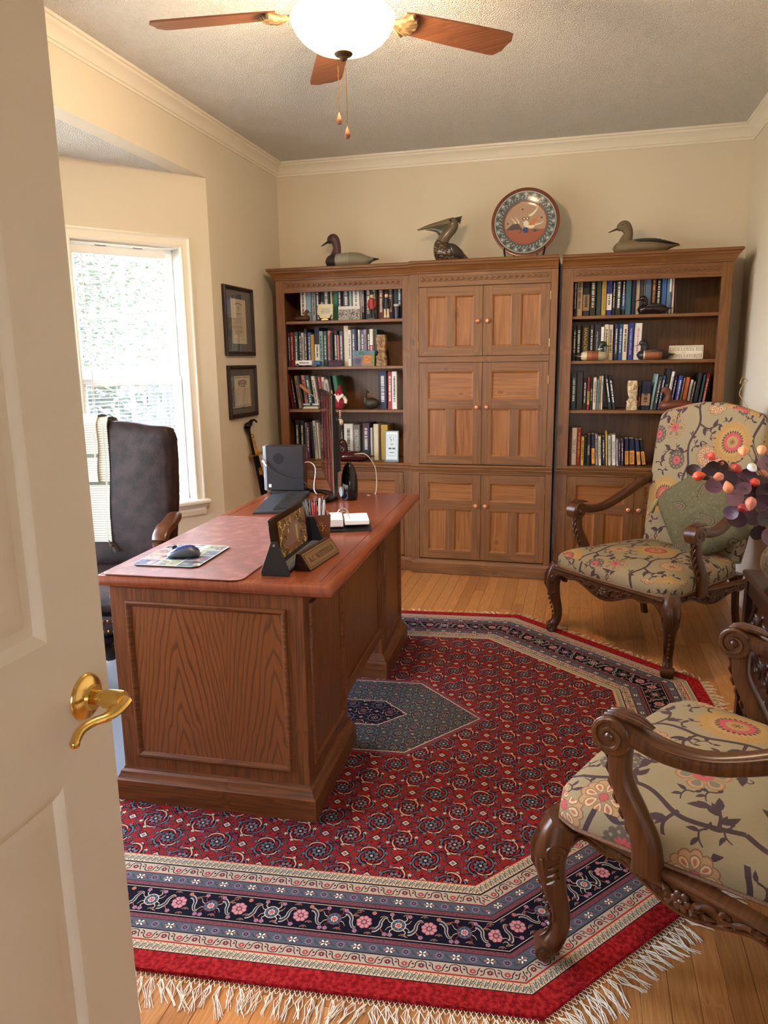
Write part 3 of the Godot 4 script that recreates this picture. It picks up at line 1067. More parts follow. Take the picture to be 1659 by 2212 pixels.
func rug_guard(kind: int) -> Pen:
	var p: Pen
	if kind == 0:     # zigzag of little hooked leaves
		p = Pen.new(128, 96, rgb(196, 178, 150))
		p.rect(0, 0, 128, 9, rgb(168, 52, 48))
		p.rect(0, 88, 128, 8, rgb(26, 24, 40))
		for k in 2:
			var o := k * 64.0
			p.poly(PackedVector2Array([Vector2(o + 2, 82), Vector2(o + 20, 38), Vector2(o + 40, 30), Vector2(o + 30, 60)]), rgb(108, 128, 128))
			p.line([Vector2(o, 80), Vector2(o + 18, 26), Vector2(o + 36, 44), Vector2(o + 52, 14), Vector2(o + 64, 30)], 6, rgb(30, 26, 36))
			p.line([Vector2(o + 28, 86), Vector2(o + 44, 52), Vector2(o + 60, 66)], 7, rgb(96, 34, 38))
			p.line([Vector2(o + 10, 22), Vector2(o + 30, 14)], 7, rgb(206, 150, 110))
			p.disc(Vector2(o + 52, 44), 8, rgb(110, 132, 120))
	elif kind == 1:   # beige with pink flowers on a dark vine
		p = Pen.new(512, 110, rgb(176, 158, 140))
		p.rect(0, 0, 512, 6, rgb(34, 34, 52))
		p.rect(0, 104, 512, 6, rgb(150, 54, 52))
		for k in 4:
			var o := k * 128.0
			var dn := 1.0 if k % 2 == 0 else -1.0
			p.line(p.curl([Vector2(o - 8, 55 + 34 * dn), Vector2(o + 18, 55 + 22 * dn), Vector2(o + 26, 55 - 20 * dn), Vector2(o + 56, 55 - 38 * dn), Vector2(o + 96, 55 - 30 * dn), Vector2(o + 104, 55 + 4 * dn), Vector2(o + 120, 55 + 34 * dn)]), 8, rgb(32, 34, 46))
			p.disc(Vector2(o + 66, 58), 26, rgb(178, 106, 104), 22)
			p.flower(Vector2(o + 66, 58), 8, 3, 25, 6, rgb(156, 70, 76) if k % 2 else rgb(90, 50, 60))
			p.disc(Vector2(o + 66, 58), 6, rgb(206, 190, 160))
			p.disc(Vector2(o + 2, 50), 9, rgb(92, 36, 44))
	else:             # blue grey with white crosses and lilac rosettes
		p = Pen.new(512, 110, rgb(80, 86, 96))
		p.rect(0, 0, 512, 5, rgb(26, 26, 42))
		p.rect(0, 105, 512, 5, rgb(26, 26, 42))
		for k in 4:
			var c := Vector2(k * 128.0 + 64, 55)
			if k % 2 == 0:
				p.disc(c, 34, rgb(60, 72, 92))
				p.flower(c, 4, 4, 40, 13, rgb(32, 32, 48), PI / 4)
				p.flower(c, 4, 5, 36, 9, rgb(222, 214, 196), PI / 4)
				for s in [-1, 1]: p.disc(c + Vector2(34 * s, 0), 10, rgb(176, 108, 90))
			else:
				p.flower(c, 8, 4, 36, 10, rgb(120, 106, 124), 0.2)
				p.flower(c, 8, 4, 22, 5, rgb(44, 40, 60), 0.5)
				p.disc(c, 6, rgb(170, 110, 120))
			p.line([c + Vector2(46, -18), c + Vector2(60, 6), c + Vector2(80, 22)], 5, rgb(40, 46, 66))
	p.weave(0.2, 7 + kind)
	return p

func build_rug() -> void:
	var t := thing("octagonal_rug", "large red octagonal rug with navy flowered border and white fringe", "rug", Vector3(-0.68, 0.0, -2.62), 0.096)
	var navy := rgb(22, 20, 34)
	var field := printed(herati(rgb(136, 37, 37), navy, rgb(94, 98, 106), rgb(122, 100, 108), rgb(184, 172, 148), rgb(204, 146, 120), 4), 1.0, 0.2)
	var grey := printed(herati(rgb(70, 72, 76), rgb(28, 28, 36), rgb(108, 112, 110), rgb(116, 96, 104), rgb(150, 138, 112), rgb(150, 100, 84), 8), 1.0, 0.2)
	var inner := printed(herati(rgb(28, 20, 30), rgb(14, 12, 20), rgb(96, 92, 104), rgb(128, 76, 88), rgb(164, 150, 130), rgb(166, 110, 100), 9), 1.0, 0.2)
	var pile := nbump(0.35, 6.0, 2, 256, 2)
	var red := tri_tex(mat(Color.WHITE, 1.0), ntex(0.06, [rgb(128, 20, 26), rgb(158, 32, 36), rgb(176, 44, 46)], [0.25, 0.5, 0.8], 3), Vector3(4, 4, 4))
	red.metallic_specular = 0.2
	bump(red, pile, 0.6)
	var main := printed(rug_main_band(), 1.0, 0.2)
	var g := [printed(rug_guard(0), 1.0, 0.2), printed(rug_guard(1), 1.0, 0.2), printed(rug_guard(2), 1.0, 0.2)]
	var maroon := tri_tex(mat(Color.WHITE, 1.0), ntex(0.1, [rgb(92, 40, 52), rgb(116, 58, 70)], [0.3, 0.7], 6), Vector3(5, 5, 5))
	var hh := 0.012
	var bands := [["red_edge", 0.052, red, 0.1], ["guard_stripe", 0.032, g[0], 0.034], ["flower_stripe", 0.034, g[1], 0.16], ["blue_stripe", 0.034, g[2], 0.16], ["line_stripe", 0.013, maroon, 0.1], ["main_border", 0.102, main, 0.33], ["line_stripe", 0.013, maroon, 0.1], ["blue_stripe", 0.035, g[2], 0.16], ["flower_stripe", 0.038, g[1], 0.17], ["guard_stripe", 0.036, g[0], 0.036]]
	var ro := 1.295
	var T := tan(PI / 8)
	# the rug is longer than wide: its left end lies 45 cm farther out
	var corner := func(k: int, r: float):
		var q := Vector3(sin((k - 0.5) * PI / 4), 0, cos((k - 0.5) * PI / 4)) * r / cos(PI / 8)
		return Vector3(q.x if q.x > 0 else q.x - 0.45, hh, q.z)
	for b in bands:
		var ri: float = ro - b[1]
		var m := mb()
		for k in 8:
			var nrm := Vector3(sin(k * PI / 4), 0, cos(k * PI / 4))
			var tg := Vector3(nrm.z, 0, -nrm.x)
			var A: Vector3 = corner.call(k, ro)
			var B: Vector3 = corner.call(k + 1, ro)
			var C: Vector3 = corner.call(k + 1, ri)
			var D: Vector3 = corner.call(k, ri)
			var pe: float = b[3]
			m.quv(A, B, C, D, Vector2(A.dot(tg) / pe + 0.5, 1), Vector2(B.dot(tg) / pe + 0.5, 1), Vector2(C.dot(tg) / pe + 0.5, 0), Vector2(D.dot(tg) / pe + 0.5, 0))
			if b[0] == "red_edge":
				m.quad(A, A - Vector3(0, hh - 0.002, 0) + nrm * 0.002, B - Vector3(0, hh - 0.002, 0) + nrm * 0.002, B)
		part(t, b[0], m, b[2], "", 20.0)
		ro = ri
	var m := mb()
	var oc := PackedVector3Array()
	for k in 8: oc.append(corner.call(k, ro))
	m.fan(oc)
	m.planar(Vector3(1 / 0.31, 0, 0), Vector3(0, 0, 1 / 0.33))
	part(t, "field", m, field)
	var hexa := func(cx: float, tip: float, cor: float, hw: float, y: float):
		var q := PackedVector3Array()
		for e in [[tip, 0.0], [cor, hw], [-cor, hw], [-tip, 0.0], [-cor, -hw], [cor, -hw]]: q.append(Vector3(cx + e[0], y, -0.045 + e[1]))
		return q
	var line := mat(rgb(196, 158, 136), 1.0)
	for e in [["medallion", 0.58, 0.32, 0.29, grey, 0.0006], ["medallion_centre", 0.29, 0.19, 0.10, inner, 0.0012]]:
		m = mb()
		m.fan(hexa.call(-0.225, e[1], e[2], e[3], hh + e[5]))
		m.planar(Vector3(1 / 0.22, 0, 0), Vector3(0, 0, 1 / 0.22))
		part(t, e[0], m, e[4])
		m = mb()
		var s := 0.012
		var f: float = e[1]
		m.loft([hexa.call(-0.225, f, e[2], e[3], hh + e[5] + 0.0003), hexa.call(-0.225, f + 0.006, e[2] + 0.003, e[3] + 0.005, hh + e[5] + 0.0003)])
		part(t, "medallion_outline", m, line)
		if e[0] == "medallion":
			m = mb()
			m.loft([hexa.call(-0.225, f + 0.009, e[2] + 0.004, e[3] + 0.007, hh + 0.0007), hexa.call(-0.225, f + 0.03, e[2] + 0.01, e[3] + 0.022, hh + 0.0007)])
			part(t, "medallion_band", m, maroon)
	# cotton fringe, knotted along every side
	var cot := mat(rgb(232, 224, 206), 0.95)
	var r := RandomNumberGenerator.new()
	r.seed = 77
	for k in 8:
		if k in [5, 6]: continue
		var nrm := Vector3(sin(k * PI / 4), 0, cos(k * PI / 4))
		var tg := Vector3(nrm.z, 0, -nrm.x)
		var near: bool = k in [0, 1, 7]
		var f := mb()
		var ca: Vector3 = corner.call(k, 1.295)
		var cbv: Vector3 = corner.call(k + 1, 1.295)
		var L := ca.distance_to(cbv) / 2
		var mid := (ca.dot(tg) + cbv.dot(tg)) / 2
		var base := ((ca + cbv) / 2).dot(nrm) - 1.295
		var step := 0.012 if near else 0.016
		var n := int(2 * L / step)
		# net of crossed cords next to the pile
		for i in n:
			var a := mid - L + (i + 0.5) * step
			for s in [-1.0, 1.0]:
				f.tube([nrm * (base + 1.293) + tg * a + Vector3(0, 0.004, 0), nrm * (base + 1.303) + tg * (a + s * step * 0.5) + Vector3(0, 0.0035, 0), nrm * (base + 1.312) + tg * (a + s * step * 0.1) + Vector3(0, 0.003, 0)], [0.0009], 3)
		# tassels: several bundles lean together
		var lean := 0.0
		for i in n:
			if i % 2: continue
			if i % 6 == 0: lean = r.randf_range(-0.5, 0.7)
			var a := mid - L + (i + 0.5) * step
			var len := r.randf_range(0.055, 0.085) if near else r.randf_range(0.03, 0.055)
			for j in (7 if near else 5):
				var o := nrm * (base + 1.310) + tg * (a + r.randf_range(-0.004, 0.004)) + Vector3(0, 0.003, 0)
				var ln := len * r.randf_range(0.8, 1.1)
				var l2 := lean + r.randf_range(-0.12, 0.12)
				var w1 := r.randf_range(-0.012, 0.012)
				var hgt := r.randf_range(0.0015, 0.006)
				f.tube([o, o + nrm * ln * 0.35 + tg * (w1 + l2 * ln * 0.15) + Vector3(0, hgt - 0.003, 0), o + nrm * ln * 0.7 + tg * (l2 * ln * 0.5) + Vector3(0, hgt - 0.003, 0), o + nrm * ln + tg * (l2 * ln * 0.9 + r.randf_range(-0.004, 0.004)) + Vector3(0, -0.0015, 0)], [0.0008, 0.0009, 0.0009, 0.0007], 3)
		tag(part(t, "fringe", f, cot, "", 60.0), "", "", "", "stuff")

# ---------------------------------------------------------------- the pine wall unit
func knob(parent: Node, at: Vector3) -> void:
	var m := mb(at, Vector3(PI / 2, 0, 0))
	m.lathe([Vector2(0.0, 0.026), Vector2(0.006, 0.0258), Vector2(0.0115, 0.0235), Vector2(0.0145, 0.019), Vector2(0.0145, 0.0155), Vector2(0.011, 0.011), Vector2(0.0065, 0.008), Vector2(0.006, 0.004), Vector2(0.009, 0.0)], 20)
	var k := part(parent, "knob", m, M.knob, "round turned copper coloured knob")
	k.set_meta("label", "round copper coloured knob")

# a frame and panel door in the xy plane, face at z 0; kind 0: two tall panels, 1: one wide panel over two tall ones
func panel_door(parent: Node, x0: float, x1: float, y0: float, y1: float, z: float, kind: int, knob_side: int, knob_y: float) -> void:
	var th := 0.02
	var st := 0.056
	var ms := 0.054
	var cx := (x0 + x1) / 2
	var zz := z - th / 2
	var m := mb()
	m.box(Vector3(cx, (y0 + y1) / 2, z - th + 0.003), Vector3(x1 - x0 - 0.004, y1 - y0 - 0.004, 0.006))
	var d := part(parent, "door", m, M.panel_v)
	for x in [x0 + st / 2, x1 - st / 2]: part(d, "stile", mb().box(Vector3(x, (y0 + y1) / 2, zz), Vector3(st, y1 - y0, th), 0.0015), M.pine_v)
	var rails := [[y0, y0 + 0.055], [y1 - 0.055, y1]]
	var cells := []
	var ix0 := x0 + st
	var ix1 := x1 - st
	var low_top := y1 - 0.055
	if kind == 1:
		var split := y0 + (y1 - y0) * (0.60 if y1 - y0 > 0.6 else 0.64)
		rails.append([split - 0.03, split + 0.03])
		cells.append([ix0, ix1, split + 0.03, y1 - 0.055, true])
		low_top = split - 0.03
	cells.append([ix0, cx - ms / 2, y0 + 0.055, low_top, false])
	cells.append([cx + ms / 2, ix1, y0 + 0.055, low_top, false])
	for r in rails: part(d, "rail", mb().box(Vector3(cx, (r[0] + r[1]) / 2, zz), Vector3(ix1 - ix0, r[1] - r[0], th - 0.0006), 0.0012), M.pine_h)
	part(d, "middle_stile", mb().box(Vector3(cx, (y0 + 0.055 + low_top) / 2, zz), Vector3(ms, low_top - y0 - 0.055, th - 0.0008), 0.0012), M.pine_v)
	for c in cells:
		var w: float = c[1] - c[0]
		var h: float = c[3] - c[2]
		m = mb().rects(Vector3((c[0] + c[1]) / 2, (c[2] + c[3]) / 2, z), w, h, [[0.0, -0.0004], [0.0035, -0.0012], [0.006, -0.0045], [0.009, -0.006], [0.0105, -0.0105], [0.016, -0.0115]], true)
		part(d, "panel", m, M.panel_h if c[4] else M.panel_v, "", 18.0)
	knob(d, Vector3(x1 - 0.03 if knob_side > 0 else x0 + 0.03, knob_y, z))
	for y in [y0 + (y1 - y0) * 0.17, y1 - (y1 - y0) * 0.17]:
		var hx := x0 - 0.002 if knob_side > 0 else x1 + 0.002
		part(d, "hinge", mb(Vector3(hx, y, z + 0.001)).lathe([Vector2(0.0035, 0.024), Vector2(0.0035, -0.024)], 8), M.old_brass)

# running scroll carved in the frieze
func frieze_scroll(parent: Node, x0: float, x1: float, y: float, z: float) -> void:
	var m := mb()
	var n := int((x1 - x0) / 0.0345)
	var st := (x1 - x0) / n
	for i in n:
		var cx := x0 + (i + 0.5) * st
		var pts := []
		for k in 9:
			var a := -2.6 + k * 0.62
			var r := 0.0085 * (1.0 - k * 0.05)
			pts.append(Vector3(cx - 0.003 + cos(a) * r, y + sin(a) * r, z))
		m.tube(pts, [0.0026, 0.0034, 0.0042, 0.0042, 0.004, 0.0036, 0.003, 0.0026, 0.002], 5, Vector3(0, 0, 1))
		m.tube([Vector3(cx + 0.004, y - 0.0085, z), Vector3(cx + 0.012, y - 0.003, z), Vector3(cx + 0.0175, y + 0.006, z)], [0.0014, 0.0028, 0.001], 5, Vector3(0, 0, 1))
	for s in [-1, 1]: m.box(Vector3((x0 + x1) / 2, y + s * 0.0145, z - 0.001), Vector3(x1 - x0, 0.003, 0.005), 0.001)
	part(parent, "carved_scroll", m, M.pine_h, "running scroll carved along the frieze")

func cabinet(n: String, label: String, cat: String, x0: float, x1: float, ox0: float, ox1: float, zf: float, shelves: Array, gl: float, gr: float) -> void:
	var t := thing(n, label, cat, Vector3((x0 + x1) / 2, 0, zf))
	var c := -t.position
	var zb := ZB + 0.016
	var H := 1.995
	var open := shelves.size() > 0
	var w := func(a: float, b: float, y0: float, y1: float, z0: float, z1: float, bev := 0.0015):
		return mb(c).box(Vector3((a + b) / 2, (y0 + y1) / 2, (z0 + z1) / 2), Vector3(b - a, y1 - y0, z1 - z0), bev)
	part(t, "side_panel", w.call(x0, x0 + 0.02, 0.05, H - 0.02, zb, zf - 0.021), M.pine_v)
	part(t, "side_panel", w.call(x1 - 0.02, x1, 0.05, H - 0.02, zb, zf - 0.021), M.pine_v)
	part(t, "back_panel", w.call(x0 + 0.02, x1 - 0.02, 0.05, H - 0.03, zb, zb + 0.008), M.pine_v)
	part(t, "top_board", w.call(x0, x1, H - 0.02, H - 0.004, zb, zf - 0.002), M.pine_h)
	# face frame
	part(t, "stile", w.call(x0, ox0, 0.09, 1.93, zf - 0.02, zf), M.pine_v)
	part(t, "stile", w.call(ox1, x1, 0.09, 1.93, zf - 0.02, zf), M.pine_v)
	var fz := part(t, "frieze", w.call(ox0, ox1, 1.847, 1.93, zf - 0.02, zf - 0.0008), M.pine_h)
	frieze_scroll_at(fz, c, ox0 + 0.012, ox1 - 0.012, 1.892, zf + 0.0012)
	# cornice
	var m := mb(c)
	m.gl = gl
	m.gr = gr
	m.tiers(x0, x1, zb, zf, [[0.001, 1.925], [0.007, 1.927], [0.009, 1.936], [0.014, 1.940], [0.018, 1.952], [0.028, 1.966], [0.034, 1.970], [0.036, 1.980], [0.044, 1.984], [0.046, 1.995], [0.042, 2.0]], false)
	part(t, "cornice", m, M.pine_h, "", 22.0)
	# waist moulding that is also the ledge of the open shelves
	m = mb(c)
	m.gl = gl
	m.gr = gr
	m.tiers(x0, x1, zb, zf, [[0.0, 0.685], [0.006, 0.687], [0.01, 0.70], [0.014, 0.704], [0.014, 0.714], [0.02, 0.718], [0.022, 0.728], [0.018, 0.7345]], false)
	part(t, "ledge", m, M.pine_h, "", 22.0)
	# plinth
	m = mb(c)
	m.gl = gl
	m.gr = gr
	m.tiers(x0, x1, zb, zf, [[0.016, 0.004], [0.016, 0.075], [0.01, 0.083], [0.008, 0.092], [0.0, 0.097]], false)
	part(t, "plinth", m, M.pine_h, "", 22.0)
	var cx := (ox0 + ox1) / 2
	var g := 0.002
	# base doors
	for s in [[ox0 + g, cx - g / 2, 1], [cx + g / 2, ox1 - g, -1]]:
		panel_door_at(t, c, s[0], s[1], 0.104, 0.672, zf, 1, s[2], 0.47)
	part(t, "rail", w.call(ox0, ox1, 0.674, 0.686, zf - 0.02, zf - 0.001), M.pine_h)
	part(t, "carcass_board", w.call(ox0, ox1, 0.1, 0.68, zf - 0.03, zf - 0.022, 0.0), M.pine_v)
	if open:
		for y in shelves:
			part(t, "shelf", w.call(x0 + 0.02, x1 - 0.02, y - 0.019, y, zb + 0.008, zf - 0.022, 0.002), M.pine_h)
	else:
		part(t, "rail", w.call(ox0, ox1, 1.385, 1.421, zf - 0.02, zf - 0.0008), M.pine_h)
		part(t, "carcass_board", w.call(ox0, ox1, 0.735, 1.85, zf - 0.03, zf - 0.022, 0.0), M.pine_v)
		for s in [[ox0 + g, cx - g / 2, 1], [cx + g / 2, ox1 - g, -1]]:
			panel_door_at(t, c, s[0], s[1], 1.424, 1.844, zf, 0, s[2], 1.634)
			panel_door_at(t, c, s[0], s[1], 0.740, 1.382, zf, 1, s[2], 1.105)

func panel_door_at(t: Node3D, c: Vector3, x0: float, x1: float, y0: float, y1: float, z: float, kind: int, ks: int, ky: float) -> void:
	panel_door(t, x0 + c.x, x1 + c.x, y0, y1, z + c.z, kind, ks, ky)

func frieze_scroll_at(t: Node3D, c: Vector3, x0: float, x1: float, y: float, z: float) -> void:
	frieze_scroll(t, x0 + c.x, x1 + c.x, y, z + c.z)

func build_cabinets() -> void:
	M.knob = tri_tex(mat(Color.WHITE, 0.22), ntex(0.02, [rgb(176, 104, 70), rgb(224, 166, 130), rgb(208, 142, 104)], [0.3, 0.5, 0.7], 4, 64), Vector3(20, 3, 20))
	M.knob.metallic = 0.35
	cabinet("pine_bookcase", "pine bookcase with carved frieze standing beside the framed certificates", "bookcase", -1.966, -1.046, -1.907, -1.105, -4.756, [1.666, 1.368, 1.083], 1.0, 0.0)
	cabinet("pine_armoire", "tall pine armoire with six panelled doors between the two bookcases", "cabinet", -1.043, -0.139, -0.991, -0.179, -4.716, [], 0.0, 0.0)
	cabinet("pine_bookcase", "pine bookcase with carved frieze standing behind the flowered armchair", "bookcase", -0.118, 0.828, -0.05, 0.77, -4.756, [1.650, 1.384, 1.083], 0.0, 1.0)

# ---------------------------------------------------------------- the executive desk
const DESK := Vector3(-0.66, 0, -1.924)   # near right corner of the top
const DTURN := 0.043
const DTOP := 0.767

func dk(x: float, y: float, z: float) -> Vector3:   # a point given in desk axes
	return Transform3D(Basis.from_euler(Vector3(0, DTURN, 0)), DESK) * Vector3(x, y, z)

func build_desk() -> void:
	var t := thing("executive_desk", "brown oak pedestal desk with panelled sides standing on the rug", "desk", DESK, DTURN)
	var W := 0.768
	var L := 1.556
	# top with a thumb moulded edge and an inlaid line
	var m := mb().tiers(-W + 0.03, -0.03, -L + 0.03, -0.03, [[0.0, 0.7305], [0.018, 0.731], [0.026, 0.736], [0.030, 0.744], [0.030, 0.751], [0.026, 0.759], [0.018, 0.765], [0.010, DTOP], [-0.018, DTOP], [-0.0185, DTOP - 0.0016], [-0.0215, DTOP - 0.0016], [-0.022, DTOP]])
	m.planar(Vector3(1.2, 0.5, 0), Vector3(0, 0.5, 1.2))
	part(t, "top", m, M.top_uv, "", 30.0)
	var y0 := 0.0132
	for e in [[-0.018, -0.475], [-1.08, -L + 0.018]]:
		var xa := -0.723
		var xb := -0.094
		var za: float = e[1]
		var zb: float = e[0]
		var p := part(t, "pedestal", mb().box(Vector3((xa + xb) / 2, 0.42, (za + zb) / 2), Vector3(xb - xa, 0.621, zb - za), 0.003), M.oak_v)
		# end panel: applied bolection moulding round a flat panel
		for f in [[zb, 0.0], [za, PI]]:
			m = mb(Vector3((xa + xb) / 2, 0.425, f[0]), Vector3(0, f[1], 0))
			m.rects(Vector3.ZERO, xb - xa - 0.105, 0.525, [[0.0, 0.0], [0.001, 0.006], [0.005, 0.0095], [0.01, 0.0085], [0.014, 0.005], [0.017, 0.0035], [0.019, 0.0005]])
			part(p, "panel_moulding", m, M.oak_h, "", 20.0)
			m = mb(Vector3((xa + xb) / 2, 0.425, f[0]), Vector3(0, f[1], 0))
			m.box(Vector3(0, 0, -0.0005), Vector3(xb - xa - 0.141, 0.489, 0.0022))
			part(p, "end_panel", m, M.oak_panel)
		# visitor side panel
		m = mb(Vector3(xb, 0.43, (za + zb) / 2), Vector3(0, PI / 2, 0))
		m.rects(Vector3.ZERO, zb - za - 0.10, 0.53, [[0.0, 0.0], [0.001, 0.006], [0.005, 0.009], [0.01, 0.008], [0.014, 0.004], [0.017, 0.002], [0.019, 0.0005]])
		part(p, "panel_moulding", m, M.oak_h, "", 20.0)
		# drawers on the side of the chair
		for k in 3:
			var yy := 0.22 + k * 0.19
			m = mb(Vector3(xa, yy, (za + zb) / 2), Vector3(0, -PI / 2, 0))
			m.rects(Vector3.ZERO, zb - za - 0.06, 0.172, [[0.0, 0.0], [0.0, 0.014], [0.006, 0.018]], true)
			var dr := part(p, "drawer", m, M.oak_h)
			m = mb(Vector3(xa - 0.018, yy, (za + zb) / 2))
			m.tube(spline([Vector3(0, 0.0, -0.045), Vector3(-0.018, -0.012, -0.03), Vector3(-0.02, -0.016, 0.03), Vector3(0, 0.0, 0.045)], 4), [0.003], 6)
			part(p, "drawer_pull", m, M.old_brass)
		m = mb().tiers(xa, xb, za, zb, [[0.024, y0], [0.024, 0.083], [0.018, 0.089], [0.012, 0.100], [0.010, 0.108], [0.003, 0.114], [0.0, 0.122]])
		part(p, "plinth", m, M.oak_h, "", 22.0)
	# modesty panel with its rail
	m = mb().box(Vector3(-0.115, 0.48, -0.7775), Vector3(0.018, 0.50, 0.605), 0.002)
	var mp := part(t, "modesty_panel", m, M.oak_v)
	part(mp, "rail", mb().box(Vector3(-0.106, 0.225, -0.7775), Vector3(0.024, 0.05, 0.605), 0.006), M.oak_h)
	for z in [-0.49, -1.065]: part(mp, "corner_bead", mb().box(Vector3(-0.106, 0.48, z), Vector3(0.02, 0.50, 0.016), 0.005), M.oak_v)
	part(t, "apron", mb().box(Vector3(-0.71, 0.66, -0.7775), Vector3(0.02, 0.14, 0.605), 0.002), M.oak_h)

# ---------------------------------------------------------------- flowered fabric
func leaf_px(p: Pen, a: Vector2, ang: float, ln: float, wd: float, c: Color) -> void:
	var d := Vector2(cos(ang), sin(ang))
	var s := Vector2(-d.y, d.x)
	var q := PackedVector2Array()
	for e in [[0.0, 0.05], [0.2, 0.75], [0.45, 1.0], [0.7, 0.7], [1.0, 0.0]]: q.append(a + d * ln * e[0] + s * wd * e[1] + s * ln * 0.12 * e[0] * e[0])
	for e in [[0.7, -0.25], [0.45, -0.45], [0.2, -0.4], [0.0, -0.05]]: q.append(a + d * ln * e[0] + s * wd * e[1] + s * ln * 0.12 * e[0] * e[0])
	p.poly(q, c)

func fabric_pen() -> Pen:
	var ground := rgb(146, 131, 103)
	var plum := rgb(74, 58, 60)
	var ochre := rgb(166, 130, 80)
	var tan_ := rgb(168, 134, 98)
	var pink := rgb(184, 84, 88)
	var grey := rgb(98, 87, 74)
	var p := Pen.new(1024, 1024, ground)
	# vines first
	var stems := [[Vector2(330, -40), Vector2(300, 120), Vector2(350, 300), Vector2(310, 470), Vector2(360, 640), Vector2(300, 820), Vector2(330, 984)], [Vector2(860, -40), Vector2(900, 160), Vector2(830, 330), Vector2(880, 560), Vector2(840, 740), Vector2(890, 880), Vector2(860, 984)]]
	for s in stems: p.line(p.curl(s, 10), 19, plum)
	var twigs := [[Vector2(310, 150), Vector2(400, 130), Vector2(480, 60), Vector2(560, 80)], [Vector2(345, 330), Vector2(440, 350), Vector2(520, 300), Vector2(560, 340)], [Vector2(320, 520), Vector2(230, 500), Vector2(150, 540), Vector2(120, 620)], [Vector2(350, 640), Vector2(450, 680), Vector2(540, 640), Vector2(590, 690)], [Vector2(310, 860), Vector2(230, 900), Vector2(130, 880), Vector2(60, 940)], [Vector2(880, 180), Vector2(960, 200), Vector2(1040, 140), Vector2(1100, 160)], [Vector2(840, 350), Vector2(760, 400), Vector2(680, 380), Vector2(640, 440)], [Vector2(870, 600), Vector2(960, 640), Vector2(1060, 600), Vector2(1110, 660)], [Vector2(850, 760), Vector2(780, 900), Vector2(700, 930), Vector2(640, 900)], [Vector2(880, 40), Vector2(820, 60), Vector2(800, 110)]]
	for s in twigs:
		var q := p.curl(s, 8)
		p.line(q, 15, plum, 7)
		for e in [[0.25, 1.0], [0.5, -1.0], [0.72, 1.0], [0.97, -1.0]]:
			var i := int(e[0] * (q.size() - 2))
			var d: Vector2 = (q[i + 1] - q[i]).normalized()
			leaf_px(p, q[i], d.angle() + 0.75 * e[1], 78, 23, plum)
			leaf_px(p, q[i], d.angle() + 0.25 * e[1], 50, 13, plum)
		var en: Vector2 = q[-1]
		p.line(p.curl([en, en + Vector2(22, -14), en + Vector2(26, -38), en + Vector2(8, -44), en + Vector2(2, -28)], 5), 8, plum, 4)
	for k in 9:
		var a := Vector2([250, 440, 560, 1000, 730, 610, 90, 400, 960][k], [40, 200, 470, 300, 560, 210, 360, 790, 830][k])
		leaf_px(p, a, k * 0.9, 70, 20, plum)
		leaf_px(p, a + Vector2(8, 4), k * 0.9, 44, 10, ground)
		leaf_px(p, a, k * 0.9 + 0.9, 54, 15, plum)
	for k in 26:
		var a := Vector2(fposmod(k * 233.0 + 60.0, 1024.0), fposmod(k * 389.0 + 30.0, 1024.0))
		var g := k * 2.4
		p.line(p.curl([a, a + Vector2(26, 10).rotated(g), a + Vector2(48, -8).rotated(g), a + Vector2(58, -34).rotated(g)], 5), 9, plum, 4)
		leaf_px(p, a + Vector2(26, 10).rotated(g), g + 0.9, 46, 14, plum)
		leaf_px(p, a + Vector2(44, -4).rotated(g), g - 0.1, 40, 12, plum)
		leaf_px(p, a, g + 2.6, 34, 11, plum)
	# great suns
	for c in [Vector2(150, 240), Vector2(680, 770)]:
		p.flower(c, 26, 60, 168, 19, ochre)
		p.disc(c, 122, ochre)
		p.flower(c, 26, 60, 118, 10, rgb(172, 138, 90), 0.12)
		p.flower(c, 24, 48, 92, 8, rgb(94, 76, 62), 0.1)
		p.disc(c, 74, rgb(94, 76, 62))
		p.flower(c, 15, 40, 76, 14, pink)
		p.disc(c, 48, rgb(168, 130, 84))
		p.flower(c, 8, 4, 26, 3, rgb(94, 76, 62))
		p.disc(c, 6, rgb(80, 60, 50))
	# star flowers
	for c in [Vector2(640, 190), Vector2(130, 690)]:
		p.flower(c, 6, 26, 100, 34, rgb(140, 104, 76))
		p.flower(c, 6, 28, 94, 29, tan_)
		p.flower(c, 6, 36, 82, 18, rgb(118, 112, 96))
		p.disc(c, 40, rgb(150, 110, 82))
		p.flower(c, 8, 6, 38, 9, pink)
		p.disc(c, 10, rgb(96, 74, 70))
	# scalloped rosettes
	for c in [Vector2(480, 480), Vector2(960, 420), Vector2(480, 900)]:
		p.flower(c, 12, 40, 92, 22, rgb(128, 92, 70))
		p.flower(c, 12, 40, 87, 19, tan_)
		p.flower(c, 8, 22, 74, 19, rgb(134, 98, 72))
		p.flower(c, 8, 26, 70, 15, rgb(196, 166, 128))
		p.flower(c, 8, 34, 62, 7, rgb(160, 104, 84))
		p.disc(c, 20, rgb(134, 90, 74))
		p.flower(c, 6, 2, 18, 5, pink)
	# grey discs with pink hearts
	for c in [Vector2(1000, 760), Vector2(720, 480), Vector2(210, 960), Vector2(410, 40)]:
		p.flower(c, 14, 30, 80, 17, grey)
		p.disc(c, 66, grey)
		for k in 10: p.disc(c + Vector2(56, 0).rotated(TAU * k / 10), 7, rgb(142, 130, 112))
		p.flower(c, 11, 6, 40, 7, pink)
		p.disc(c, 8, rgb(86, 66, 66))
	p.weave(0.12, 17)
	return p

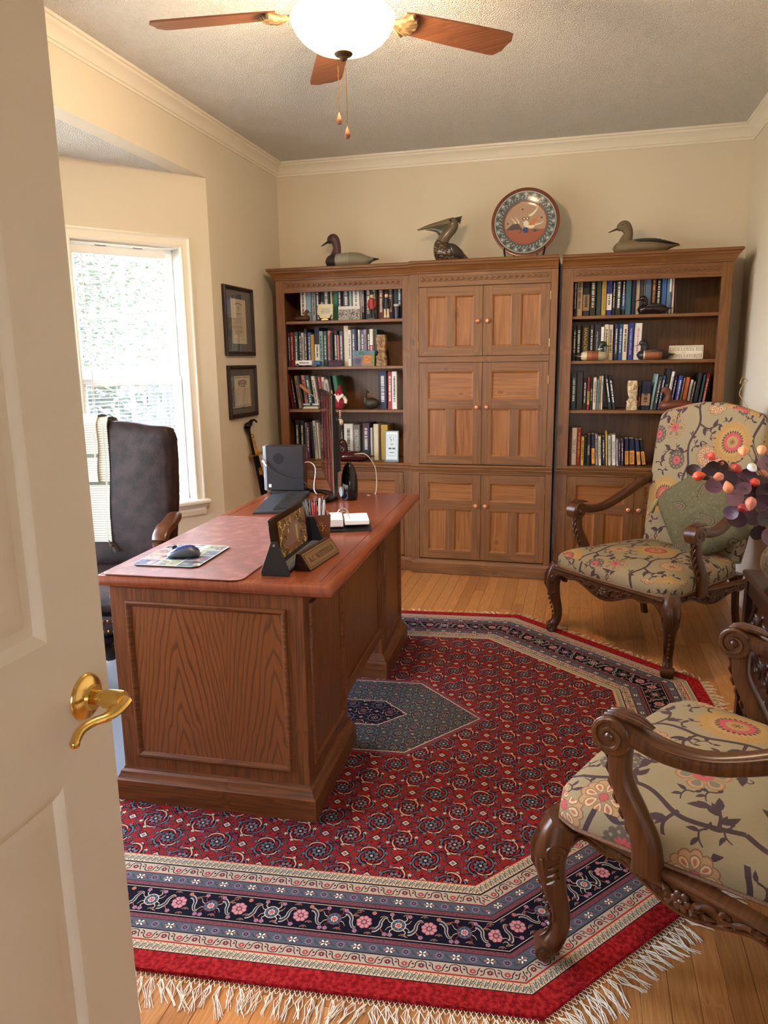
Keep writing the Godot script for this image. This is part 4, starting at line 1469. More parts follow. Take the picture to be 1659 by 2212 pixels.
func paisley_pen(base: Color, dark: Color, light: Color) -> Pen:
	var p := Pen.new(512, 512, base)
	var r := RandomNumberGenerator.new()
	r.seed = 8
	for k in 420:
		var a := Vector2(r.randf() * 512, r.randf() * 512)
		var ang := r.randf() * TAU
		var q := []
		for j in 6: q.append(a + Vector2(3.0 + j * 1.6, 0).rotated(ang + j * 0.8))
		p.line(q, 1.8, light if k % 3 else dark)
	for c in [Vector2(120, 130), Vector2(370, 110), Vector2(250, 330), Vector2(480, 380), Vector2(40, 400)]:
		for e in [[1.0, dark], [0.86, light], [0.78, base], [0.6, dark], [0.5, light], [0.42, rgb(112, 84, 74)]]:
			var q := PackedVector2Array()
			for k in 24:
				var a := TAU * k / 24.0
				var s := sin(a)
				var w: float = (52.0 - 34.0 * (0.5 - 0.5 * s)) * e[0]
				q.append(c + Vector2(cos(a) * w + 20.0 * (1 - s) * (1 - s) * 0.5 * e[0], -s * 72.0 * e[0]).rotated(c.x * 0.02))
			p.poly(q, e[1])
	p.weave(0.14, 5)
	return p

# ---------------------------------------------------------------- carved open armchair
func rail_outline(l: float, drop: float) -> PackedVector2Array:
	var q := PackedVector2Array()
	q.append(Vector2(-l / 2, 0.0))
	var n := 32
	for i in n + 1:
		var u := float(i) / n
		q.append(Vector2(-l / 2 + l * u, rail_y(l, drop, (u - 0.5) * l)))
	q.append(Vector2(l / 2, 0.0))
	return q

func scroll_pts(c: Vector3, u: Vector3, v: Vector3, r0: float, turns: float, n := 22, a0 := 0.0) -> Array:
	var q := []
	for i in n:
		var s := float(i) / (n - 1)
		var a := a0 + s * turns * TAU
		var r := r0 * (1.0 - 0.82 * s)
		q.append(c + u * cos(a) * r + v * sin(a) * r)
	return q

func rail_y(l: float, drop: float, x: float) -> float:
	var s := absf(x) / l * 2.0
	return -0.034 - drop * (0.5 + 0.5 * cos(PI * clampf(s / 0.62, 0, 1))) - 0.012 * exp(-pow((s - 0.66) / 0.09, 2.0)) - 0.05 * pow(maxf(0.0, s - 0.82) / 0.18, 2.0)

func carve_rail(m: MB, l: float, drop: float, z: float) -> void:
	var X := Vector3(1, 0, 0)
	var Y := Vector3(0, 1, 0)
	# the middle height of the wood at x, and a point f of the way from there to an edge
	var at := func(x: float, f: float, dz := 0.0):
		var lo := rail_y(l, drop, x) + 0.010
		return Vector3(x, (lo - 0.016) / 2 + f * (-0.016 - lo) / 2, z + dz)
	for s in [-1.0, 1.0]:
		m.tube(spline([at.call(s * 0.03, 0.1), at.call(s * 0.06, 0.6), at.call(s * 0.095, -0.3), at.call(s * 0.13, 0.3), at.call(s * 0.165, 0.0)], 5), [0.0055], 6, Vector3(0, 0, 1))
		m.tube(scroll_pts(at.call(s * 0.085, 0.1), X * s, Y, 0.0135, 1.3, 14, -1.5), [0.0042], 5, Vector3(0, 0, 1))
		m.tube(scroll_pts(at.call(s * 0.15, 0.0), X * s, Y, 0.009, 1.3, 14, 2.2), [0.0036], 5, Vector3(0, 0, 1))
		for k in 4:
			var f := 0.5 if k % 2 else -0.5
			var x: float = 0.045 + k * 0.028
			m.tube([at.call(s * x, f * 0.5), at.call(s * (x + 0.010), f * 1.1, 0.003), at.call(s * (x + 0.024), f * 1.2, -0.001)], [0.003, 0.0062, 0.0015], 6, Vector3(0, 0, 1))
		m.tube(spline([at.call(s * 0.18, 0.2), at.call(s * 0.215, 0.4), at.call(s * (l / 2 - 0.05), 0.4)], 5), [0.0045, 0.004, 0.003], 6, Vector3(0, 0, 1))
	var c: Vector3 = at.call(0.0, 0.0)
	for k in 6:
		var a := TAU * k / 6
		m.ball(c + Vector3(cos(a) * 0.014, sin(a) * 0.014, 0.003), Vector3(0.0095, 0.0095, 0.006), 8, 5)
	m.ball(c + Vector3(0, 0, 0.006), Vector3(0.007, 0.007, 0.006), 8, 5)
	for s in [-1.0, 1.0]:
		for k in 3: m.tube([c + Vector3(s * 0.018, -0.004, 0), c + Vector3(s * (0.026 + 0.004 * k), -0.014 + 0.012 * k, 0.004), c + Vector3(s * (0.038 + 0.003 * k), -0.019 + 0.018 * k, 0)], [0.004, 0.008, 0.0015], 6, Vector3(0, 0, 1))

func armchair(label: String, at: Vector3, turn: float, shift: Vector2) -> Node3D:
	var t := thing("carved_armchair", label, "armchair", at, turn)
	var fb: StandardMaterial3D = M.fabric
	var top := 0.355
	# upholstered seat
	var loops := []
	var outline := func(gx: float, y: float, crown := 0.0):
		var q := PackedVector3Array()
		var cor := [Vector2(-0.352, 0.328), Vector2(0.352, 0.328), Vector2(0.285, -0.285), Vector2(-0.285, -0.285)]
		for i in 4:
			var a: Vector2 = cor[i]
			var b: Vector2 = cor[(i + 1) % 4]
			for k in 10:
				var u := (k + 0.0) / 10.0
				var w := a.lerp(b, u)
				# rounded corners, bowed front
				var e := minf(u, 1.0 - u) * 2.0
				var rr := 0.028 * pow(maxf(0.0, 1.0 - e / 0.22), 2.0)
				w = w - w.normalized() * rr
				if i == 0: w.y += 0.022 * sin(PI * u)
				q.append(Vector3(w.x * gx, y, (w.y - 0.02) * gx + 0.02))
		return q
	for e in [[0.99, top - 0.004], [1.0, top + 0.004], [1.012, top + 0.022], [1.006, top + 0.045], [0.975, top + 0.063], [0.90, top + 0.078], [0.76, top + 0.091], [0.55, top + 0.101], [0.3, top + 0.106], [0.08, top + 0.108]]: loops.append(outline.call(e[0], e[1]))
	var m := mb().loft(loops, true, true)
	m.boxmap(1.0 / 0.62, shift)
	part(t, "seat", m, fb, "", 70.0)
	var pip: Array = Array(outline.call(1.008, top + 0.004))
	pip.append(pip[0])
	part(t, "piping", mb().tube(pip, [0.0045], 6, Vector3.UP, false), M.gimp)
	# upholstered back
	var o2 := PackedVector2Array()
	var half := [Vector2(0.262, 0.0), Vector2(0.272, 0.12), Vector2(0.285, 0.3), Vector2(0.297, 0.48), Vector2(0.303, 0.62), Vector2(0.296, 0.69), Vector2(0.272, 0.722), Vector2(0.22, 0.735), Vector2(0.14, 0.757), Vector2(0.06, 0.772)]
	for a in half: o2.append(a)
	for i in range(half.size() - 1, -1, -1): o2.append(Vector2(-half[i].x, half[i].y))
	var back_x := Transform3D(Basis.from_euler(Vector3(-0.2, 0, 0)), Vector3(0, 0.40, -0.285))
	m = mb()
	m.x = back_x
	loops = []
	for e in [[0.93, -0.052], [0.985, -0.046], [1.0, -0.03], [1.0, 0.024], [0.985, 0.04], [0.95, 0.05], [0.88, 0.058], [0.7, 0.066], [0.4, 0.07], [0.1, 0.071]]:
		var q := PackedVector3Array()
		for a in o2: q.append(Vector3(a.x * e[0], 0.37 + (a.y - 0.37) * e[0], e[1]))
		loops.append(q)
	m.loft(loops, true, true)
	m.boxmap(1.0 / 0.62, shift + Vector2(0.31, 0.13))
	part(t, "backrest", m, fb, "", 70.0)
	# rails with carved aprons
	for e in [[Vector3(0, top, 0.335), 0.0, 0.66, 0.058, "front_rail"], [Vector3(0.329, top, 0.02), PI / 2 - 0.109, 0.56, 0.045, "side_rail"], [Vector3(-0.329, top, 0.02), -PI / 2 + 0.109, 0.56, 0.045, "side_rail"], [Vector3(0, top, -0.29), PI, 0.52, 0.0, "rear_rail"]]:
		m = mb(e[0], Vector3(0, e[1], 0))
		m.prism(rail_outline(e[2], e[3]), -0.018, 0.016, 0.004)
		m.box(Vector3(0, -0.008, 0.004), Vector3(e[2], 0.014, 0.036), 0.005)
		# a raised lip follows the lower edge
		var ol := rail_outline(e[2], e[3])
		var lip := []
		for i in range(1, ol.size() - 1): lip.append(Vector3(ol[i].x, ol[i].y + 0.006, 0.016))
		m.tube(lip, [0.0055], 6, Vector3(0, 0, 1))
		var rl := part(t, e[4], m, M.walnut_h)
		if e[3] > 0.0:
			var cm := mb(e[0], Vector3(0, e[1], 0))
			carve_rail(cm, e[2], e[3], 0.018)
			part(rl, "carving", cm, M.walnut_h, "carved flower and scrolls")
	# legs
	for sx in [-1.0, 1.0]:
		var d := Vector3(sx * 0.62, 0, 0.78)
		var b := Vector3(sx * 0.338, 0, 0.305)
		m = mb()
		var pts := spline([b + Vector3(0, top, 0) - d * 0.004, b + Vector3(0, 0.32, 0) + d * 0.012, b + Vector3(0, 0.265, 0) + d * 0.024, b + Vector3(0, 0.19, 0) + d * 0.012, b + Vector3(0, 0.12, 0) - d * 0.006, b + Vector3(0, 0.07, 0) - d * 0.004, b + Vector3(0, 0.036, 0) + d * 0.012, b + Vector3(0, 0.021, 0) + d * 0.022], 5)
		var rd := spline([0.036, 0.040, 0.037, 0.028, 0.0215, 0.021, 0.023, 0.020], 5)
		m.tube(pts, rd, 14, d, true, 0.72)
		var side := d.cross(Vector3.UP)
		m.tube([b + d * 0.03 + Vector3(0, 0.024, 0) - side * 0.026, b + d * 0.03 + Vector3(0, 0.024, 0) + side * 0.026], [0.0225], 16)
		var lg := part(t, "leg", m, M.walnut_v)
		m = mb()
		# volute on the foot, acanthus on the knee
		for s in [-1.0, 1.0]: m.tube(scroll_pts(b + d * 0.03 + Vector3(0, 0.024, 0) + side * 0.0265 * s, d, Vector3.UP, 0.02, 1.6, 24, 1.2), [0.0036], 5, side)
		for s in [-1.0, 1.0]:
			var c0: Vector3 = b + Vector3(0, 0.292, 0) + d * 0.016 + side * s * 0.037
			m.tube(scroll_pts(c0, d * s, Vector3.UP, 0.026, 1.5, 24, 0.4), [0.0055, 0.005, 0.004], 6, side)
			m.tube(spline([c0 + d * 0.03 + Vector3(0, -0.01, 0), c0 + d * 0.022 + Vector3(0, -0.06, 0) - side * s * 0.008, c0 + d * 0.002 + Vector3(0, -0.12, 0) - side * s * 0.015, c0 - d * 0.004 + Vector3(0, -0.19, 0) - side * s * 0.019], 5), [0.005, 0.0045, 0.004, 0.003], 6, side)
			for j in 3: m.tube([c0 - d * 0.01 + Vector3(0, -0.02 - j * 0.02, 0) - side * s * 0.002 * j, c0 + d * 0.004 + Vector3(0, -0.034 - j * 0.021, 0) - side * s * 0.003 * j, c0 + d * 0.016 + Vector3(0, -0.038 - j * 0.022, 0) - side * s * 0.004 * j], [0.003, 0.006, 0.002], 6, side)
		for k in 5:
			var a := (k - 2) * 0.42
			var dir := d.rotated(Vector3.UP, a * 0.5)
			m.tube([b + Vector3(0, 0.335, 0) + dir * 0.050 + side * a * 0.01, b + Vector3(0, 0.30 - absf(a) * 0.01, 0) + dir * 0.062 + side * a * 0.03, b + Vector3(0, 0.255 + absf(a) * 0.02, 0) + dir * 0.061 + side * a * 0.038, b + Vector3(0, 0.225 + absf(a) * 0.03, 0) + dir * 0.050 + side * a * 0.028], [0.004, 0.008, 0.0065, 0.002], 6, d)
		for k in 5:
			var q := b + Vector3(0, 0.20 - k * 0.024, 0) + d * (0.043 - k * 0.0058)
			m.ball(q, Vector3(0.0072 - k * 0.0006, 0.0095, 0.0072 - k * 0.0006), 8, 5)
		m.tube(spline([b + Vector3(0, 0.09, 0) + d * 0.018, b + Vector3(0, 0.065, 0) + d * 0.024, b + Vector3(0, 0.05, 0) + d * 0.04], 4), [0.004, 0.007, 0.003], 6, side)
		part(lg, "carving", m, M.walnut_v, "carved leaf and foot volute")
		m = mb()
		m.tube(spline([Vector3(sx * 0.272, top, -0.275), Vector3(sx * 0.274, 0.25, -0.275), Vector3(sx * 0.278, 0.12, -0.29), Vector3(sx * 0.288, -0.013, -0.335)], 4), [0.03, 0.027, 0.022, 0.017], 10, Vector3(1, 0, 0), true, 0.7)
		part(t, "leg", m, M.walnut_v)
		# arm
		m = mb()
		pts = spline([Vector3(sx * 0.275, 0.765, -0.335), Vector3(sx * 0.292, 0.735, -0.25), Vector3(sx * 0.318, 0.67, -0.13), Vector3(sx * 0.335, 0.626, -0.02), Vector3(sx * 0.343, 0.618, 0.07), Vector3(sx * 0.345, 0.632, 0.14), Vector3(sx * 0.345, 0.642, 0.175)], 5)
		m.tube(pts, spline([Vector2(0.018, 0.024), Vector2(0.02, 0.026), Vector2(0.022, 0.023), Vector2(0.025, 0.021), Vector2(0.027, 0.021), Vector2(0.028, 0.023), Vector2(0.028, 0.026)], 5), 14, Vector3.UP, true, 0.75)
		var c := Vector3(sx * 0.345, 0.624, 0.182)
		m.tube([c - Vector3(0.03, 0, 0), c - Vector3(0.027, 0, 0), c + Vector3(0.027, 0, 0), c + Vector3(0.03, 0, 0)], [0.038, 0.0425, 0.0425, 0.038], 24, Vector3.UP)
		var ar := part(t, "arm", m, M.walnut_v)
		m = mb()
		for s in [-1.0, 1.0]:
			m.tube(scroll_pts(c + Vector3(0.0295 * s, 0, 0), Vector3(0, 0.0, -1), Vector3(0, 1, 0), 0.039, 1.7, 34, 0.6), [0.0058, 0.0055, 0.005], 6, Vector3(1, 0, 0))
			m.ball(c + Vector3(0.03 * s, 0, 0), Vector3(0.007, 0.011, 0.011), 10, 6)
			# a carved line runs back along the arm
			var ln := []
			for i in range(8, pts.size() - 3): ln.append(pts[i] + Vector3(s * 0.0215, 0.012, 0))
			m.tube(ln, [0.0034], 5, Vector3.UP)
		for k in 3: m.tube([c + Vector3((k - 1) * 0.014, 0.04, 0.02), c + Vector3((k - 1) * 0.014, 0.045, -0.005), c + Vector3((k - 1) * 0.012, 0.041, -0.05), c + Vector3((k - 1) * 0.006, 0.034, -0.08)], [0.003, 0.007, 0.006, 0.0015], 6, Vector3.UP)
		part(ar, "carving", m, M.walnut_v, "scroll carved on the arm end")
		# arm support
		m = mb()
		m.tube(spline([Vector3(sx * 0.338, top - 0.02, 0.10), Vector3(sx * 0.342, 0.40, 0.105), Vector3(sx * 0.345, 0.46, 0.13), Vector3(sx * 0.346, 0.53, 0.165), Vector3(sx * 0.346, 0.61, 0.168)], 6), spline([Vector2(0.024, 0.034), Vector2(0.023, 0.03), Vector2(0.022, 0.025), Vector2(0.0215, 0.023), Vector2(0.022, 0.025)], 6), 14, Vector3(0, 0, 1), true, 0.7)
		var ps := part(t, "arm_support", m, M.walnut_v)
		m = mb()
		for k in 6:
			var u := k / 5.0
			var q := Vector3(sx * 0.345, 0.42 + u * 0.15, 0.139 + 0.053 * sin(u * 1.6))
			for s in [-1.0, 1.0]: m.tube([q + Vector3(s * 0.002, -0.014, 0), q + Vector3(s * 0.008, 0.004, 0.003), q + Vector3(s * 0.012, 0.022, 0.0)], [0.003, 0.0062, 0.0015], 6, Vector3(0, 0, 1))
		m.tube(spline([Vector3(sx * 0.345, 0.405, 0.138), Vector3(sx * 0.346, 0.47, 0.161), Vector3(sx * 0.346, 0.53, 0.192), Vector3(sx * 0.346, 0.585, 0.195)], 4), [0.003, 0.005, 0.005, 0.003], 6, Vector3(1, 0, 0))
		part(ps, "carving", m, M.walnut_v, "carved leaf on the front")
	return t

func tassel(m: MB, a: Vector3, d: Vector3, s := 1.0) -> void:
	var p := [a, a + d * 0.012 * s, a + d * 0.02 * s, a + d * 0.045 * s, a + d * 0.05 * s, a + d * 0.058 * s, a + d * 0.095 * s]
	m.tube(p, [0.003 * s, 0.004 * s, 0.012 * s, 0.015 * s, 0.006 * s, 0.009 * s, 0.014 * s], 12, Vector3(0.3, 0.2, 1))

func cushion(label: String, at: Vector3, basis: Basis, size: float, mt: Material) -> void:
	var t := thing("throw_cushion", label, "cushion", at)
	t.basis = basis
	var m := mb()
	var loops := []
	var n := 40
	for k in 17:
		var a := PI * (k + 0.0) / 16
		var z := -cos(a)
		var r := maxf(0.02, pow(sin(a), 0.45))
		var q := PackedVector3Array()
		for i in n:
			var b := TAU * i / n
			var c := cos(b)
			var s := sin(b)
			var sq := 1.0 / pow(pow(absf(c), 5.0) + pow(absf(s), 5.0), 1.0 / 5.0) * (1.0 + 0.05 * pow(absf(sin(2.0 * b)), 6.0))
			var pinch := 1.0 - 0.5 * pow(absf(c * s) * 2.0, 3.0)
			q.append(Vector3(c * sq * r * size / 2, s * sq * r * size / 2, z * size * 0.19 * lerpf(1.0, pinch, r)))
		loops.append(q)
	m.loft(loops, true, true)
	m.planar(Vector3(3.4, 0, 0), Vector3(0, 3.4, 0))
	part(t, "cover", m, mt, "", 80.0)
	for c in [Vector3(-1, -1, 0), Vector3(1, -1, 0), Vector3(1, 1, 0), Vector3(-1, 1, 0)]:
		m = mb()
		var dn := basis.inverse() * Vector3(0, -1, 0)
		tassel(m, c * size * 0.455, (dn * (1.0 if c.y > 0 else 0.25) + c * (0.35 if c.y > 0 else 0.8)).normalized(), 1.0)
		part(t, "tassel", m, M.tassel)

func build_armchairs() -> void:
	M.fabric = printed(fabric_pen(), 0.95, 0.3)
	bump(M.fabric, nbump(0.4, 4.0, 12, 256, 2), 0.0)
	M.fabric.normal_enabled = false
	M.gimp = tri_tex(mat(Color.WHITE, 0.95), ntex(0.2, [rgb(108, 78, 60), rgb(150, 128, 92), rgb(120, 60, 58)], [0.3, 0.5, 0.75], 2, 128), Vector3(14, 14, 14))
	M.tassel = mat(rgb(146, 130, 84), 0.9)
	armchair("carved walnut armchair in flowered fabric, its back turned to the bookcases", Vector3(0.389, 0.0132, -3.748), deg_to_rad(-43), Vector2(0.1, 0.2))
	armchair("carved walnut armchair in flowered fabric with its front leg on the fringed rug corner", Vector3(0.433, 0.0132, -1.70), deg_to_rad(-120), Vector2(0.45, 0.05))
	var gp := printed(paisley_pen(rgb(98, 92, 68), rgb(70, 60, 54), rgb(132, 122, 90)), 0.9, 0.3)
	var bs := Basis.from_euler(Vector3(-0.30, deg_to_rad(-38), 0)) * Basis.from_euler(Vector3(0, 0, 0.62))
	cushion("olive paisley cushion with tassels leaning in the armchair by the bookcase", Vector3(0.615, 0.655, -3.80), bs, 0.40, gp)
	var pp := printed(paisley_pen(rgb(150, 142, 114), rgb(120, 110, 92), rgb(176, 166, 136)), 0.9, 0.3)
	cushion("pale olive cushion on the seat of the armchair nearest the doorway", Vector3(0.60, 0.655, -1.67), Basis.from_euler(Vector3(-0.35, deg_to_rad(-120), 0)) * Basis.from_euler(Vector3(0, 0, 0.7)), 0.38, pp)

# ---------------------------------------------------------------- side table, vase and dried flowers
func build_side_table() -> void:
	var t := thing("side_table", "dark carved wooden side table between the two armchairs", "table", Vector3(0.785, 0, -2.71))
	var hx := 0.148
	var hz := 0.285
	part(t, "top", mb().tiers(-hx + 0.01, hx - 0.01, -hz + 0.01, hz - 0.01, [[-0.004, 0.572], [0.004, 0.574], [0.009, 0.579], [0.010, 0.590], [0.006, 0.597], [0.0, 0.6]]), M.dark_wood_v, "", 25.0)
	var legs := [Vector3(-hx + 0.03, 0, -hz + 0.03), Vector3(hx - 0.03, 0, -hz + 0.03), Vector3(hx - 0.03, 0, hz - 0.03), Vector3(-hx + 0.03, 0, hz - 0.03)]
	for l in legs: part(t, "leg", mb().box(l + Vector3(0, 0.286, 0), Vector3(0.042, 0.572, 0.042), 0.004), M.dark_wood_v)
	for s in [-1, 1]:
		part(t, "apron", mb().box(Vector3(s * (hx - 0.026), 0.54, 0), Vector3(0.02, 0.062, 2 * hz - 0.1), 0.003), M.dark_wood_h)
		part(t, "apron", mb().box(Vector3(0, 0.54, s * (hz - 0.026)), Vector3(2 * hx - 0.1, 0.062, 0.02), 0.003), M.dark_wood_h)
		part(t, "lower_rail", mb().box(Vector3(s * (hx - 0.03), 0.07, 0), Vector3(0.02, 0.035, 2 * hz - 0.1), 0.003), M.dark_wood_h)
	part(t, "shelf", mb().box(Vector3(0, 0.09, 0), Vector3(2 * hx - 0.06, 0.014, 2 * hz - 0.06), 0.003), M.dark_wood_v)
	# side panel with pierced scroll carving
	var sp := part(t, "side_panel", mb().box(Vector3(-hx + 0.036, 0.30, 0), Vector3(0.008, 0.42, 2 * hz - 0.1), 0.001), M.dark_wood_v)
	var m := mb()
	for k in 4:
		for j in 3:
			var c := Vector3(-hx + 0.0315, 0.16 + j * 0.135, -0.18 + k * 0.12)
			for s in [-1.0, 1.0]:
				m.tube(scroll_pts(c, Vector3(0, 0, s), Vector3(0, 1, 0), 0.045, 1.5, 20, -0.8), [0.007, 0.006, 0.005], 6, Vector3(1, 0, 0))
			m.ball(c + Vector3(0, 0.05, 0), Vector3(0.008, 0.014, 0.014), 8, 5)
	part(sp, "carving", m, M.dark_wood_h, "pierced scroll carving")
	for s in [-1.0, 1.0]: part(t, "corner_bracket", mb().tube([Vector3(-hx + 0.03, 0.40, s * (hz - 0.055)), Vector3(-hx + 0.03, 0.5, s * (hz - 0.14))], [0.01], 6), M.dark_wood_v)
	# vase
	var glaze := tri_tex(mat(Color.WHITE, 0.4), ntex(0.05, [rgb(54, 40, 26), rgb(92, 70, 44), rgb(116, 92, 60)], [0.25, 0.5, 0.8], 6, 128), Vector3(6, 6, 6))
	var vx := Vector3(0.742, 0.6003, -2.775)
	var v := thing("ceramic_vase", "round mottled brown ceramic vase on the side table", "vase", vx)
	m = mb().lathe([Vector2(0.03, 0.17), Vector2(0.034, 0.205), Vector2(0.042, 0.212), Vector2(0.046, 0.206), Vector2(0.04, 0.19), Vector2(0.046, 0.172), Vector2(0.075, 0.145), Vector2(0.094, 0.105), Vector2(0.096, 0.075), Vector2(0.084, 0.04), Vector2(0.062, 0.012), Vector2(0.052, 0.004), Vector2(0.052, 0.0)], 32)
	part(v, "body", m, glaze)
	# dried flowers: lanterns, money plant, round plum leaves
	var f := thing("dried_flowers", "bunch of orange lantern pods and plum leaves in the brown vase", "flowers", vx)
	var neck := Vector3(0, 0.14, 0)
	var pc := []
	for c in [rgb(196, 74, 52), rgb(222, 150, 104), rgb(226, 156, 110), rgb(214, 132, 112), rgb(170, 58, 46), rgb(206, 204, 200), rgb(196, 126, 100), rgb(206, 78, 48), rgb(214, 138, 100), rgb(200, 66, 44), rgb(190, 116, 98), rgb(196, 120, 92), rgb(178, 62, 62)]:
		var q := mat(c, 0.4)
		q.backlight_enabled = true
		q.backlight = Color(0.25, 0.2, 0.18)
		pc.append(q)
	var pods := [[0.45, 1.066, -2.72], [0.564, 1.074, -2.8], [0.618, 1.082, -2.78], [0.492, 1.032, -2.8], [0.538, 1.019, -2.76], [0.577, 1.031, -2.7], [0.474, 0.997, -2.7], [0.418, 0.993, -2.74], [0.503, 0.965, -2.68], [0.596, 0.975, -2.74], [0.573, 0.915, -2.66], [0.634, 0.991, -2.82], [0.563, 0.887, -2.72]]
	var r := RandomNumberGenerator.new()
	r.seed = 31
	var lan := mb()
	var lp := []
	for k in 11:
		var s := k / 10.0
		var rad := 0.5 * pow(sin(PI * clampf(s * 0.97 + 0.03, 0, 1)), 0.75) * (1.0 - 0.35 * s)
		var q := PackedVector3Array()
		for i in 20:
			var a := TAU * i / 20
			var rr := maxf(0.01, rad * (1.0 + 0.14 * absf(cos(a * 2.5))))
			q.append(Vector3(cos(a) * rr, s * 1.25, sin(a) * rr))
		lp.append(q)
	lan.loft(lp, true, true)
	var lme := lan.done(30.0)
	var stem := mat(rgb(84, 62, 48), 0.8)
	for k in pods.size():
		var p := Vector3(pods[k][0], pods[k][1], pods[k][2]) - vx
		var d := Vector3(r.randf() - 0.5, r.randf() * 0.8 - 0.5, r.randf() - 0.4).normalized()
		var s := r.randf_range(0.030, 0.040)
		var o := part(f, "lantern_pod", lme, pc[k])
		var up := d
		var sx := up.cross(Vector3(0.2, 0.3, 1)).normalized()
		o.transform = Transform3D(Basis(sx, up, sx.cross(up)).scaled(Vector3(s, s, s)), p - d * s * 0.6)
		var mid := neck.lerp(p, 0.55) + Vector3(0, 0.05, 0)
		part(f, "stem", mb().tube(spline([neck + Vector3(r.randf() * 0.02 - 0.01, -0.06, r.randf() * 0.02 - 0.01), neck, mid, p - d * s * 0.6], 5), [0.0016, 0.0014, 0.001], 5), stem)
	var lm := []
	for c in [rgb(44, 22, 30), rgb(96, 64, 84), rgb(132, 100, 116), rgb(58, 30, 42), rgb(74, 46, 62)]: lm.append(mat(c, 0.5))
	var leaves := [[0.403, 1.012, -2.75, 0], [0.461, 1.02, -2.74, 0], [0.5, 1.022, -2.78, 3], [0.512, 0.987, -2.73, 0], [0.453, 1.001, -2.76, 0], [0.465, 0.963, -2.71, 1], [0.541, 0.956, -2.75, 2], [0.558, 0.96, -2.7, 2], [0.524, 0.874, -2.7, 4], [0.553, 0.846, -2.73, 3], [0.592, 0.94, -2.72, 4], [0.623, 0.973, -2.76, 0], [0.562, 0.978, -2.79, 2], [0.622, 0.914, -2.7, 4], [0.605, 0.85, -2.75, 1], [0.629, 0.858, -2.7, 0], [0.63, 0.951, -2.72, 3], [0.618, 0.807, -2.71, 0], [0.59, 0.985, -2.8, 4], [0.65, 1.03, -2.84, 2], [0.645, 0.80, -2.68, 1], [0.66, 0.90, -2.66, 3], [0.53, 0.93, -2.68, 2]]
	for e in leaves:
		var p := Vector3(e[0], e[1], e[2]) - vx
		var n := Vector3(r.randf() * 1.2 - 0.6, r.randf() * 1.0 - 0.3, 0.9).normalized()
		var u := n.cross(Vector3(0, 1, 0.1)).normalized()
		var w := n.cross(u)
		var s := r.randf_range(0.024, 0.034)
		m = mb()
		var rim := []
		for g in [[1.0, 0.0], [0.55, -0.0045], [0.12, -0.006]]:
			var q := PackedVector3Array()
			for i in 16:
				var a := TAU * i / 16
				var rr: float = s * g[0] * (1.0 + 0.08 * cos(a))
				q.append(p + u * cos(a) * rr + w * sin(a) * rr * 0.9 + n * g[1])
			rim.append(q)
		m.loft(rim, false, true)
		var under := []
		for q in rim:
			var q2 := PackedVector3Array()
			for a in q: q2.append(a - n * 0.0007)
			under.append(q2)
		under.reverse()
		m.loft(under, true, false)
		part(f, "leaf", m, lm[e[3]])
		if r.randf() < 0.7: part(f, "stem", mb().tube(spline([neck + Vector3(0, -0.03, 0), neck.lerp(p, 0.5) + Vector3(0, 0.04, 0), p], 4), [0.0014, 0.001], 5), stem)
	var gold := mat(rgb(170, 140, 86), 0.5)
	part(f, "curled_twig", mb().tube(spline([neck, Vector3(-0.15, 0.526, -0.075), Vector3(-0.159, 0.607, -0.075), Vector3(-0.182, 0.647, -0.07), Vector3(-0.195, 0.671, -0.075), Vector3(-0.183, 0.703, -0.08), Vector3(-0.172, 0.715, -0.075), Vector3(-0.19, 0.725, -0.07), Vector3(-0.196, 0.705, -0.072)], 6), [0.0011], 5), gold)
	part(f, "curled_twig", mb().tube(spline([neck, Vector3(-0.14, 0.42, -0.02), Vector3(-0.165, 0.52, -0.01), Vector3(-0.18, 0.56, -0.02), Vector3(-0.20, 0.57, -0.03)], 6), [0.0011], 5), gold)

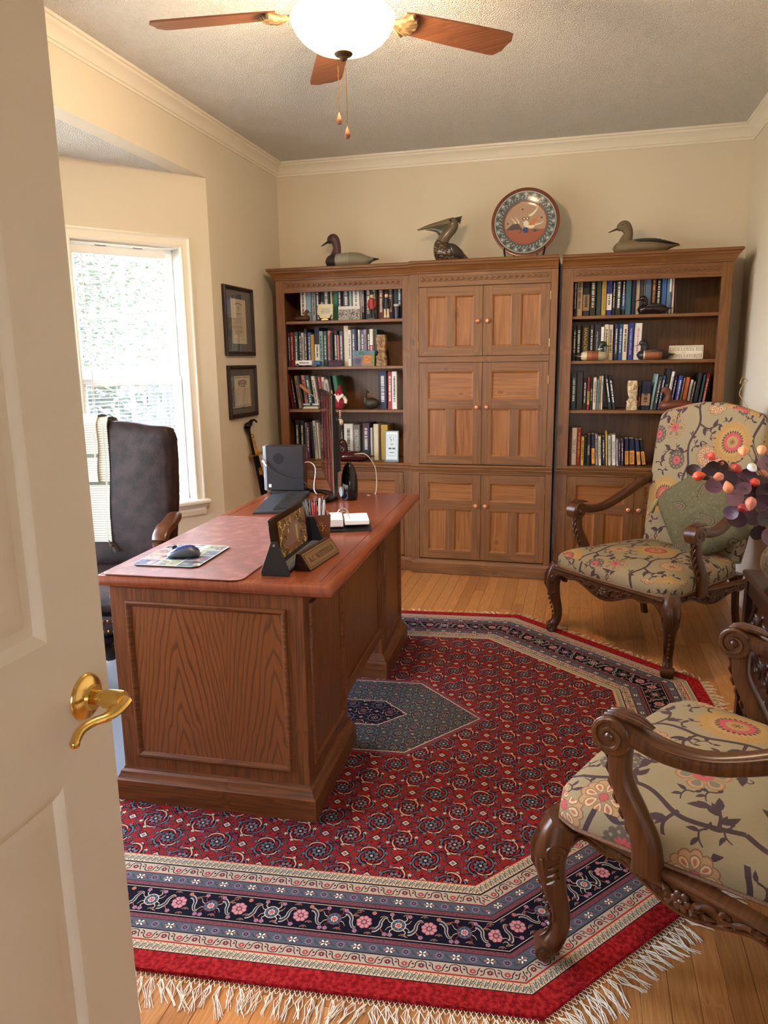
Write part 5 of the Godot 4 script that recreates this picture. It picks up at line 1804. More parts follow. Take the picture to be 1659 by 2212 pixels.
# ---------------------------------------------------------------- leather desk chair with a throw
func build_office_chair() -> void:
	var leather := tri_tex(mat(Color.WHITE, 0.46), ntex(0.02, [rgb(28, 18, 18), rgb(42, 28, 28), rgb(50, 36, 36)], [0.25, 0.55, 0.8], 15), Vector3(2.2, 2.2, 2.2))
	leather.metallic_specular = 0.36
	bump(leather, nbump(0.22, 3.0, 16, 256, 3), 0.1)
	var o := Vector3(-2.01, 0.0145, -2.745)
	var turn := 0.2
	var t := thing("leather_desk_chair", "high backed dark leather desk chair with wooden arms behind the desk", "chair", o, turn)
	var m := mb()
	# back
	var o2 := PackedVector2Array()
	var half := [Vector2(0.235, 0.0), Vector2(0.25, 0.1), Vector2(0.268, 0.3), Vector2(0.272, 0.5), Vector2(0.268, 0.6), Vector2(0.252, 0.642), Vector2(0.215, 0.654), Vector2(0.16, 0.658), Vector2(0.1, 0.67), Vector2(0.04, 0.678)]
	for a in half: o2.append(a)
	for i in range(half.size() - 1, -1, -1): o2.append(Vector2(-half[i].x, half[i].y))
	m.x = Transform3D(Basis.from_euler(Vector3(-0.10, 0, 0)), Vector3(0, 0.455, -0.225))
	var loops := []
	for e in [[0.92, -0.06], [0.98, -0.055], [1.0, -0.035], [1.0, 0.02], [0.985, 0.038], [0.95, 0.05], [0.86, 0.057], [0.6, 0.062], [0.2, 0.064]]:
		var q := PackedVector3Array()
		for a in o2: q.append(Vector3(a.x * e[0], 0.33 + (a.y - 0.33) * e[0], e[1]))
		loops.append(q)
	m.loft(loops, true, true)
	part(t, "backrest", m, leather, "", 60.0)
	# seat cushion and upholstered rail
	m = mb()
	m.box(Vector3(0, 0.425, 0.035), Vector3(0.54, 0.10, 0.53), 0.035)
	part(t, "seat", m, leather, "", 60.0)
	m = mb().box(Vector3(0, 0.345, 0.03), Vector3(0.55, 0.075, 0.54), 0.012)
	var rail := part(t, "seat_rail", m, leather)
	var nm := mb().ball(Vector3.ZERO, Vector3(0.006, 0.006, 0.004), 8, 5).done()
	for y in [0.366, 0.322]:
		for i in 24:
			var nl := part(rail, "nail_head", nm, M.old_brass)
			nl.position = Vector3(-0.25 + i * 0.0217, y, 0.301)
		for i in 20:
			var nl := part(rail, "nail_head", nm, M.old_brass)
			nl.position = Vector3(0.276, y, -0.2 + i * 0.0225)
			nl.rotation.y = PI / 2
	# wooden arms
	for s in [-1.0, 1.0]:
		m = mb()
		m.tube(spline([Vector3(s * 0.275, 0.70, -0.20), Vector3(s * 0.305, 0.715, -0.10), Vector3(s * 0.32, 0.705, 0.02), Vector3(s * 0.325, 0.70, 0.10), Vector3(s * 0.325, 0.665, 0.15), Vector3(s * 0.32, 0.61, 0.135), Vector3(s * 0.31, 0.54, 0.11), Vector3(s * 0.29, 0.45, 0.12), Vector3(s * 0.28, 0.36, 0.13)], 5), spline([Vector2(0.026, 0.018), Vector2(0.032, 0.02), Vector2(0.034, 0.02), Vector2(0.034, 0.022), Vector2(0.032, 0.024), Vector2(0.028, 0.022), Vector2(0.024, 0.024), Vector2(0.022, 0.026), Vector2(0.022, 0.026)], 5), 12, Vector3.UP, true, 0.6)
		part(t, "arm", m, M.walnut_v)
	# pedestal, five feet and casters
	part(t, "column", mb().lathe([Vector2(0.03, 0.31), Vector2(0.03, 0.2), Vector2(0.045, 0.19), Vector2(0.045, 0.1), Vector2(0.03, 0.08)], 16), M.black)
	for k in 5:
		var a := TAU * k / 5 + 0.35
		var d := Vector3(cos(a), 0, sin(a))
		m = mb().tube(spline([d * 0.03 + Vector3(0, 0.15, 0), d * 0.14 + Vector3(0, 0.14, 0), d * 0.26 + Vector3(0, 0.085, 0), d * 0.31 + Vector3(0, 0.075, 0)], 4), [Vector2(0.026, 0.022), Vector2(0.024, 0.02), Vector2(0.02, 0.016)], 10, Vector3.UP, true, 0.6)
		part(t, "foot", m, M.dark_wood_v)
		var w := d.cross(Vector3.UP)
		m = mb().tube([d * 0.305 + Vector3(0, 0.0275, 0) - w * 0.018, d * 0.305 + Vector3(0, 0.0275, 0) + w * 0.018], [0.0235], 16)
		m.tube([d * 0.305 + Vector3(0, 0.03, 0), d * 0.305 + Vector3(0, 0.075, 0)], [0.008], 8)
		part(t, "caster", m, M.black)
	# floor mat under the chair
	var mm := mat(rgb(122, 128, 136), 0.2)
	one("chair_mat", mb().box(Vector3(0, 0.0165, 0), Vector3(0.62, 0.003, 1.5), 0.001), mm, "smooth greyish plastic floor mat under the leather desk chair", "mat", Vector3(-1.79, 0, -2.72), 0.05)
	# woven throw over one side of the back
	var p := Pen.new(256, 512, rgb(206, 206, 192), false)
	for y in range(0, 512, 9): p.rect(0, y, 256, 3, rgb(150, 152, 140))
	var gm := rgb(112, 116, 106)
	p.rect(0, 196, 256, 24, gm)
	p.rect(0, 478, 256, 14, gm)
	for k in 7:
		var a := -2.6 + k * 0.5
		p.line(p.curl([Vector2(90, 350), Vector2(90, 350) + Vector2(50, 0).rotated(a), Vector2(90, 368) + Vector2(96, 0).rotated(a + 0.3)]), 18, gm, 6)
	p.line([Vector2(90, 340), Vector2(84, 400), Vector2(96, 450)], 22, gm)
	p.disc(Vector2(100, 430), 34, gm, 26)
	p.rect(238, 0, 8, 512, rgb(170, 172, 158))
	p.weave(0.2, 9)
	var thm := printed(p, 0.95, 0.2)
	bump(thm, nbump(0.3, 5.0, 4, 256, 2), 0.0)
	thm.normal_enabled = false
	var th := thing("woven_throw", "cream and grey woven throw hanging over the leather chair back", "blanket", o, turn)
	var lay := func(x0: float, x1: float, drop: float, off: float, v0: float):
		var b := mb()
		var bx := Transform3D(Basis.from_euler(Vector3(-0.10, 0, 0)), Vector3(0, 0.455, -0.225))
		var path := []
		for i in 5: path.append([0.678 - 0.25 + 0.25 * i / 4.0, -0.068 - off])
		path.append([0.695 + off, -0.04]); path.append([0.70 + off, 0.0]); path.append([0.692 + off, 0.05]); path.append([0.66, 0.072 + off])
		for i in 10: path.append([0.64 - drop * (i + 1) / 10.0, 0.072 + off])
		var n := 12
		var len := 0.0
		var prev = path[0]
		var rows := []
		var vs := []
		for k in path.size():
			len += Vector2(path[k][0] - prev[0], path[k][1] - prev[1]).length()
			prev = path[k]
			var row := []
			for i in n + 1:
				var u := float(i) / n
				var wv := 0.004 * sin(u * 9.0 + k * 0.2)
				row.append(bx * Vector3(lerpf(x0, x1, u) + 0.004 * sin(k * 0.7), path[k][0], path[k][1] + wv * (1.0 if k > 7 else 0.2)))
			rows.append(row)
			vs.append(len)
		for th_ in [0.0, 0.007]:
			for k in path.size() - 1:
				for i in n:
					var nn: Vector3 = (rows[k][i + 1] - rows[k][i]).cross(rows[k + 1][i] - rows[k][i]).normalized() * th_
					b.quv(rows[k][i] + nn, rows[k][i + 1] + nn, rows[k + 1][i + 1] + nn, rows[k + 1][i] + nn, Vector2(float(i) / n, v0 + vs[k] / 0.62), Vector2(float(i + 1) / n, v0 + vs[k] / 0.62), Vector2(float(i + 1) / n, v0 + vs[k + 1] / 0.62), Vector2(float(i) / n, v0 + vs[k + 1] / 0.62))
		return b
	part(th, "upper_fold", lay.call(-0.30, -0.065, 0.24, 0.012, 0.0), thm, "", 60.0)
	part(th, "lower_fold", lay.call(-0.30, -0.02, 0.52, 0.0, -0.15), thm, "", 60.0)
	m = mb()
	tassel(m, Transform3D(Basis.from_euler(Vector3(-0.10, 0, 0)), Vector3(0, 0.455, -0.225)) * Vector3(-0.03, 0.13, 0.084), Vector3(0.5, -0.8, 0), 0.7)
	part(th, "corner_tassel", m, mat(rgb(60, 44, 40), 0.9))

# ---------------------------------------------------------------- ceiling fan with lamp
func build_fan() -> void:
	var o := Vector3(-0.797, 0, -2.60)
	var t := thing("ceiling_fan", "five bladed brown ceiling fan with glowing glass bowl lamp", "fan", o)
	var bz := tri_tex(mat(Color.WHITE, 0.45), ntex(0.04, [rgb(96, 76, 54), rgb(146, 122, 88)], [0.3, 0.7], 3, 128), Vector3(6, 6, 6))
	bz.metallic = 0.3
	part(t, "canopy", mb().lathe([Vector2(0.02, CEIL - 0.075), Vector2(0.045, CEIL - 0.07), Vector2(0.07, CEIL - 0.03), Vector2(0.075, CEIL - 0.001)], 24), bz)
	part(t, "down_rod", mb().lathe([Vector2(0.013, CEIL - 0.06), Vector2(0.013, 2.63)], 12), bz)
	part(t, "motor", mb().lathe([Vector2(0.03, 2.65), Vector2(0.07, 2.64), Vector2(0.095, 2.615), Vector2(0.1, 2.585), Vector2(0.092, 2.56), Vector2(0.075, 2.547), Vector2(0.06, 2.535), Vector2(0.055, 2.52)], 32), bz)
	part(t, "fitter", mb().lathe([Vector2(0.05, 2.535), Vector2(0.052, 2.52), Vector2(0.03, 2.515), Vector2(0.012, 2.51), Vector2(0.012, 2.42)], 32), bz)
	for k in 5:
		var a := 0.415 + k * TAU / 5
		var d := Vector3(-sin(a), 0, -cos(a))
		var x := Transform3D(Basis(d, Vector3.UP, d.cross(Vector3.UP)), Vector3(0, 2.535, 0)) * Transform3D(Basis.from_euler(Vector3(-0.2, 0, 0)), Vector3.ZERO)
		var m := mb()
		var q := PackedVector2Array()
		for e in [[0.215, -0.05], [0.25, -0.055], [0.45, -0.064], [0.62, -0.068], [0.645, -0.064], [0.663, -0.03], [0.66, 0.0], [0.663, 0.03], [0.645, 0.064], [0.62, 0.068], [0.45, 0.064], [0.25, 0.055], [0.215, 0.05]]: q.append(Vector2(e[0], e[1]))
		m.x = x * Transform3D(Basis.from_euler(Vector3(PI / 2, 0, 0)), Vector3.ZERO)
		m.prism(q, -0.003, 0.003, 0.001)
		var b := part(t, "blade", m, M.fan_wood_h)
		m = mb()
		m.x = x
		for j in 7:
			var g := (j - 3) * 0.36
			m.tube([Vector3(0.175, -0.008, 0), Vector3(0.205 + 0.02 * cos(g), -0.014, 0.022 * sin(g) * 1.3), Vector3(0.215 + 0.055 * cos(g), -0.010, 0.055 * sin(g)), Vector3(0.215 + 0.064 * cos(g), -0.004, 0.062 * sin(g))], [0.006, 0.009, 0.011, 0.004], 8, Vector3.UP)
		m.tube([Vector3(0.08, 0.005, 0), Vector3(0.13, -0.004, 0), Vector3(0.18, -0.008, 0)], [Vector2(0.02, 0.006), Vector2(0.014, 0.006), Vector2(0.016, 0.007)], 10)
		part(b, "blade_iron", m, bz, "shell shaped blade iron")
	# alabaster bowl: glowing glass with its lamp
	var gl := mat(rgb(255, 236, 196), 0.5)
	gl.emission_enabled = true
	gl.emission = Color(1.0, 0.86, 0.62)
	gl.emission_energy_multiplier = LAMP_GLOW
	part(t, "glass_bowl_lamp", mb().lathe([Vector2(0.148, 2.506), Vector2(0.166, 2.514), Vector2(0.1735, 2.508), Vector2(0.17, 2.492), Vector2(0.158, 2.47), Vector2(0.136, 2.445), Vector2(0.105, 2.424), Vector2(0.068, 2.411), Vector2(0.03, 2.405), Vector2(0.0, 2.404)], 48), gl, "glowing cream glass bowl")
	var lamp := OmniLight3D.new()
	lamp.name = "bowl_light"
	lamp.position = Vector3(0, 2.46, 0)
	lamp.light_color = Color(1.0, 0.87, 0.70)
	lamp.light_energy = LAMP_E
	lamp.light_size = 0.10
	lamp.omni_range = 12.0
	lamp.omni_attenuation = 2.0
	lamp.shadow_enabled = true
	t.add_child(lamp)
	part(t, "finial", mb().lathe([Vector2(0.0, 2.409), Vector2(0.026, 2.408), Vector2(0.031, 2.402), Vector2(0.027, 2.397), Vector2(0.014, 2.393), Vector2(0.013, 2.386), Vector2(0.008, 2.381), Vector2(0.0, 2.380)], 24), mat(rgb(84, 66, 46), 0.4, 0.5))
	for e in [[Vector3(-0.022, 0, -0.006), 2.195], [Vector3(0.009, 0, 0.004), 2.145]]:
		var y1: float = e[1] + 0.03
		var m := mb()
		var y := 2.39
		var pr := []
		while y > y1:
			pr.append(Vector2(0.0005, y)); pr.append(Vector2(0.0016, y - 0.0012)); pr.append(Vector2(0.0016, y - 0.0026)); pr.append(Vector2(0.0005, y - 0.0038))
			y -= 0.0042
		m.lathe(pr, 6, e[0])
		var c := part(t, "pull_chain", m, M.old_brass)
		part(c, "pull", mb().lathe([Vector2(0.0015, y1 + 0.002), Vector2(0.004, y1 - 0.004), Vector2(0.0085, y1 - 0.018), Vector2(0.0095, y1 - 0.026), Vector2(0.007, y1 - 0.034), Vector2(0.0, y1 - 0.037)], 14, e[0]), M.fan_wood_v, "teardrop wooden pull")

const LAMP_E := 0.44
const LAMP_GLOW := 1.0

# ---------------------------------------------------------------- on the wall by the bay
func build_wall_things() -> void:
	var fr := mat(rgb(40, 26, 22), 0.35)
	var n := 0
	for e in [[-4.382, 1.652, 0.41, 0.417, 0.205, 0.27, "taller"], [-4.386, 1.222, 0.402, 0.327, 0.235, 0.205, "lower"]]:
		n += 1
		var t := thing("framed_certificate", "dark framed certificate with black mat hanging above the other certificate" if n == 1 else "dark framed certificate hanging just above the cane and sword", "picture", Vector3(XL + 0.001, e[1], e[0]), PI / 2)
		var w: float = e[2]
		var h: float = e[3]
		part(t, "frame", mb().rects(Vector3.ZERO, w, h, [[0.0, 0.0], [0.0, 0.016], [0.004, 0.021], [0.012, 0.022], [0.018, 0.018], [0.022, 0.013], [0.026, 0.012], [0.027, 0.006]]), fr, "", 20.0)
		part(t, "mat_board", mb().box(Vector3(0, 0, 0.004), Vector3(w - 0.052, h - 0.052, 0.004)), mat(rgb(24, 22, 26), 0.9))
		var p := Pen.new(256, 340 if n == 1 else 224, rgb(206, 192, 160), false)
		var H := p.h
		var ink := rgb(92, 80, 66)
		if n == 2:
			p.rect(8, 8, 240, H - 16, rgb(110, 98, 80)); p.rect(13, 13, 230, H - 26, rgb(206, 192, 160))
			for k in 16: p.disc(Vector2(68 + k * 8, 54 + 10 * sin(k * 1.3)), 9, rgb(116, 108, 96))
		p.line(p.curl([Vector2(58, 44), Vector2(128, 30), Vector2(198, 44)]), 7, ink)
		p.disc(Vector2(128, H * 0.2), 11, rgb(150, 132, 96), 15)
		p.rect(92, H * 0.32, 72, 7, ink)
		var r := RandomNumberGenerator.new()
		r.seed = n
		var y := H * 0.40
		while y < H * 0.84:
			var x := 34.0
			while x < 220:
				var l := r.randf_range(6, 22)
				p.rect(x, y, l, 2, rgb(140, 126, 104))
				x += l + 4
			y += 10
		for x in [44, 164]: p.line(p.curl([Vector2(x, H * 0.9), Vector2(x + 14, H * 0.87), Vector2(x + 24, H * 0.92), Vector2(x + 46, H * 0.88)]), 2.5, ink)
		var m := mb()
		var pw: float = e[4]
		var ph: float = e[5] if n == 1 else 0.195
		m.quv(Vector3(-pw / 2, -ph / 2, 0.0065), Vector3(pw / 2, -ph / 2, 0.0065), Vector3(pw / 2, ph / 2, 0.0065), Vector3(-pw / 2, ph / 2, 0.0065), Vector2(0, 1), Vector2(1, 1), Vector2(1, 0), Vector2(0, 0))
		part(t, "certificate_sheet", m, printed(p))
		part(t, "glazing", mb().box(Vector3(0, 0, 0.009), Vector3(w - 0.05, h - 0.05, 0.001)), M.glass)
	# cane and sword leaning in the corner
	var c := thing("walking_cane", "black walking cane with crooked carved handle against the wall", "cane", Vector3(XL + 0.12, 0.0, -4.56))
	var top := Vector3(-0.095, 0.93, 0.135)
	part(c, "shaft", mb().tube([Vector3(0, 0.001, 0), top], [0.009, 0.011], 10), M.gloss_black)
	part(c, "handle", mb().tube(spline([top, top + Vector3(0, 0.03, 0.022), top + Vector3(0.002, 0.07, 0.04), top + Vector3(0.004, 0.082, 0.012), top + Vector3(0.004, 0.1, -0.02), top + Vector3(0.004, 0.102, -0.07), top + Vector3(0.004, 0.088, -0.098)], 5), spline([0.011, 0.014, 0.022, 0.018, 0.011, 0.008, 0.007], 5), 10), M.gloss_black)
	var s := thing("dress_sword", "gold hilted dress sword in black scabbard leaning beside the cane", "sword", Vector3(XL + 0.15, 0.0, -4.60))
	var a := Vector3(0, 0.001, 0)
	var b := Vector3(-0.105, 0.815, 0.145)
	var ax := (b - a).normalized()
	part(s, "scabbard", mb().tube([a, b], [Vector2(0.008, 0.012), Vector2(0.012, 0.016)], 10), M.gloss_black)
	for u in [0.02, 0.5, 0.62, 0.86]:
		var q := a.lerp(b, u)
		var bd := part(s, "scabbard_band", mb().tube([q - ax * 0.025, q + ax * 0.025], [Vector2(0.0135, 0.0175)], 10), M.gold)
		if u > 0.4: part(bd, "ring", mb().tube(scroll_pts(q + Vector3(0.012, 0, 0.02), Vector3(0, 0, 1), Vector3(0, 1, 0), 0.014, 0.0, 2) if false else ring_pts(q + Vector3(0.012, 0, 0.024), 0.012), [0.0018], 6), M.gold)
	part(s, "guard", mb().tube([b - ax * 0.004, b + ax * 0.004], [Vector2(0.04, 0.05)], 18), M.gold)
	part(s, "grip", mb().tube([b, b + ax * 0.03, b + ax * 0.07, b + ax * 0.105], [0.013, 0.0155, 0.0145, 0.012], 12), mat(rgb(214, 178, 96), 0.35, 0.6))
	var wr := mb()
	for k in 11:
		wr.tube(ring_pts_ax(b + ax * (0.006 + k * 0.009), ax, 0.0152), [0.0018], 5)
	part(s, "grip_wire", wr, M.gold)
	part(s, "pommel", mb().ball(b + ax * 0.118, Vector3(0.016, 0.018, 0.016)), M.gold)

func ring_pts(c: Vector3, r: float) -> Array:
	var q := []
	for i in 15: q.append(c + Vector3(0, sin(TAU * i / 14) * r, cos(TAU * i / 14) * r))
	return q

func ring_pts_ax(c: Vector3, ax: Vector3, r: float) -> Array:
	var u := ax.cross(Vector3(0.2, 0.1, 1)).normalized()
	var v := ax.cross(u)
	var q := []
	for i in 13: q.append(c + u * cos(TAU * i / 12) * r + v * sin(TAU * i / 12) * r)
	return q

# ---------------------------------------------------------------- carved birds
# body sections: [x, bottom, top, half width]; colours: list of [from x, colour]
func bird_body(m: MB, secs: Array, cols: Array) -> void:
	var sv := []
	for e in secs: sv.append(Vector4(e[0], e[1], e[2], e[3]))
	var fine := []
	for i in sv.size() - 1:
		for k in 5:
			var a = sv[maxi(i - 1, 0)]
			var d = sv[mini(i + 2, sv.size() - 1)]
			var s := k / 5.0
			var q := Vector4()
			for j in 4: q[j] = cubic_interpolate(sv[i][j], sv[i + 1][j], a[j], d[j], s)
			fine.append(q)
	fine.append(sv[-1])
	m.tint = true
	for i in fine.size() - 1:
		var c: Color = cols[0][1]
		for e in cols:
			if fine[i].x >= e[0]: c = e[1]
		var two := []
		for q in [fine[i], fine[i + 1]]:
			var l := PackedVector3Array()
			for k in 18:
				var a := TAU * k / 18
				var y: float = (q.y + q.z) / 2 + (q.z - q.y) / 2 * sin(a)
				l.append(Vector3(q.x, maxf(y, q.y), q.w * cos(a)))
			two.append(l)
		m.col = c.srgb_to_linear()
		m.loft(two, i == 0, i == fine.size() - 2)

func painted(rough: float) -> StandardMaterial3D:
	var m := mat(Color.WHITE, rough)
	m.vertex_color_use_as_albedo = true
	return m

func duck(n: String, label: String, cat: String, at: Vector3, turn: float, s: float, pal: Dictionary, rough := 0.5, flat := 1.0, neck := 1.0) -> Node3D:
	var t := thing(n, label, cat, at, turn)
	var m := mb()
	m.x = Transform3D(Basis().scaled(Vector3(s, s, s)), Vector3.ZERO)
	var f := flat
	bird_body(m, [[-0.005, 0.045 * f, 0.055 * f, 0.004], [0.015, 0.012, 0.085 * f, 0.04], [0.05, 0.0, 0.098 * f, 0.064], [0.11, 0.0, 0.102 * f, 0.075], [0.18, 0.0, 0.105 * f, 0.078], [0.24, 0.0, 0.098 * f, 0.068], [0.285, 0.012, 0.08 * f, 0.048], [0.32, 0.036 * f, 0.066 * f, 0.028], [0.345, 0.046 * f, 0.061 * f, 0.018], [0.37, 0.051 * f, 0.056 * f, 0.008]], pal.body)
	part(t, "body", m, painted(rough), "", 50.0)
	m = mb()
	m.x = Transform3D(Basis().scaled(Vector3(s, s, s)), Vector3.ZERO)
	var k := neck
	m.tube(spline([Vector3(0.06, 0.06 * f, 0), Vector3(0.072, 0.095, 0), Vector3(0.08, 0.095 + 0.028 * k, 0), Vector3(0.074, 0.095 + 0.055 * k, 0), Vector3(0.058, 0.095 + 0.075 * k, 0), Vector3(0.036, 0.095 + 0.072 * k, 0), Vector3(0.02, 0.095 + 0.062 * k, 0)], 5), spline([0.046, 0.034, 0.027, 0.029, 0.033, 0.027, 0.014], 5), 16, Vector3(0, 0, 1))
	var h := part(t, "head", m, mat(pal.head, rough), "", 60.0)
	m = mb()
	m.x = Transform3D(Basis().scaled(Vector3(s, s, s)), Vector3.ZERO)
	m.tube(spline([Vector3(0.032, 0.095 + 0.062 * k, 0), Vector3(0.012, 0.095 + 0.060 * k, 0), Vector3(-0.014, 0.095 + 0.05 * k, 0), Vector3(-0.034, 0.095 + 0.043 * k, 0)], 4), [Vector2(0.014, 0.016), Vector2(0.014, 0.013), Vector2(0.014, 0.011), Vector2(0.0145, 0.008), Vector2(0.0145, 0.0065), Vector2(0.015, 0.0055), Vector2(0.014, 0.005), Vector2(0.0135, 0.004), Vector2(0.0125, 0.004), Vector2(0.011, 0.0035), Vector2(0.008, 0.003), Vector2(0.006, 0.002), Vector2(0.003, 0.001)], 12, Vector3.UP)
	part(h, "bill", m, mat(pal.bill, rough))
	for z in [-1, 1]: part(h, "eye", mb().ball(Vector3(0.044, 0.095 + 0.08 * k, z * 0.028) * s, Vector3(0.004, 0.004, 0.003) * s, 8, 5), M.gloss_black)
	if pal.has("ring"): part(h, "neck_ring", mb().tube([Vector3(0.079, 0.095 + 0.022 * k, 0) * s, Vector3(0.0805, 0.095 + 0.03 * k, 0) * s], [0.0285 * s], 16, Vector3(0, 0, 1)), mat(pal.ring, rough))
	if pal.has("wing"):
		for z in [-1.0, 1.0]:
			m = mb()
			m.x = Transform3D(Basis().scaled(Vector3(s, s, s)), Vector3.ZERO)
			m.tube(spline([Vector3(0.09, 0.082 * f, z * 0.05), Vector3(0.16, 0.086 * f, z * 0.056), Vector3(0.23, 0.083 * f, z * 0.046), Vector3(0.30, 0.072 * f, z * 0.02)], 4), spline([Vector2(0.004, 0.008), Vector2(0.012, 0.026), Vector2(0.011, 0.022), Vector2(0.003, 0.004)], 4), 10, Vector3(0, 1, 0))
			part(t, "wing", m, mat(pal.wing, rough))
	return t

func build_cabinet_tops() -> void:
	var y := 2.0
	duck("duck_decoy", "painted duck decoy with maroon head and grey body on the bookcase", "decoy", Vector3(-1.655, y, -4.90), 0.0, 0.98, {"body": [[-1.0, rgb(44, 40, 44)], [0.075, rgb(148, 144, 128)], [0.175, rgb(132, 126, 108)], [0.30, rgb(120, 120, 104)], [0.335, rgb(34, 32, 34)]], "head": rgb(78, 52, 56), "bill": rgb(50, 50, 58)}, 0.5, 1.0, 1.35)
	var d := duck("duck_decoy", "tan duck decoy with dark back lying low on the bookcase top", "decoy", Vector3(0.175, y, -4.90), 0.0, 1.02, {"body": [[-1.0, rgb(124, 110, 84)]], "head": rgb(110, 96, 76), "bill": rgb(96, 84, 60)}, 0.6, 0.86, 0.95)
	var m := mb()
	bird_body(m, [[0.09, 0.062, 0.089, 0.01], [0.13, 0.055, 0.0925, 0.064], [0.19, 0.052, 0.0945, 0.074], [0.25, 0.052, 0.089, 0.07], [0.31, 0.05, 0.073, 0.045], [0.372, 0.047, 0.055, 0.012]], [[-1.0, rgb(52, 54, 56)]])
	part(d, "back_feathers", m, painted(0.5), "dark painted back", 50.0)
	for x in [0.245, 0.275]: part(d, "white_bar", mb(Vector3(x, 0.083, 0.049), Vector3(-0.6, 0, -0.35)).box(Vector3.ZERO, Vector3(0.004, 0.026, 0.004), 0.001), M.paper)
	# pelican
	var p := thing("pelican_figurine", "glazed brown ceramic pelican with long bill on the armoire", "figurine", Vector3(-0.925, y, -4.88))
	var gz := tri_tex(mat(Color.WHITE, 0.12), ntex(0.05, [rgb(44, 36, 30), rgb(96, 80, 66), rgb(140, 122, 102)], [0.3, 0.5, 0.75], 9, 128, 3, FastNoiseLite.TYPE_CELLULAR), Vector3(9, 16, 9))
	var plain_g := mat(rgb(104, 92, 76), 0.12)
	var dark_g := mat(rgb(58, 52, 46), 0.12)
	m = mb()
	bird_body(m, [[0.0, 0.07, 0.11, 0.01], [0.012, 0.03, 0.14, 0.045], [0.04, 0.008, 0.155, 0.064], [0.08, 0.0, 0.135, 0.072], [0.12, 0.0, 0.118, 0.07], [0.16, 0.0, 0.095, 0.055], [0.20, 0.0, 0.055, 0.03], [0.236, 0.0, 0.014, 0.01]], [[-1.0, Color.WHITE]])
	m.tint = false
	part(p, "body", m, gz, "", 50.0)
	m = mb().tube(spline([Vector3(0.05, 0.11, 0), Vector3(0.062, 0.145, 0), Vector3(0.09, 0.182, 0), Vector3(0.118, 0.212, 0), Vector3(0.122, 0.244, 0), Vector3(0.10, 0.252, 0)], 5), spline([0.05, 0.038, 0.034, 0.034, 0.035, 0.02], 5), 16, Vector3(0, 0, 1))
	var nk := part(p, "neck_and_head", m, plain_g, "", 60.0)
	part(nk, "crest", mb().tube([Vector3(0.13, 0.25, 0), Vector3(0.155, 0.262, 0), Vector3(0.176, 0.28, 0), Vector3(0.166, 0.235, 0)], [0.024, 0.018, 0.006, 0.003], 10, Vector3(0, 0, 1)), dark_g)
	for z in [-1, 1]: part(nk, "eye", mb().ball(Vector3(0.112, 0.256, z * 0.032), Vector3(0.009, 0.009, 0.004), 10, 6), dark_g)
	part(p, "bill", mb().tube(spline([Vector3(0.105, 0.25, 0), Vector3(0.05, 0.244, 0), Vector3(-0.03, 0.23, 0), Vector3(-0.105, 0.213, 0)], 5), spline([Vector2(0.024, 0.026), Vector2(0.018, 0.018), Vector2(0.014, 0.013), Vector2(0.004, 0.004)], 5), 12), mat(rgb(112, 100, 78), 0.15))
	part(p, "pouch", mb().tube(spline([Vector3(0.10, 0.22, 0), Vector3(0.06, 0.20, 0), Vector3(0.02, 0.213, 0), Vector3(-0.05, 0.216, 0)], 5), spline([Vector2(0.028, 0.03), Vector2(0.026, 0.036), Vector2(0.018, 0.02), Vector2(0.005, 0.005)], 5), 12), mat(rgb(84, 84, 70), 0.1))
	for z in [-1.0, 1.0]: part(p, "wing", mb().tube(spline([Vector3(0.085, 0.092, z * 0.056), Vector3(0.12, 0.082, z * 0.064), Vector3(0.165, 0.055, z * 0.052), Vector3(0.20, 0.025, z * 0.026)], 5), spline([Vector2(0.004, 0.012), Vector2(0.013, 0.034), Vector2(0.012, 0.03), Vector2(0.003, 0.006)], 5), 10), dark_g)
	# painted plate on a stand
	var pen := Pen.new(640, 640, rgb(120, 60, 40), false)
	var c := Vector2(320, 320)
	pen.disc(c, 318, rgb(112, 62, 48), -1, 64)
	pen.disc(c, 296, rgb(70, 58, 60), -1, 64)
	pen.disc(c, 288, rgb(196, 196, 184), -1, 64)
	pen.disc(c, 282, rgb(104, 116, 120), -1, 64)
	for k in 40:
		var a := TAU * k / 40
		pen.flower(c + Vector2(262, 0).rotated(a), 5, 2, 15, 5, rgb(58, 66, 54) if k % 2 else rgb(196, 198, 190), a)
	for k in 90:
		for r in [226.0, 240.0]: pen.disc(c + Vector2(r, 0).rotated(TAU * (k + (0.5 if r > 230 else 0.0)) / 90), 4.5, rgb(190, 192, 186) if k % 2 else rgb(60, 58, 76))
	for k in 60: pen.line([c + Vector2(212, 0).rotated(TAU * k / 60), c + Vector2(224, 0).rotated(TAU * (k + 0.5) / 60)], 4, rgb(70, 52, 44))
	pen.disc(c, 212, rgb(92, 96, 104), -1, 64)
	pen.disc(c, 200, rgb(160, 96, 62), -1, 64)
	pen.disc(c, 192, rgb(172, 146, 126), -1, 64)
	var low := PackedVector2Array()
	for k in 33: low.append(c + Vector2(192, 0).rotated(0.32 + (PI - 0.64) * k / 32.0))
	pen.poly(low, rgb(158, 98, 80))
	pen.poly(PackedVector2Array([c + Vector2(-184, 60), c + Vector2(-120, 6), c + Vector2(-66, 2), c + Vector2(-24, 60)]), rgb(84, 84, 90))
	var wht := rgb(226, 222, 206)
	pen.poly(PackedVector2Array([c + Vector2(-20, -8), c + Vector2(10, -26), c + Vector2(40, 12), c + Vector2(96, 30), c + Vector2(70, 52), c + Vector2(6, 44), c + Vector2(-16, 20)]), wht)
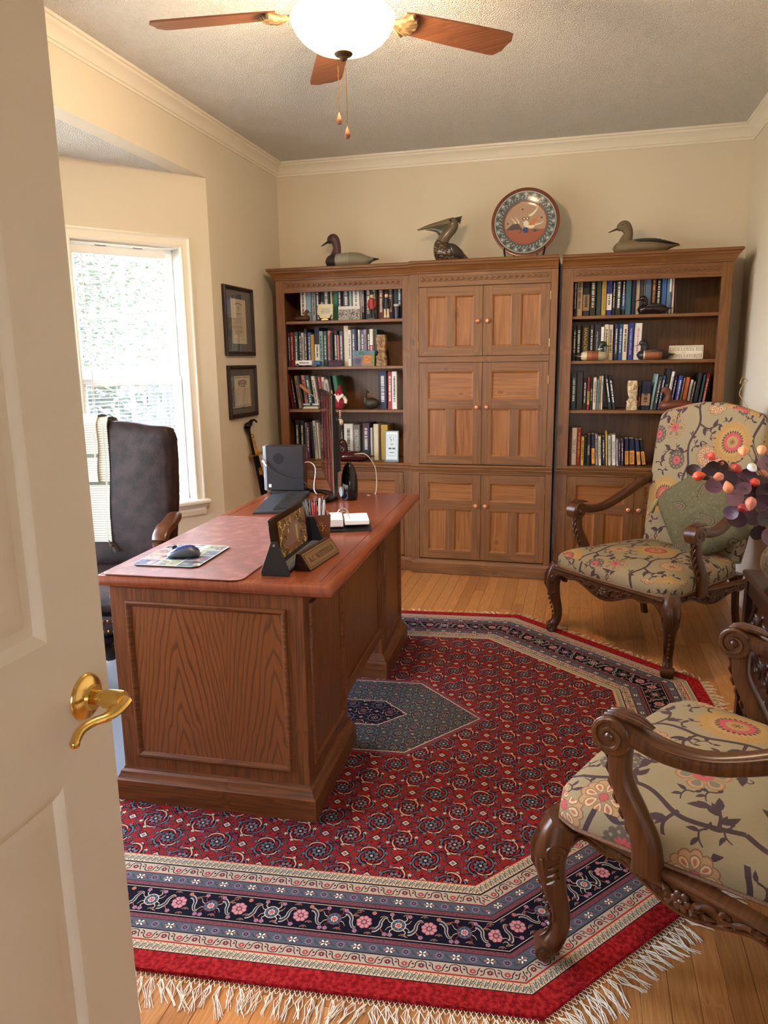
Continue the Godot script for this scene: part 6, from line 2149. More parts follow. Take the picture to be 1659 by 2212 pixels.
	for e in [[Vector2(30, -64), Vector2(110, -150)], [Vector2(44, -62), Vector2(118, -152)], [Vector2(-90, 0), Vector2(-140, -56)], [Vector2(-60, 2), Vector2(-100, -62)], [Vector2(90, 20), Vector2(170, -12)]]: pen.line(pen.curl([c + e[0], (c + e[0]).lerp(c + e[1], 0.5) + Vector2(10, 6), c + e[1]]), 14, wht, 2)
	pen.poly(PackedVector2Array([c + Vector2(24, 18), c + Vector2(60, -20), c + Vector2(130, -66), c + Vector2(92, 0), c + Vector2(60, 26)]), rgb(196, 122, 72))
	for s in [-1, 1]:
		pen.disc(c + Vector2(2 + s * 18, -42), 14, rgb(44, 38, 36)); pen.disc(c + Vector2(2 + s * 16, -42), 9, wht)
	pen.disc(c + Vector2(2, -42), 6, rgb(120, 50, 50))
	pen.flower(c + Vector2(4, 66), 10, 4, 30, 7, rgb(62, 70, 130))
	for k in 7: pen.line([c + Vector2(90, 84), c + Vector2(90, 84) + Vector2(44, 0).rotated(-0.3 - k * 0.38)], 7, rgb(76, 84, 64), 2)
	pen.line(pen.curl([c + Vector2(-50, 96), c + Vector2(-36, 60), c + Vector2(-10, 60)]), 12, rgb(80, 92, 60), 4)
	for e in [Vector2(-30, -128), Vector2(-166, 0), Vector2(150, -44)]: pen.disc(c + e, 8, rgb(84, 60, 44))
	var pm := printed(pen, 0.15)
	var R := 0.207
	var pl := thing("painted_plate", "large painted clay plate with bird on the armoire", "plate", Vector3(-0.352, y + 0.010, -4.885))
	m = mb(Vector3(0, 0.208, 0), Vector3(PI / 2 - 0.14, 0, 0))
	m.lathe([Vector2(0.0, 0.004), Vector2(0.10, 0.004), Vector2(0.125, 0.007), Vector2(0.142, 0.016), Vector2(0.19, 0.023), Vector2(0.203, 0.024), Vector2(R, 0.021), Vector2(0.203, 0.016), Vector2(0.142, 0.006), Vector2(0.12, -0.006), Vector2(0.0, -0.008)], 64)
	var bx := Basis.from_euler(Vector3(PI / 2 - 0.14, 0, 0))
	m.planar(bx * Vector3(0.5 / R, 0, 0), bx * Vector3(0, 0, 0.5 / R), Vector2(0.5, 0.5) - Vector2(0, Vector3(0, 0.208, 0).dot(bx * Vector3(0, 0, 0.5 / R))))
	part(pl, "dish", m, pm, "", 50.0)
	var st := thing("plate_stand", "black wooden stand holding the painted plate", "stand", Vector3(-0.352, y, -4.885))
	for s in [-1.0, 1.0]:
		part(st, "hook", mb().tube(spline([Vector3(s * 0.085, 0.006, -0.07), Vector3(s * 0.095, 0.006, 0.02), Vector3(s * 0.112, 0.012, 0.052), Vector3(s * 0.122, 0.055, 0.046), Vector3(s * 0.12, 0.072, 0.038)], 4), [0.006, 0.006, 0.008, 0.009, 0.006], 8), M.gloss_black)
		part(st, "rear_post", mb().tube([Vector3(s * 0.075, 0.006, -0.07), Vector3(s * 0.06, 0.16, -0.06)], [0.006], 8), M.gloss_black)
	part(st, "cross_bar", mb().box(Vector3(0, 0.0055, 0.045), Vector3(0.21, 0.01, 0.012), 0.002), M.gloss_black)

# ---------------------------------------------------------------- books
const TONE := {"black": [26, 25, 27], "charcoal": [52, 52, 54], "grey": [128, 128, 126], "pale grey": [186, 188, 184], "white": [226, 224, 216], "cream": [216, 204, 176], "beige": [190, 172, 142], "tan": [164, 130, 92], "brown": [96, 62, 44], "red": [158, 40, 40], "dark red": [104, 26, 34], "maroon": [78, 28, 38], "pink": [206, 128, 132], "orange": [206, 104, 48], "amber": [226, 158, 64], "yellow": [206, 172, 70], "mustard": [176, 142, 58], "green": [44, 112, 82], "dark green": [40, 60, 52], "teal": [48, 88, 96], "pale teal": [136, 168, 168], "light blue": [132, 168, 200], "blue": [48, 92, 150], "royal blue": [40, 52, 140], "navy": [30, 38, 70], "slate blue": [78, 96, 122], "purple": [92, 62, 104], "plum": [70, 44, 66], "lilac": [160, 140, 170]}
const ORD := ["first", "second", "third", "fourth", "fifth", "sixth", "seventh", "eighth", "ninth", "tenth", "eleventh", "twelfth", "thirteenth", "fourteenth", "fifteenth", "sixteenth", "seventeenth", "eighteenth", "nineteenth", "twentieth", "twenty-first", "twenty-second", "twenty-third", "twenty-fourth", "twenty-fifth", "twenty-sixth", "twenty-seventh", "twenty-eighth"]

func cloth(c: String, rough := 0.55) -> StandardMaterial3D:
	var k := "cover " + c
	if not M.has(k): M[k] = mat(rgb(TONE[c][0], TONE[c][1], TONE[c][2]), rough)
	return M[k]

# spec: [left px, right px, height m, colour, title, second colour, lean]; title "~" stands for print too small to read
func book(w: float, h: float, d: float, colour: String, title: String, second: String, label: String, group: String, at: Vector3, lean: float, ink := "") -> Node3D:
	var t := thing("book", label, "book", at, 0.0, group)
	t.rotation.z = lean
	var b := 0.0022
	var m := mb()
	# case: two boards and a slightly rounded spine
	var o := PackedVector2Array([Vector2(-w / 2, -d), Vector2(-w / 2, -0.004), Vector2(-w / 2 + minf(0.004, w * 0.2), 0.0), Vector2(w / 2 - minf(0.004, w * 0.2), 0.0), Vector2(w / 2, -0.004), Vector2(w / 2, -d), Vector2(w / 2 - b, -d), Vector2(w / 2 - b, -0.005), Vector2(-w / 2 + b, -0.005), Vector2(-w / 2 + b, -d)])
	m.x = Transform3D(Basis(Vector3(1, 0, 0), Vector3(0, 0, 1), Vector3(0, 1, 0)), Vector3.ZERO)
	m.prism(o, 0.0, h)
	part(t, "cover", m, cloth(colour))
	part(t, "pages", mb().box(Vector3(0, h / 2, -d / 2 - 0.002), Vector3(w - 2 * b, h - 0.007, d - 0.006)), M.pages)
	var dark: bool = TONE[colour][0] + TONE[colour][1] + TONE[colour][2] < 330
	var ik: Material = cloth(ink) if ink else (cloth("white") if dark else cloth("black"))
	if second:
		var f := 0.42
		var y := h * 0.36
		if second in ["amber"]:
			f = 0.5; y = h * 0.30
		var top := h - y if false else y
		part(t, "spine_label", mb().box(Vector3(0, top, 0.0002), Vector3(w * 0.98 - 0.0015, h * f, 0.0012)), cloth(second))
		if not ink:
			ik = cloth("black") if TONE[second][0] + TONE[second][1] + TONE[second][2] > 330 else cloth("white")
	var turned := Basis(Vector3(0, -1, 0), Vector3(1, 0, 0), Vector3(0, 0, 1))
	if title == "~":
		var r := RandomNumberGenerator.new()
		r.seed = int(at.x * 9000.0) + int(at.y * 700.0)
		var y := h * 0.86
		var g := mb()
		var lw := w * r.randf_range(0.28, 0.42)
		while y > h * (0.2 if second == "" else 0.25):
			var l := r.randf_range(0.0025, 0.0055)
			g.box(Vector3(r.randf_range(-0.0006, 0.0006), y, 0.0005 + (0.0004 if second else 0.0)), Vector3(lw, l, 0.0008))
			y -= l + (0.0016 if r.randf() < 0.8 else 0.006)
		tag(part(t, "spine_print", g, ik), "", "", "", "stuff")
	elif title:
		var s := minf(w * 0.72, h * (0.44 if second else 0.80) / (title.length() * 0.62))
		lettering(t, title, s, ik, Vector3(0, h * (0.36 if second and second != "amber" else (0.30 if second else 0.5)), 0.0010 if second else 0.0004), turned, colour in ["cream", "white"])
	return t

func book_row(where: String, count_from: String, x_of: Callable, y: float, z: float, rows: Array, group: String) -> void:
	var i := 0
	for e in rows:
		var xa: float = x_of.call(e[0])
		var xb: float = x_of.call(e[1])
		var w := xb - xa - 0.0008
		var lean: float = e[6] if e.size() > 6 else 0.0
		var h: float = e[2]
		var x := (xa + xb) / 2
		var second: String = e[5] if e.size() > 5 else ""
		var what: String = e[3] + " book"
		if e[4] and e[4] != "~": what += " lettered " + e[4].to_lower() if e[4].split(" ").size() < 3 else ""
		if second: what += " with " + second + " block"
		var label := "%s, %s from %s on %s" % [what, ORD[i], count_from, where]
		var ink: String = e[7] if e.size() > 7 else ""
		var yy := y + 0.0003 + absf(sin(lean)) * w / 2
		book(w, h, minf(0.19, maxf(0.11, h * 0.72)), e[3], e[4], second, label, group, Vector3(x, yy, z - 0.006 * ((i * 7) % 5)), lean, ink)
		i += 1

func build_left_shelves() -> void:
	var k := 0.000657
	var f := func(edge: float): return func(p: float): return -1.907 - 0.024 + (p - edge) * k
	var z := -4.835
	var from := "the certificate wall"
	# top shelf
	var x: Callable = f.call(258.0)
	book_row("the top shelf there", from, x, 1.666, z, [[420, 480, 0.215, "white", "~"], [480, 530, 0.21, "light blue", ""], [530, 576, 0.212, "pale grey", "~", "", 0.0, "navy"], [578, 630, 0.214, "navy", "~"], [630, 664, 0.216, "charcoal", "~", "white"], [665, 735, 0.213, "charcoal", "~"], [736, 757, 0.215, "cream", ""], [758, 815, 0.216, "green", ""], [816, 860, 0.21, "navy", "~"], [861, 940, 0.216, "charcoal", "~"], [941, 970, 0.212, "pale teal", ""], [971, 1045, 0.216, "white", "~", "", 0.0, "slate blue"], [1046, 1067, 0.215, "cream", ""], [1068, 1100, 0.212, "navy", "~"], [1101, 1165, 0.216, "black", "~"], [1166, 1235, 0.214, "dark green", "~"], [1236, 1296, 0.212, "dark red", "~"], [1297, 1340, 0.214, "maroon", ""], [1341, 1394, 0.216, "plum", "~"], [1395, 1434, 0.214, "teal", ""], [1435, 1485, 0.215, "navy", "~"]], "books on the top shelf beside the certificates")
	# second shelf
	x = f.call(288.0)
	book_row("the second shelf there", from, x, 1.368, z, [[300, 322, 0.225, "purple", "~"], [322, 350, 0.23, "red", "~"], [350, 366, 0.225, "brown", ""], [367, 405, 0.232, "teal", "~"], [406, 444, 0.235, "black", "~"], [445, 472, 0.225, "pale grey", "~"], [473, 500, 0.25, "charcoal", "~"], [501, 542, 0.226, "blue", "~"], [543, 580, 0.212, "mustard", ""], [581, 636, 0.258, "navy", "~", "white"], [640, 680, 0.232, "pale teal", "~"], [681, 718, 0.232, "teal", "~"], [719, 752, 0.236, "pink", "~"], [753, 786, 0.22, "black", ""], [787, 832, 0.235, "black", "~"], [833, 852, 0.205, "pink", ""], [853, 890, 0.23, "slate blue", "~"], [893, 943, 0.265, "cream", ""], [944, 980, 0.236, "white", "~"], [981, 1018, 0.24, "slate blue", "~"], [1020, 1045, 0.238, "navy", ""], [1046, 1072, 0.236, "white", "~", "", 0.0, "blue"], [1073, 1110, 0.236, "slate blue", "~"], [1111, 1142, 0.237, "lilac", "~"], [1143, 1175, 0.236, "black", "~"], [1176, 1213, 0.238, "white", "~", "red"], [1215, 1255, 0.235, "dark green", ""]], "books on the second shelf beside the certificates")
	# third shelf: a slanting row, then three big volumes
	x = f.call(312.0)
	book_row("the third shelf there", from, x, 1.083, z, [[342, 364, 0.235, "dark red", "", "", 0.13], [370, 392, 0.225, "black", "~", "", 0.13], [404, 442, 0.225, "tan", "~", "", 0.13], [448, 474, 0.225, "charcoal", "", "", 0.13], [486, 522, 0.228, "pink", "~", "", 0.13], [536, 582, 0.225, "teal", "~", "", 0.13], [596, 634, 0.222, "white", "~", "", 0.13], [644, 664, 0.216, "maroon", "", "", 0.13], [672, 696, 0.216, "pink", "~", "", 0.13], [704, 736, 0.214, "white", "~", "", 0.13], [746, 782, 0.198, "pale grey", "~", "", 0.13], [792, 812, 0.22, "black", "", "yellow", 0.13], [824, 872, 0.222, "green", "", "", 0.13], [1284, 1372, 0.252, "navy", "~"], [1374, 1424, 0.25, "red", "~"], [1426, 1480, 0.248, "white", "~"]], "books on the third shelf beside the certificates")
	# bottom shelf, on the ledge
	x = f.call(330.0)
	book_row("the ledge there", from, x, 0.7345, z - 0.02, [[372, 420, 0.27, "black", "~"], [421, 466, 0.265, "black", "~"], [468, 494, 0.25, "lilac", "~"], [495, 528, 0.25, "plum", "~"], [548, 582, 0.255, "black", "", "", 0.05], [588, 620, 0.265, "pale grey", "~", "", 0.05], [624, 642, 0.25, "white", "", "", 0.05], [648, 700, 0.26, "charcoal", ""], [702, 760, 0.25, "brown", "~"], [764, 814, 0.24, "plum", "~"], [816, 872, 0.245, "lilac", "~"], [874, 900, 0.23, "black", "~"], [902, 1006, 0.245, "white", "~"], [1008, 1086, 0.24, "grey", "DICTIONARY", "", 0.0, "white"], [1106, 1188, 0.25, "plum", "~", "charcoal"], [1200, 1226, 0.22, "pale grey", ""], [1228, 1285, 0.245, "cream", ""], [1304, 1380, 0.24, "mustard", ""]], "books on the ledge beside the certificates")
	# ---- things between the books
	duck("duck_carving", "small brown wooden duck on the top shelf of books", "carving", Vector3(-1.745, 1.6663, -4.795), PI, 0.36, {"body": [[-1.0, rgb(72, 42, 28)]], "head": rgb(104, 60, 38), "bill": rgb(40, 34, 36)}, 0.4)
	# tile on an easel
	var t := thing("picture_tile", "cream tile with ink sketch on a little easel before books", "tile", Vector3(-1.636, 1.6663, -4.80))
	var p := Pen.new(160, 150, rgb(214, 204, 172), false)
	for e in 16: p.line(p.curl([Vector2(34 + (e % 8) * 13, 40 + (e / 8) * 30), Vector2(44 + (e % 8) * 11, 58 + (e / 8) * 26), Vector2(30 + (e % 8) * 14, 78 + (e / 8) * 20)]), 3, rgb(96, 108, 116))
	var m := mb(Vector3(0, 0.058, 0), Vector3(-0.16, 0, 0))
	m.box(Vector3.ZERO, Vector3(0.104, 0.096, 0.006))
	m.planar(Vector3(9.6, 0, 0), Vector3(0, -10.4, 0), Vector2(0.5, 1.103))
	part(t, "tile", m, printed(p))
	for s in [-1.0, 1.0]: part(t, "easel_leg", mb().tube(spline([Vector3(s * 0.045, 0.036, 0.014), Vector3(s * 0.036, 0.014, 0.018), Vector3(s * 0.02, 0.012, 0.014), Vector3(s * 0.014, 0.003, 0.02)], 4), [0.004], 6), mat(rgb(40, 20, 18), 0.3))
	part(t, "easel_foot", mb().box(Vector3(0, 0.006, 0.012), Vector3(0.05, 0.008, 0.02), 0.002), M.gold)
	# photograph print
	p = Pen.new(230, 132, rgb(150, 146, 140), false)
	p.rect(0, 0, 230, 30, rgb(206, 204, 198))
	var r := RandomNumberGenerator.new()
	r.seed = 3
	for e in 130: p.disc(Vector2(r.randf() * 230, 34 + r.randf() * 92), r.randf_range(3, 7), [rgb(60, 58, 58), rgb(190, 186, 178), rgb(112, 106, 102), rgb(84, 70, 64)][e % 4])
	m = mb(Vector3(0, 0.045, 0), Vector3(-0.12, 0, 0)).box(Vector3.ZERO, Vector3(0.148, 0.088, 0.0014))
	m.planar(Vector3(1 / 0.148, 0, 0), Vector3(0, -1 / 0.088, 0), Vector2(0.5, 1.01))
	one("photo_print", m, printed(p), "grey group photograph propped against the top shelf books", "photograph", Vector3(-1.475, 1.6663, -4.806))
	# two peg figures
	for e in [[-1.318, "wooden peg figure in red coat standing before the top shelf books", rgb(150, 40, 38), rgb(30, 28, 28)], [-1.22, "wooden peg figure in long black coat standing before the top shelf books", rgb(28, 28, 32), rgb(214, 200, 168)]]:
		t = thing("peg_figure", e[1], "figurine", Vector3(e[0], 1.6663, -4.805))
		part(t, "base", mb().box(Vector3(0, 0.004, 0), Vector3(0.05, 0.008, 0.034), 0.001), mat(rgb(84, 40, 30), 0.4))
		for s in [-1, 1]: part(t, "leg", mb().lathe([Vector2(0.008, 0.07), Vector2(0.0075, 0.03), Vector2(0.010, 0.012), Vector2(0.010, 0.008)], 10, Vector3(s * 0.010, 0, 0)), mat(e[3], 0.5))
		part(t, "coat", mb().lathe([Vector2(0.008, 0.132), Vector2(0.019, 0.126), Vector2(0.018, 0.1), Vector2(0.021, 0.068), Vector2(0.021, 0.064)], 14), mat(e[2], 0.5))
		for s in [-1, 1]: part(t, "sleeve", mb().tube([Vector3(s * 0.018, 0.124, 0), Vector3(s * 0.025, 0.1, 0.004), Vector3(s * 0.022, 0.075, 0.008)], [0.006], 8), mat(e[2], 0.5))
		part(t, "head", mb().ball(Vector3(0, 0.146, 0), Vector3(0.013, 0.015, 0.013)), mat(rgb(214, 176, 132), 0.5))
		part(t, "cap", mb().lathe([Vector2(0.0, 0.172), Vector2(0.010, 0.170), Vector2(0.0125, 0.162), Vector2(0.0135, 0.155)], 12), mat(rgb(36, 30, 30), 0.5))
	t = thing("dark_canister", "small black canister with grey lid at the end of books", "canister", Vector3(-1.150, 1.6663, -4.80))
	part(t, "body", mb().lathe([Vector2(0.022, 0.078), Vector2(0.022, 0.012), Vector2(0.021, 0.0)], 20), mat(rgb(28, 34, 48), 0.3))
	part(t, "lid", mb().lathe([Vector2(0.0, 0.092), Vector2(0.021, 0.090), Vector2(0.0225, 0.086), Vector2(0.0225, 0.077)], 20), mat(rgb(170, 168, 160), 0.4))
	# second shelf: toy truck, box, postcard, carved bust
	t = thing("toy_truck", "white and blue toy truck on the second shelf", "toy", Vector3(-1.76, 1.3683, -4.79))
	part(t, "trailer", mb().box(Vector3(-0.032, 0.026, 0), Vector3(0.118, 0.032, 0.036), 0.002), M.white)
	part(t, "cab", mb().box(Vector3(0.062, 0.022, 0), Vector3(0.05, 0.032, 0.036), 0.006), cloth("blue"))
	var g := mb()
	for e in 9: g.box(Vector3(-0.058 + e * 0.007 + (0.004 if e > 5 else 0.0), 0.026, 0.0182), Vector3(0.0045, 0.009, 0.0006))
	tag(part(t, "side_print", g, cloth("black")), "", "", "", "stuff")
	for e in [-0.075, 0.052]:
		for s in [-1, 1]: part(t, "wheel", mb().tube([Vector3(e, 0.011, s * 0.013), Vector3(e, 0.011, s * 0.021)], [0.011], 14), M.black)
	t = thing("trinket_box", "little dark maroon box on the second shelf", "box", Vector3(-1.578, 1.3683, -4.795), 0.35)
	part(t, "body", mb().box(Vector3(0, 0.014, 0), Vector3(0.085, 0.027, 0.05), 0.002), cloth("plum"))
	part(t, "lid", mb().box(Vector3(0, 0.034, 0), Vector3(0.088, 0.012, 0.053), 0.002), cloth("plum"))
	p = Pen.new(224, 160, rgb(96, 128, 150), false)
	p.rect(0, 60, 224, 100, rgb(150, 128, 110)); p.rect(0, 70, 90, 90, rgb(110, 100, 116)); p.rect(110, 46, 80, 84, rgb(216, 128, 56)); p.rect(60, 10, 50, 30, rgb(74, 120, 72)); p.disc(Vector2(50, 110), 30, rgb(86, 76, 96)); p.rect(190, 40, 34, 110, rgb(120, 140, 84))
	for e in 40: p.line([Vector2(r.randf() * 224, r.randf() * 160), Vector2(r.randf() * 224, r.randf() * 160)].slice(0, 1) + [Vector2(r.randf() * 224, r.randf() * 160)], 1.2, rgb(70, 80, 90))
	m = mb(Vector3(0, 0.05, 0), Vector3(-0.12, 0, 0)).box(Vector3.ZERO, Vector3(0.145, 0.101, 0.0014))
	m.planar(Vector3(1 / 0.145, 0, 0), Vector3(0, -1 / 0.101, 0), Vector2(0.5, 0.995))
	one("picture_card", m, printed(p), "painted picture card in orange and blue on second shelf", "card", Vector3(-1.378, 1.3683, -4.80))
	carved_bust("blocky pale stone head carving at the end of second shelf", Vector3(-1.262, 1.3683, -4.83), 0.2, tri_tex(mat(Color.WHITE, 0.9), ntex(0.04, [rgb(120, 92, 64), rgb(170, 138, 100)], [0.3, 0.7], 8, 128), Vector3(6, 6, 6)))
	# third shelf: mallet, lens barrels, paper, gnome, dark bird
	t = thing("wooden_mallet", "small tool with wooden handle and thin steel rod leaning on books", "tool", Vector3(-1.80, 1.0833, -4.79))
	part(t, "handle", mb().tube([Vector3(-0.028, 0.163, 0), Vector3(0.04, 0.108, 0.004)], [0.012, 0.010], 12), mat(rgb(176, 112, 70), 0.5))
	part(t, "rod", mb().tube([Vector3(0.04, 0.108, 0.004), Vector3(0.135, 0.040, 0.010)], [0.003], 8), M.steel)
	t = thing("paper_stack", "stack of pale papers lying flat on the third shelf", "papers", Vector3(-1.755, 1.0833, -4.80))
	for e in 3: part(t, "sheet_bundle", mb(Vector3(0, 0.004 + e * 0.007, 0), Vector3(0, 0.03 * (e - 1), 0)).box(Vector3.ZERO, Vector3(0.115 - e * 0.01, 0.0066, 0.05), 0.001), [cloth("tan"), cloth("white"), cloth("pale grey")][e])
	t = thing("field_glass", "pair of little silver lens barrels on the paper stack", "optics", Vector3(-1.755, 1.1075, -4.80))
	for s in [-1, 1]: part(t, "barrel", mb().tube([Vector3(s * 0.033 - 0.024, 0.0095, 0), Vector3(s * 0.033 + 0.024, 0.0095, 0)], [0.009], 14), M.steel)
	part(t, "bridge", mb().box(Vector3(0, 0.0095, 0), Vector3(0.03, 0.006, 0.008), 0.002), M.black)
	t = thing("gnome_doll", "stuffed gnome in a red hat sitting with legs over the shelf edge", "doll", Vector3(-1.545, 1.0833, -4.775))
	part(t, "body", mb().ball(Vector3(0, 0.042, 0), Vector3(0.040, 0.046, 0.034), 18, 12), tri_tex(mat(Color.WHITE, 0.95), ntex(0.1, [rgb(120, 20, 34), rgb(150, 34, 46)], [0.3, 0.7], 2, 64), Vector3(8, 8, 8)))
	part(t, "beard", mb().tube(spline([Vector3(0, 0.104, 0.012), Vector3(0, 0.078, 0.028), Vector3(0, 0.052, 0.034)], 4), [Vector2(0.026, 0.012), Vector2(0.036, 0.012), Vector2(0.034, 0.012), Vector2(0.03, 0.01), Vector2(0.02, 0.008), Vector2(0.012, 0.006), Vector2(0.008, 0.004), Vector2(0.005, 0.003), Vector2(0.003, 0.002)], 12, Vector3(0, 0, 1)), mat(rgb(226, 220, 208), 0.95))
	part(t, "nose", mb().ball(Vector3(0, 0.102, 0.026), Vector3(0.008, 0.007, 0.007)), mat(rgb(216, 170, 140), 0.8))
	part(t, "hat", mb().tube(spline([Vector3(0, 0.096, 0), Vector3(0, 0.11, 0), Vector3(0.002, 0.135, 0), Vector3(0.006, 0.165, 0)], 4), spline([0.033, 0.030, 0.018, 0.004], 4), 16, Vector3(0, 0, 1)), mat(rgb(132, 22, 36), 0.95))
	for s in [-1, 1]: part(t, "arm", mb().tube([Vector3(s * 0.03, 0.085, 0), Vector3(s * 0.046, 0.06, 0.008), Vector3(s * 0.044, 0.042, 0.012)], [0.012, 0.012, 0.010], 10), mat(rgb(222, 214, 200), 0.95))
	m = mb()
	m.tint = true
	for e in 12:
		m.col = (rgb(206, 196, 186) if e % 2 else rgb(140, 26, 40)).srgb_to_linear()
		m.tube([Vector3(0.012, 0.004 - e * 0.0055, 0.034), Vector3(0.012, 0.004 - (e + 1) * 0.0055, 0.034)], [0.007], 10)
	part(t, "striped_leg", m, painted(0.95))
	part(t, "foot", mb().ball(Vector3(0.012, -0.08, 0.038), Vector3(0.022, 0.022, 0.02), 14, 9), mat(rgb(222, 212, 186), 0.95))
	t = thing("bronze_bird", "dark bronze bird figurine with long neck on third shelf", "figurine", Vector3(-1.345, 1.0833, -4.82))
	var bzm := mat(rgb(52, 46, 36), 0.45, 0.3)
	part(t, "body", mb().ball(Vector3(0.01, 0.0385, 0), Vector3(0.054, 0.038, 0.034), 18, 12), bzm)
	part(t, "neck", mb().tube(spline([Vector3(-0.028, 0.04, 0), Vector3(-0.034, 0.08, 0), Vector3(-0.03, 0.108, 0), Vector3(-0.022, 0.118, 0), Vector3(-0.006, 0.110, 0)], 5), spline([0.022, 0.013, 0.010, 0.011, 0.004], 5), 12), bzm)
	# ledge: glossy duck and weather clock
	duck("duck_carving", "glossy red-brown carved duck on the ledge before white books", "carving", Vector3(-1.575, 0.7348, -4.785), 0.05, 0.70, {"body": [[-1.0, rgb(70, 28, 22)]], "head": rgb(62, 24, 20), "bill": rgb(58, 24, 20)}, 0.12, 0.95, 1.15)
	t = thing("weather_clock", "tall silver weather clock with pale display on the ledge", "clock", Vector3(-1.190, 0.7348, -4.79))
	p = Pen.new(120, 240, rgb(206, 220, 222), false)
	p.rect(14, 24, 92, 186, rgb(120, 132, 138)); p.rect(17, 27, 86, 180, rgb(200, 214, 216))
	for e in [[36, 40, 22, 4], [36, 40, 4, 20], [36, 58, 22, 4], [54, 58, 4, 20], [36, 76, 22, 4], [76, 40, 4, 40], [40, 100, 40, 4], [44, 110, 32, 4], [24, 136, 32, 14], [64, 136, 32, 14], [36, 176, 48, 6]]: p.rect(e[0], e[1], e[2], e[3], rgb(52, 60, 66))
	part(t, "case", mb(Vector3(0, 0.105, 0), Vector3(-0.08, 0, 0)).box(Vector3.ZERO, Vector3(0.094, 0.21, 0.016), 0.004), mat(rgb(132, 140, 146), 0.35, 0.4))
	m = mb(Vector3(0, 0.105, 0), Vector3(-0.08, 0, 0))
	m.quv(Vector3(-0.038, -0.088, 0.0085), Vector3(0.038, -0.088, 0.0085), Vector3(0.038, 0.094, 0.0085), Vector3(-0.038, 0.094, 0.0085), Vector2(0, 1), Vector2(1, 1), Vector2(1, 0), Vector2(0, 0))
	part(t, "face", m, printed(p, 0.3))
	part(t, "foot", mb().box(Vector3(0, 0.005, 0.004), Vector3(0.088, 0.01, 0.03), 0.002), M.grey)

func carved_bust(label: String, at: Vector3, h: float, mt: Material) -> void:
	var t := thing("head_carving", label, "carving", at)
	var s := h / 0.2
	var m := mb()
	m.x = Transform3D(Basis().scaled(Vector3(s, s, s)), Vector3.ZERO)
	var lp := []
	for e in [[0.0, 0.036, 0.03, 0.0], [0.012, 0.037, 0.031, 0.0], [0.05, 0.034, 0.03, 0.0], [0.075, 0.027, 0.026, 0.002], [0.088, 0.024, 0.024, 0.004], [0.1, 0.03, 0.028, 0.002], [0.125, 0.033, 0.031, 0.0], [0.15, 0.034, 0.032, 0.0], [0.175, 0.034, 0.031, -0.001], [0.195, 0.031, 0.028, -0.002], [0.2, 0.028, 0.025, -0.002]]:
		var q := PackedVector3Array()
		for i in 16:
			var a := TAU * i / 16
			var c := signf(cos(a)) * pow(absf(cos(a)), 0.45)
			var d := signf(sin(a)) * pow(absf(sin(a)), 0.45)
			q.append(Vector3(c * e[1] + e[3], e[0], d * e[2]))
		lp.append(q)
	m.loft(lp, true, true)
	part(t, "block", m, mt, "", 30.0)
	m = mb()
	m.x = Transform3D(Basis().scaled(Vector3(s, s, s)), Vector3.ZERO)
	m.tube([Vector3(0, 0.16, 0.029), Vector3(0, 0.138, 0.038), Vector3(0, 0.13, 0.03)], [0.006, 0.008, 0.004], 8)
	part(t, "nose", m, mt)
	for sx in [-1, 1]:
		m = mb()
		m.x = Transform3D(Basis().scaled(Vector3(s, s, s)), Vector3.ZERO)
		m.tube([Vector3(sx * 0.006, 0.162, 0.03), Vector3(sx * 0.026, 0.163, 0.026)], [0.004], 6)
		part(t, "brow", m, mt)
		m = mb()
		m.x = Transform3D(Basis().scaled(Vector3(s, s, s)), Vector3.ZERO)
		m.tube([Vector3(sx * 0.032, 0.06, 0.01), Vector3(sx * 0.022, 0.045, 0.03), Vector3(sx * 0.004, 0.036, 0.032)], [0.008, 0.009, 0.007], 8)
		part(t, "hand", m, mt)

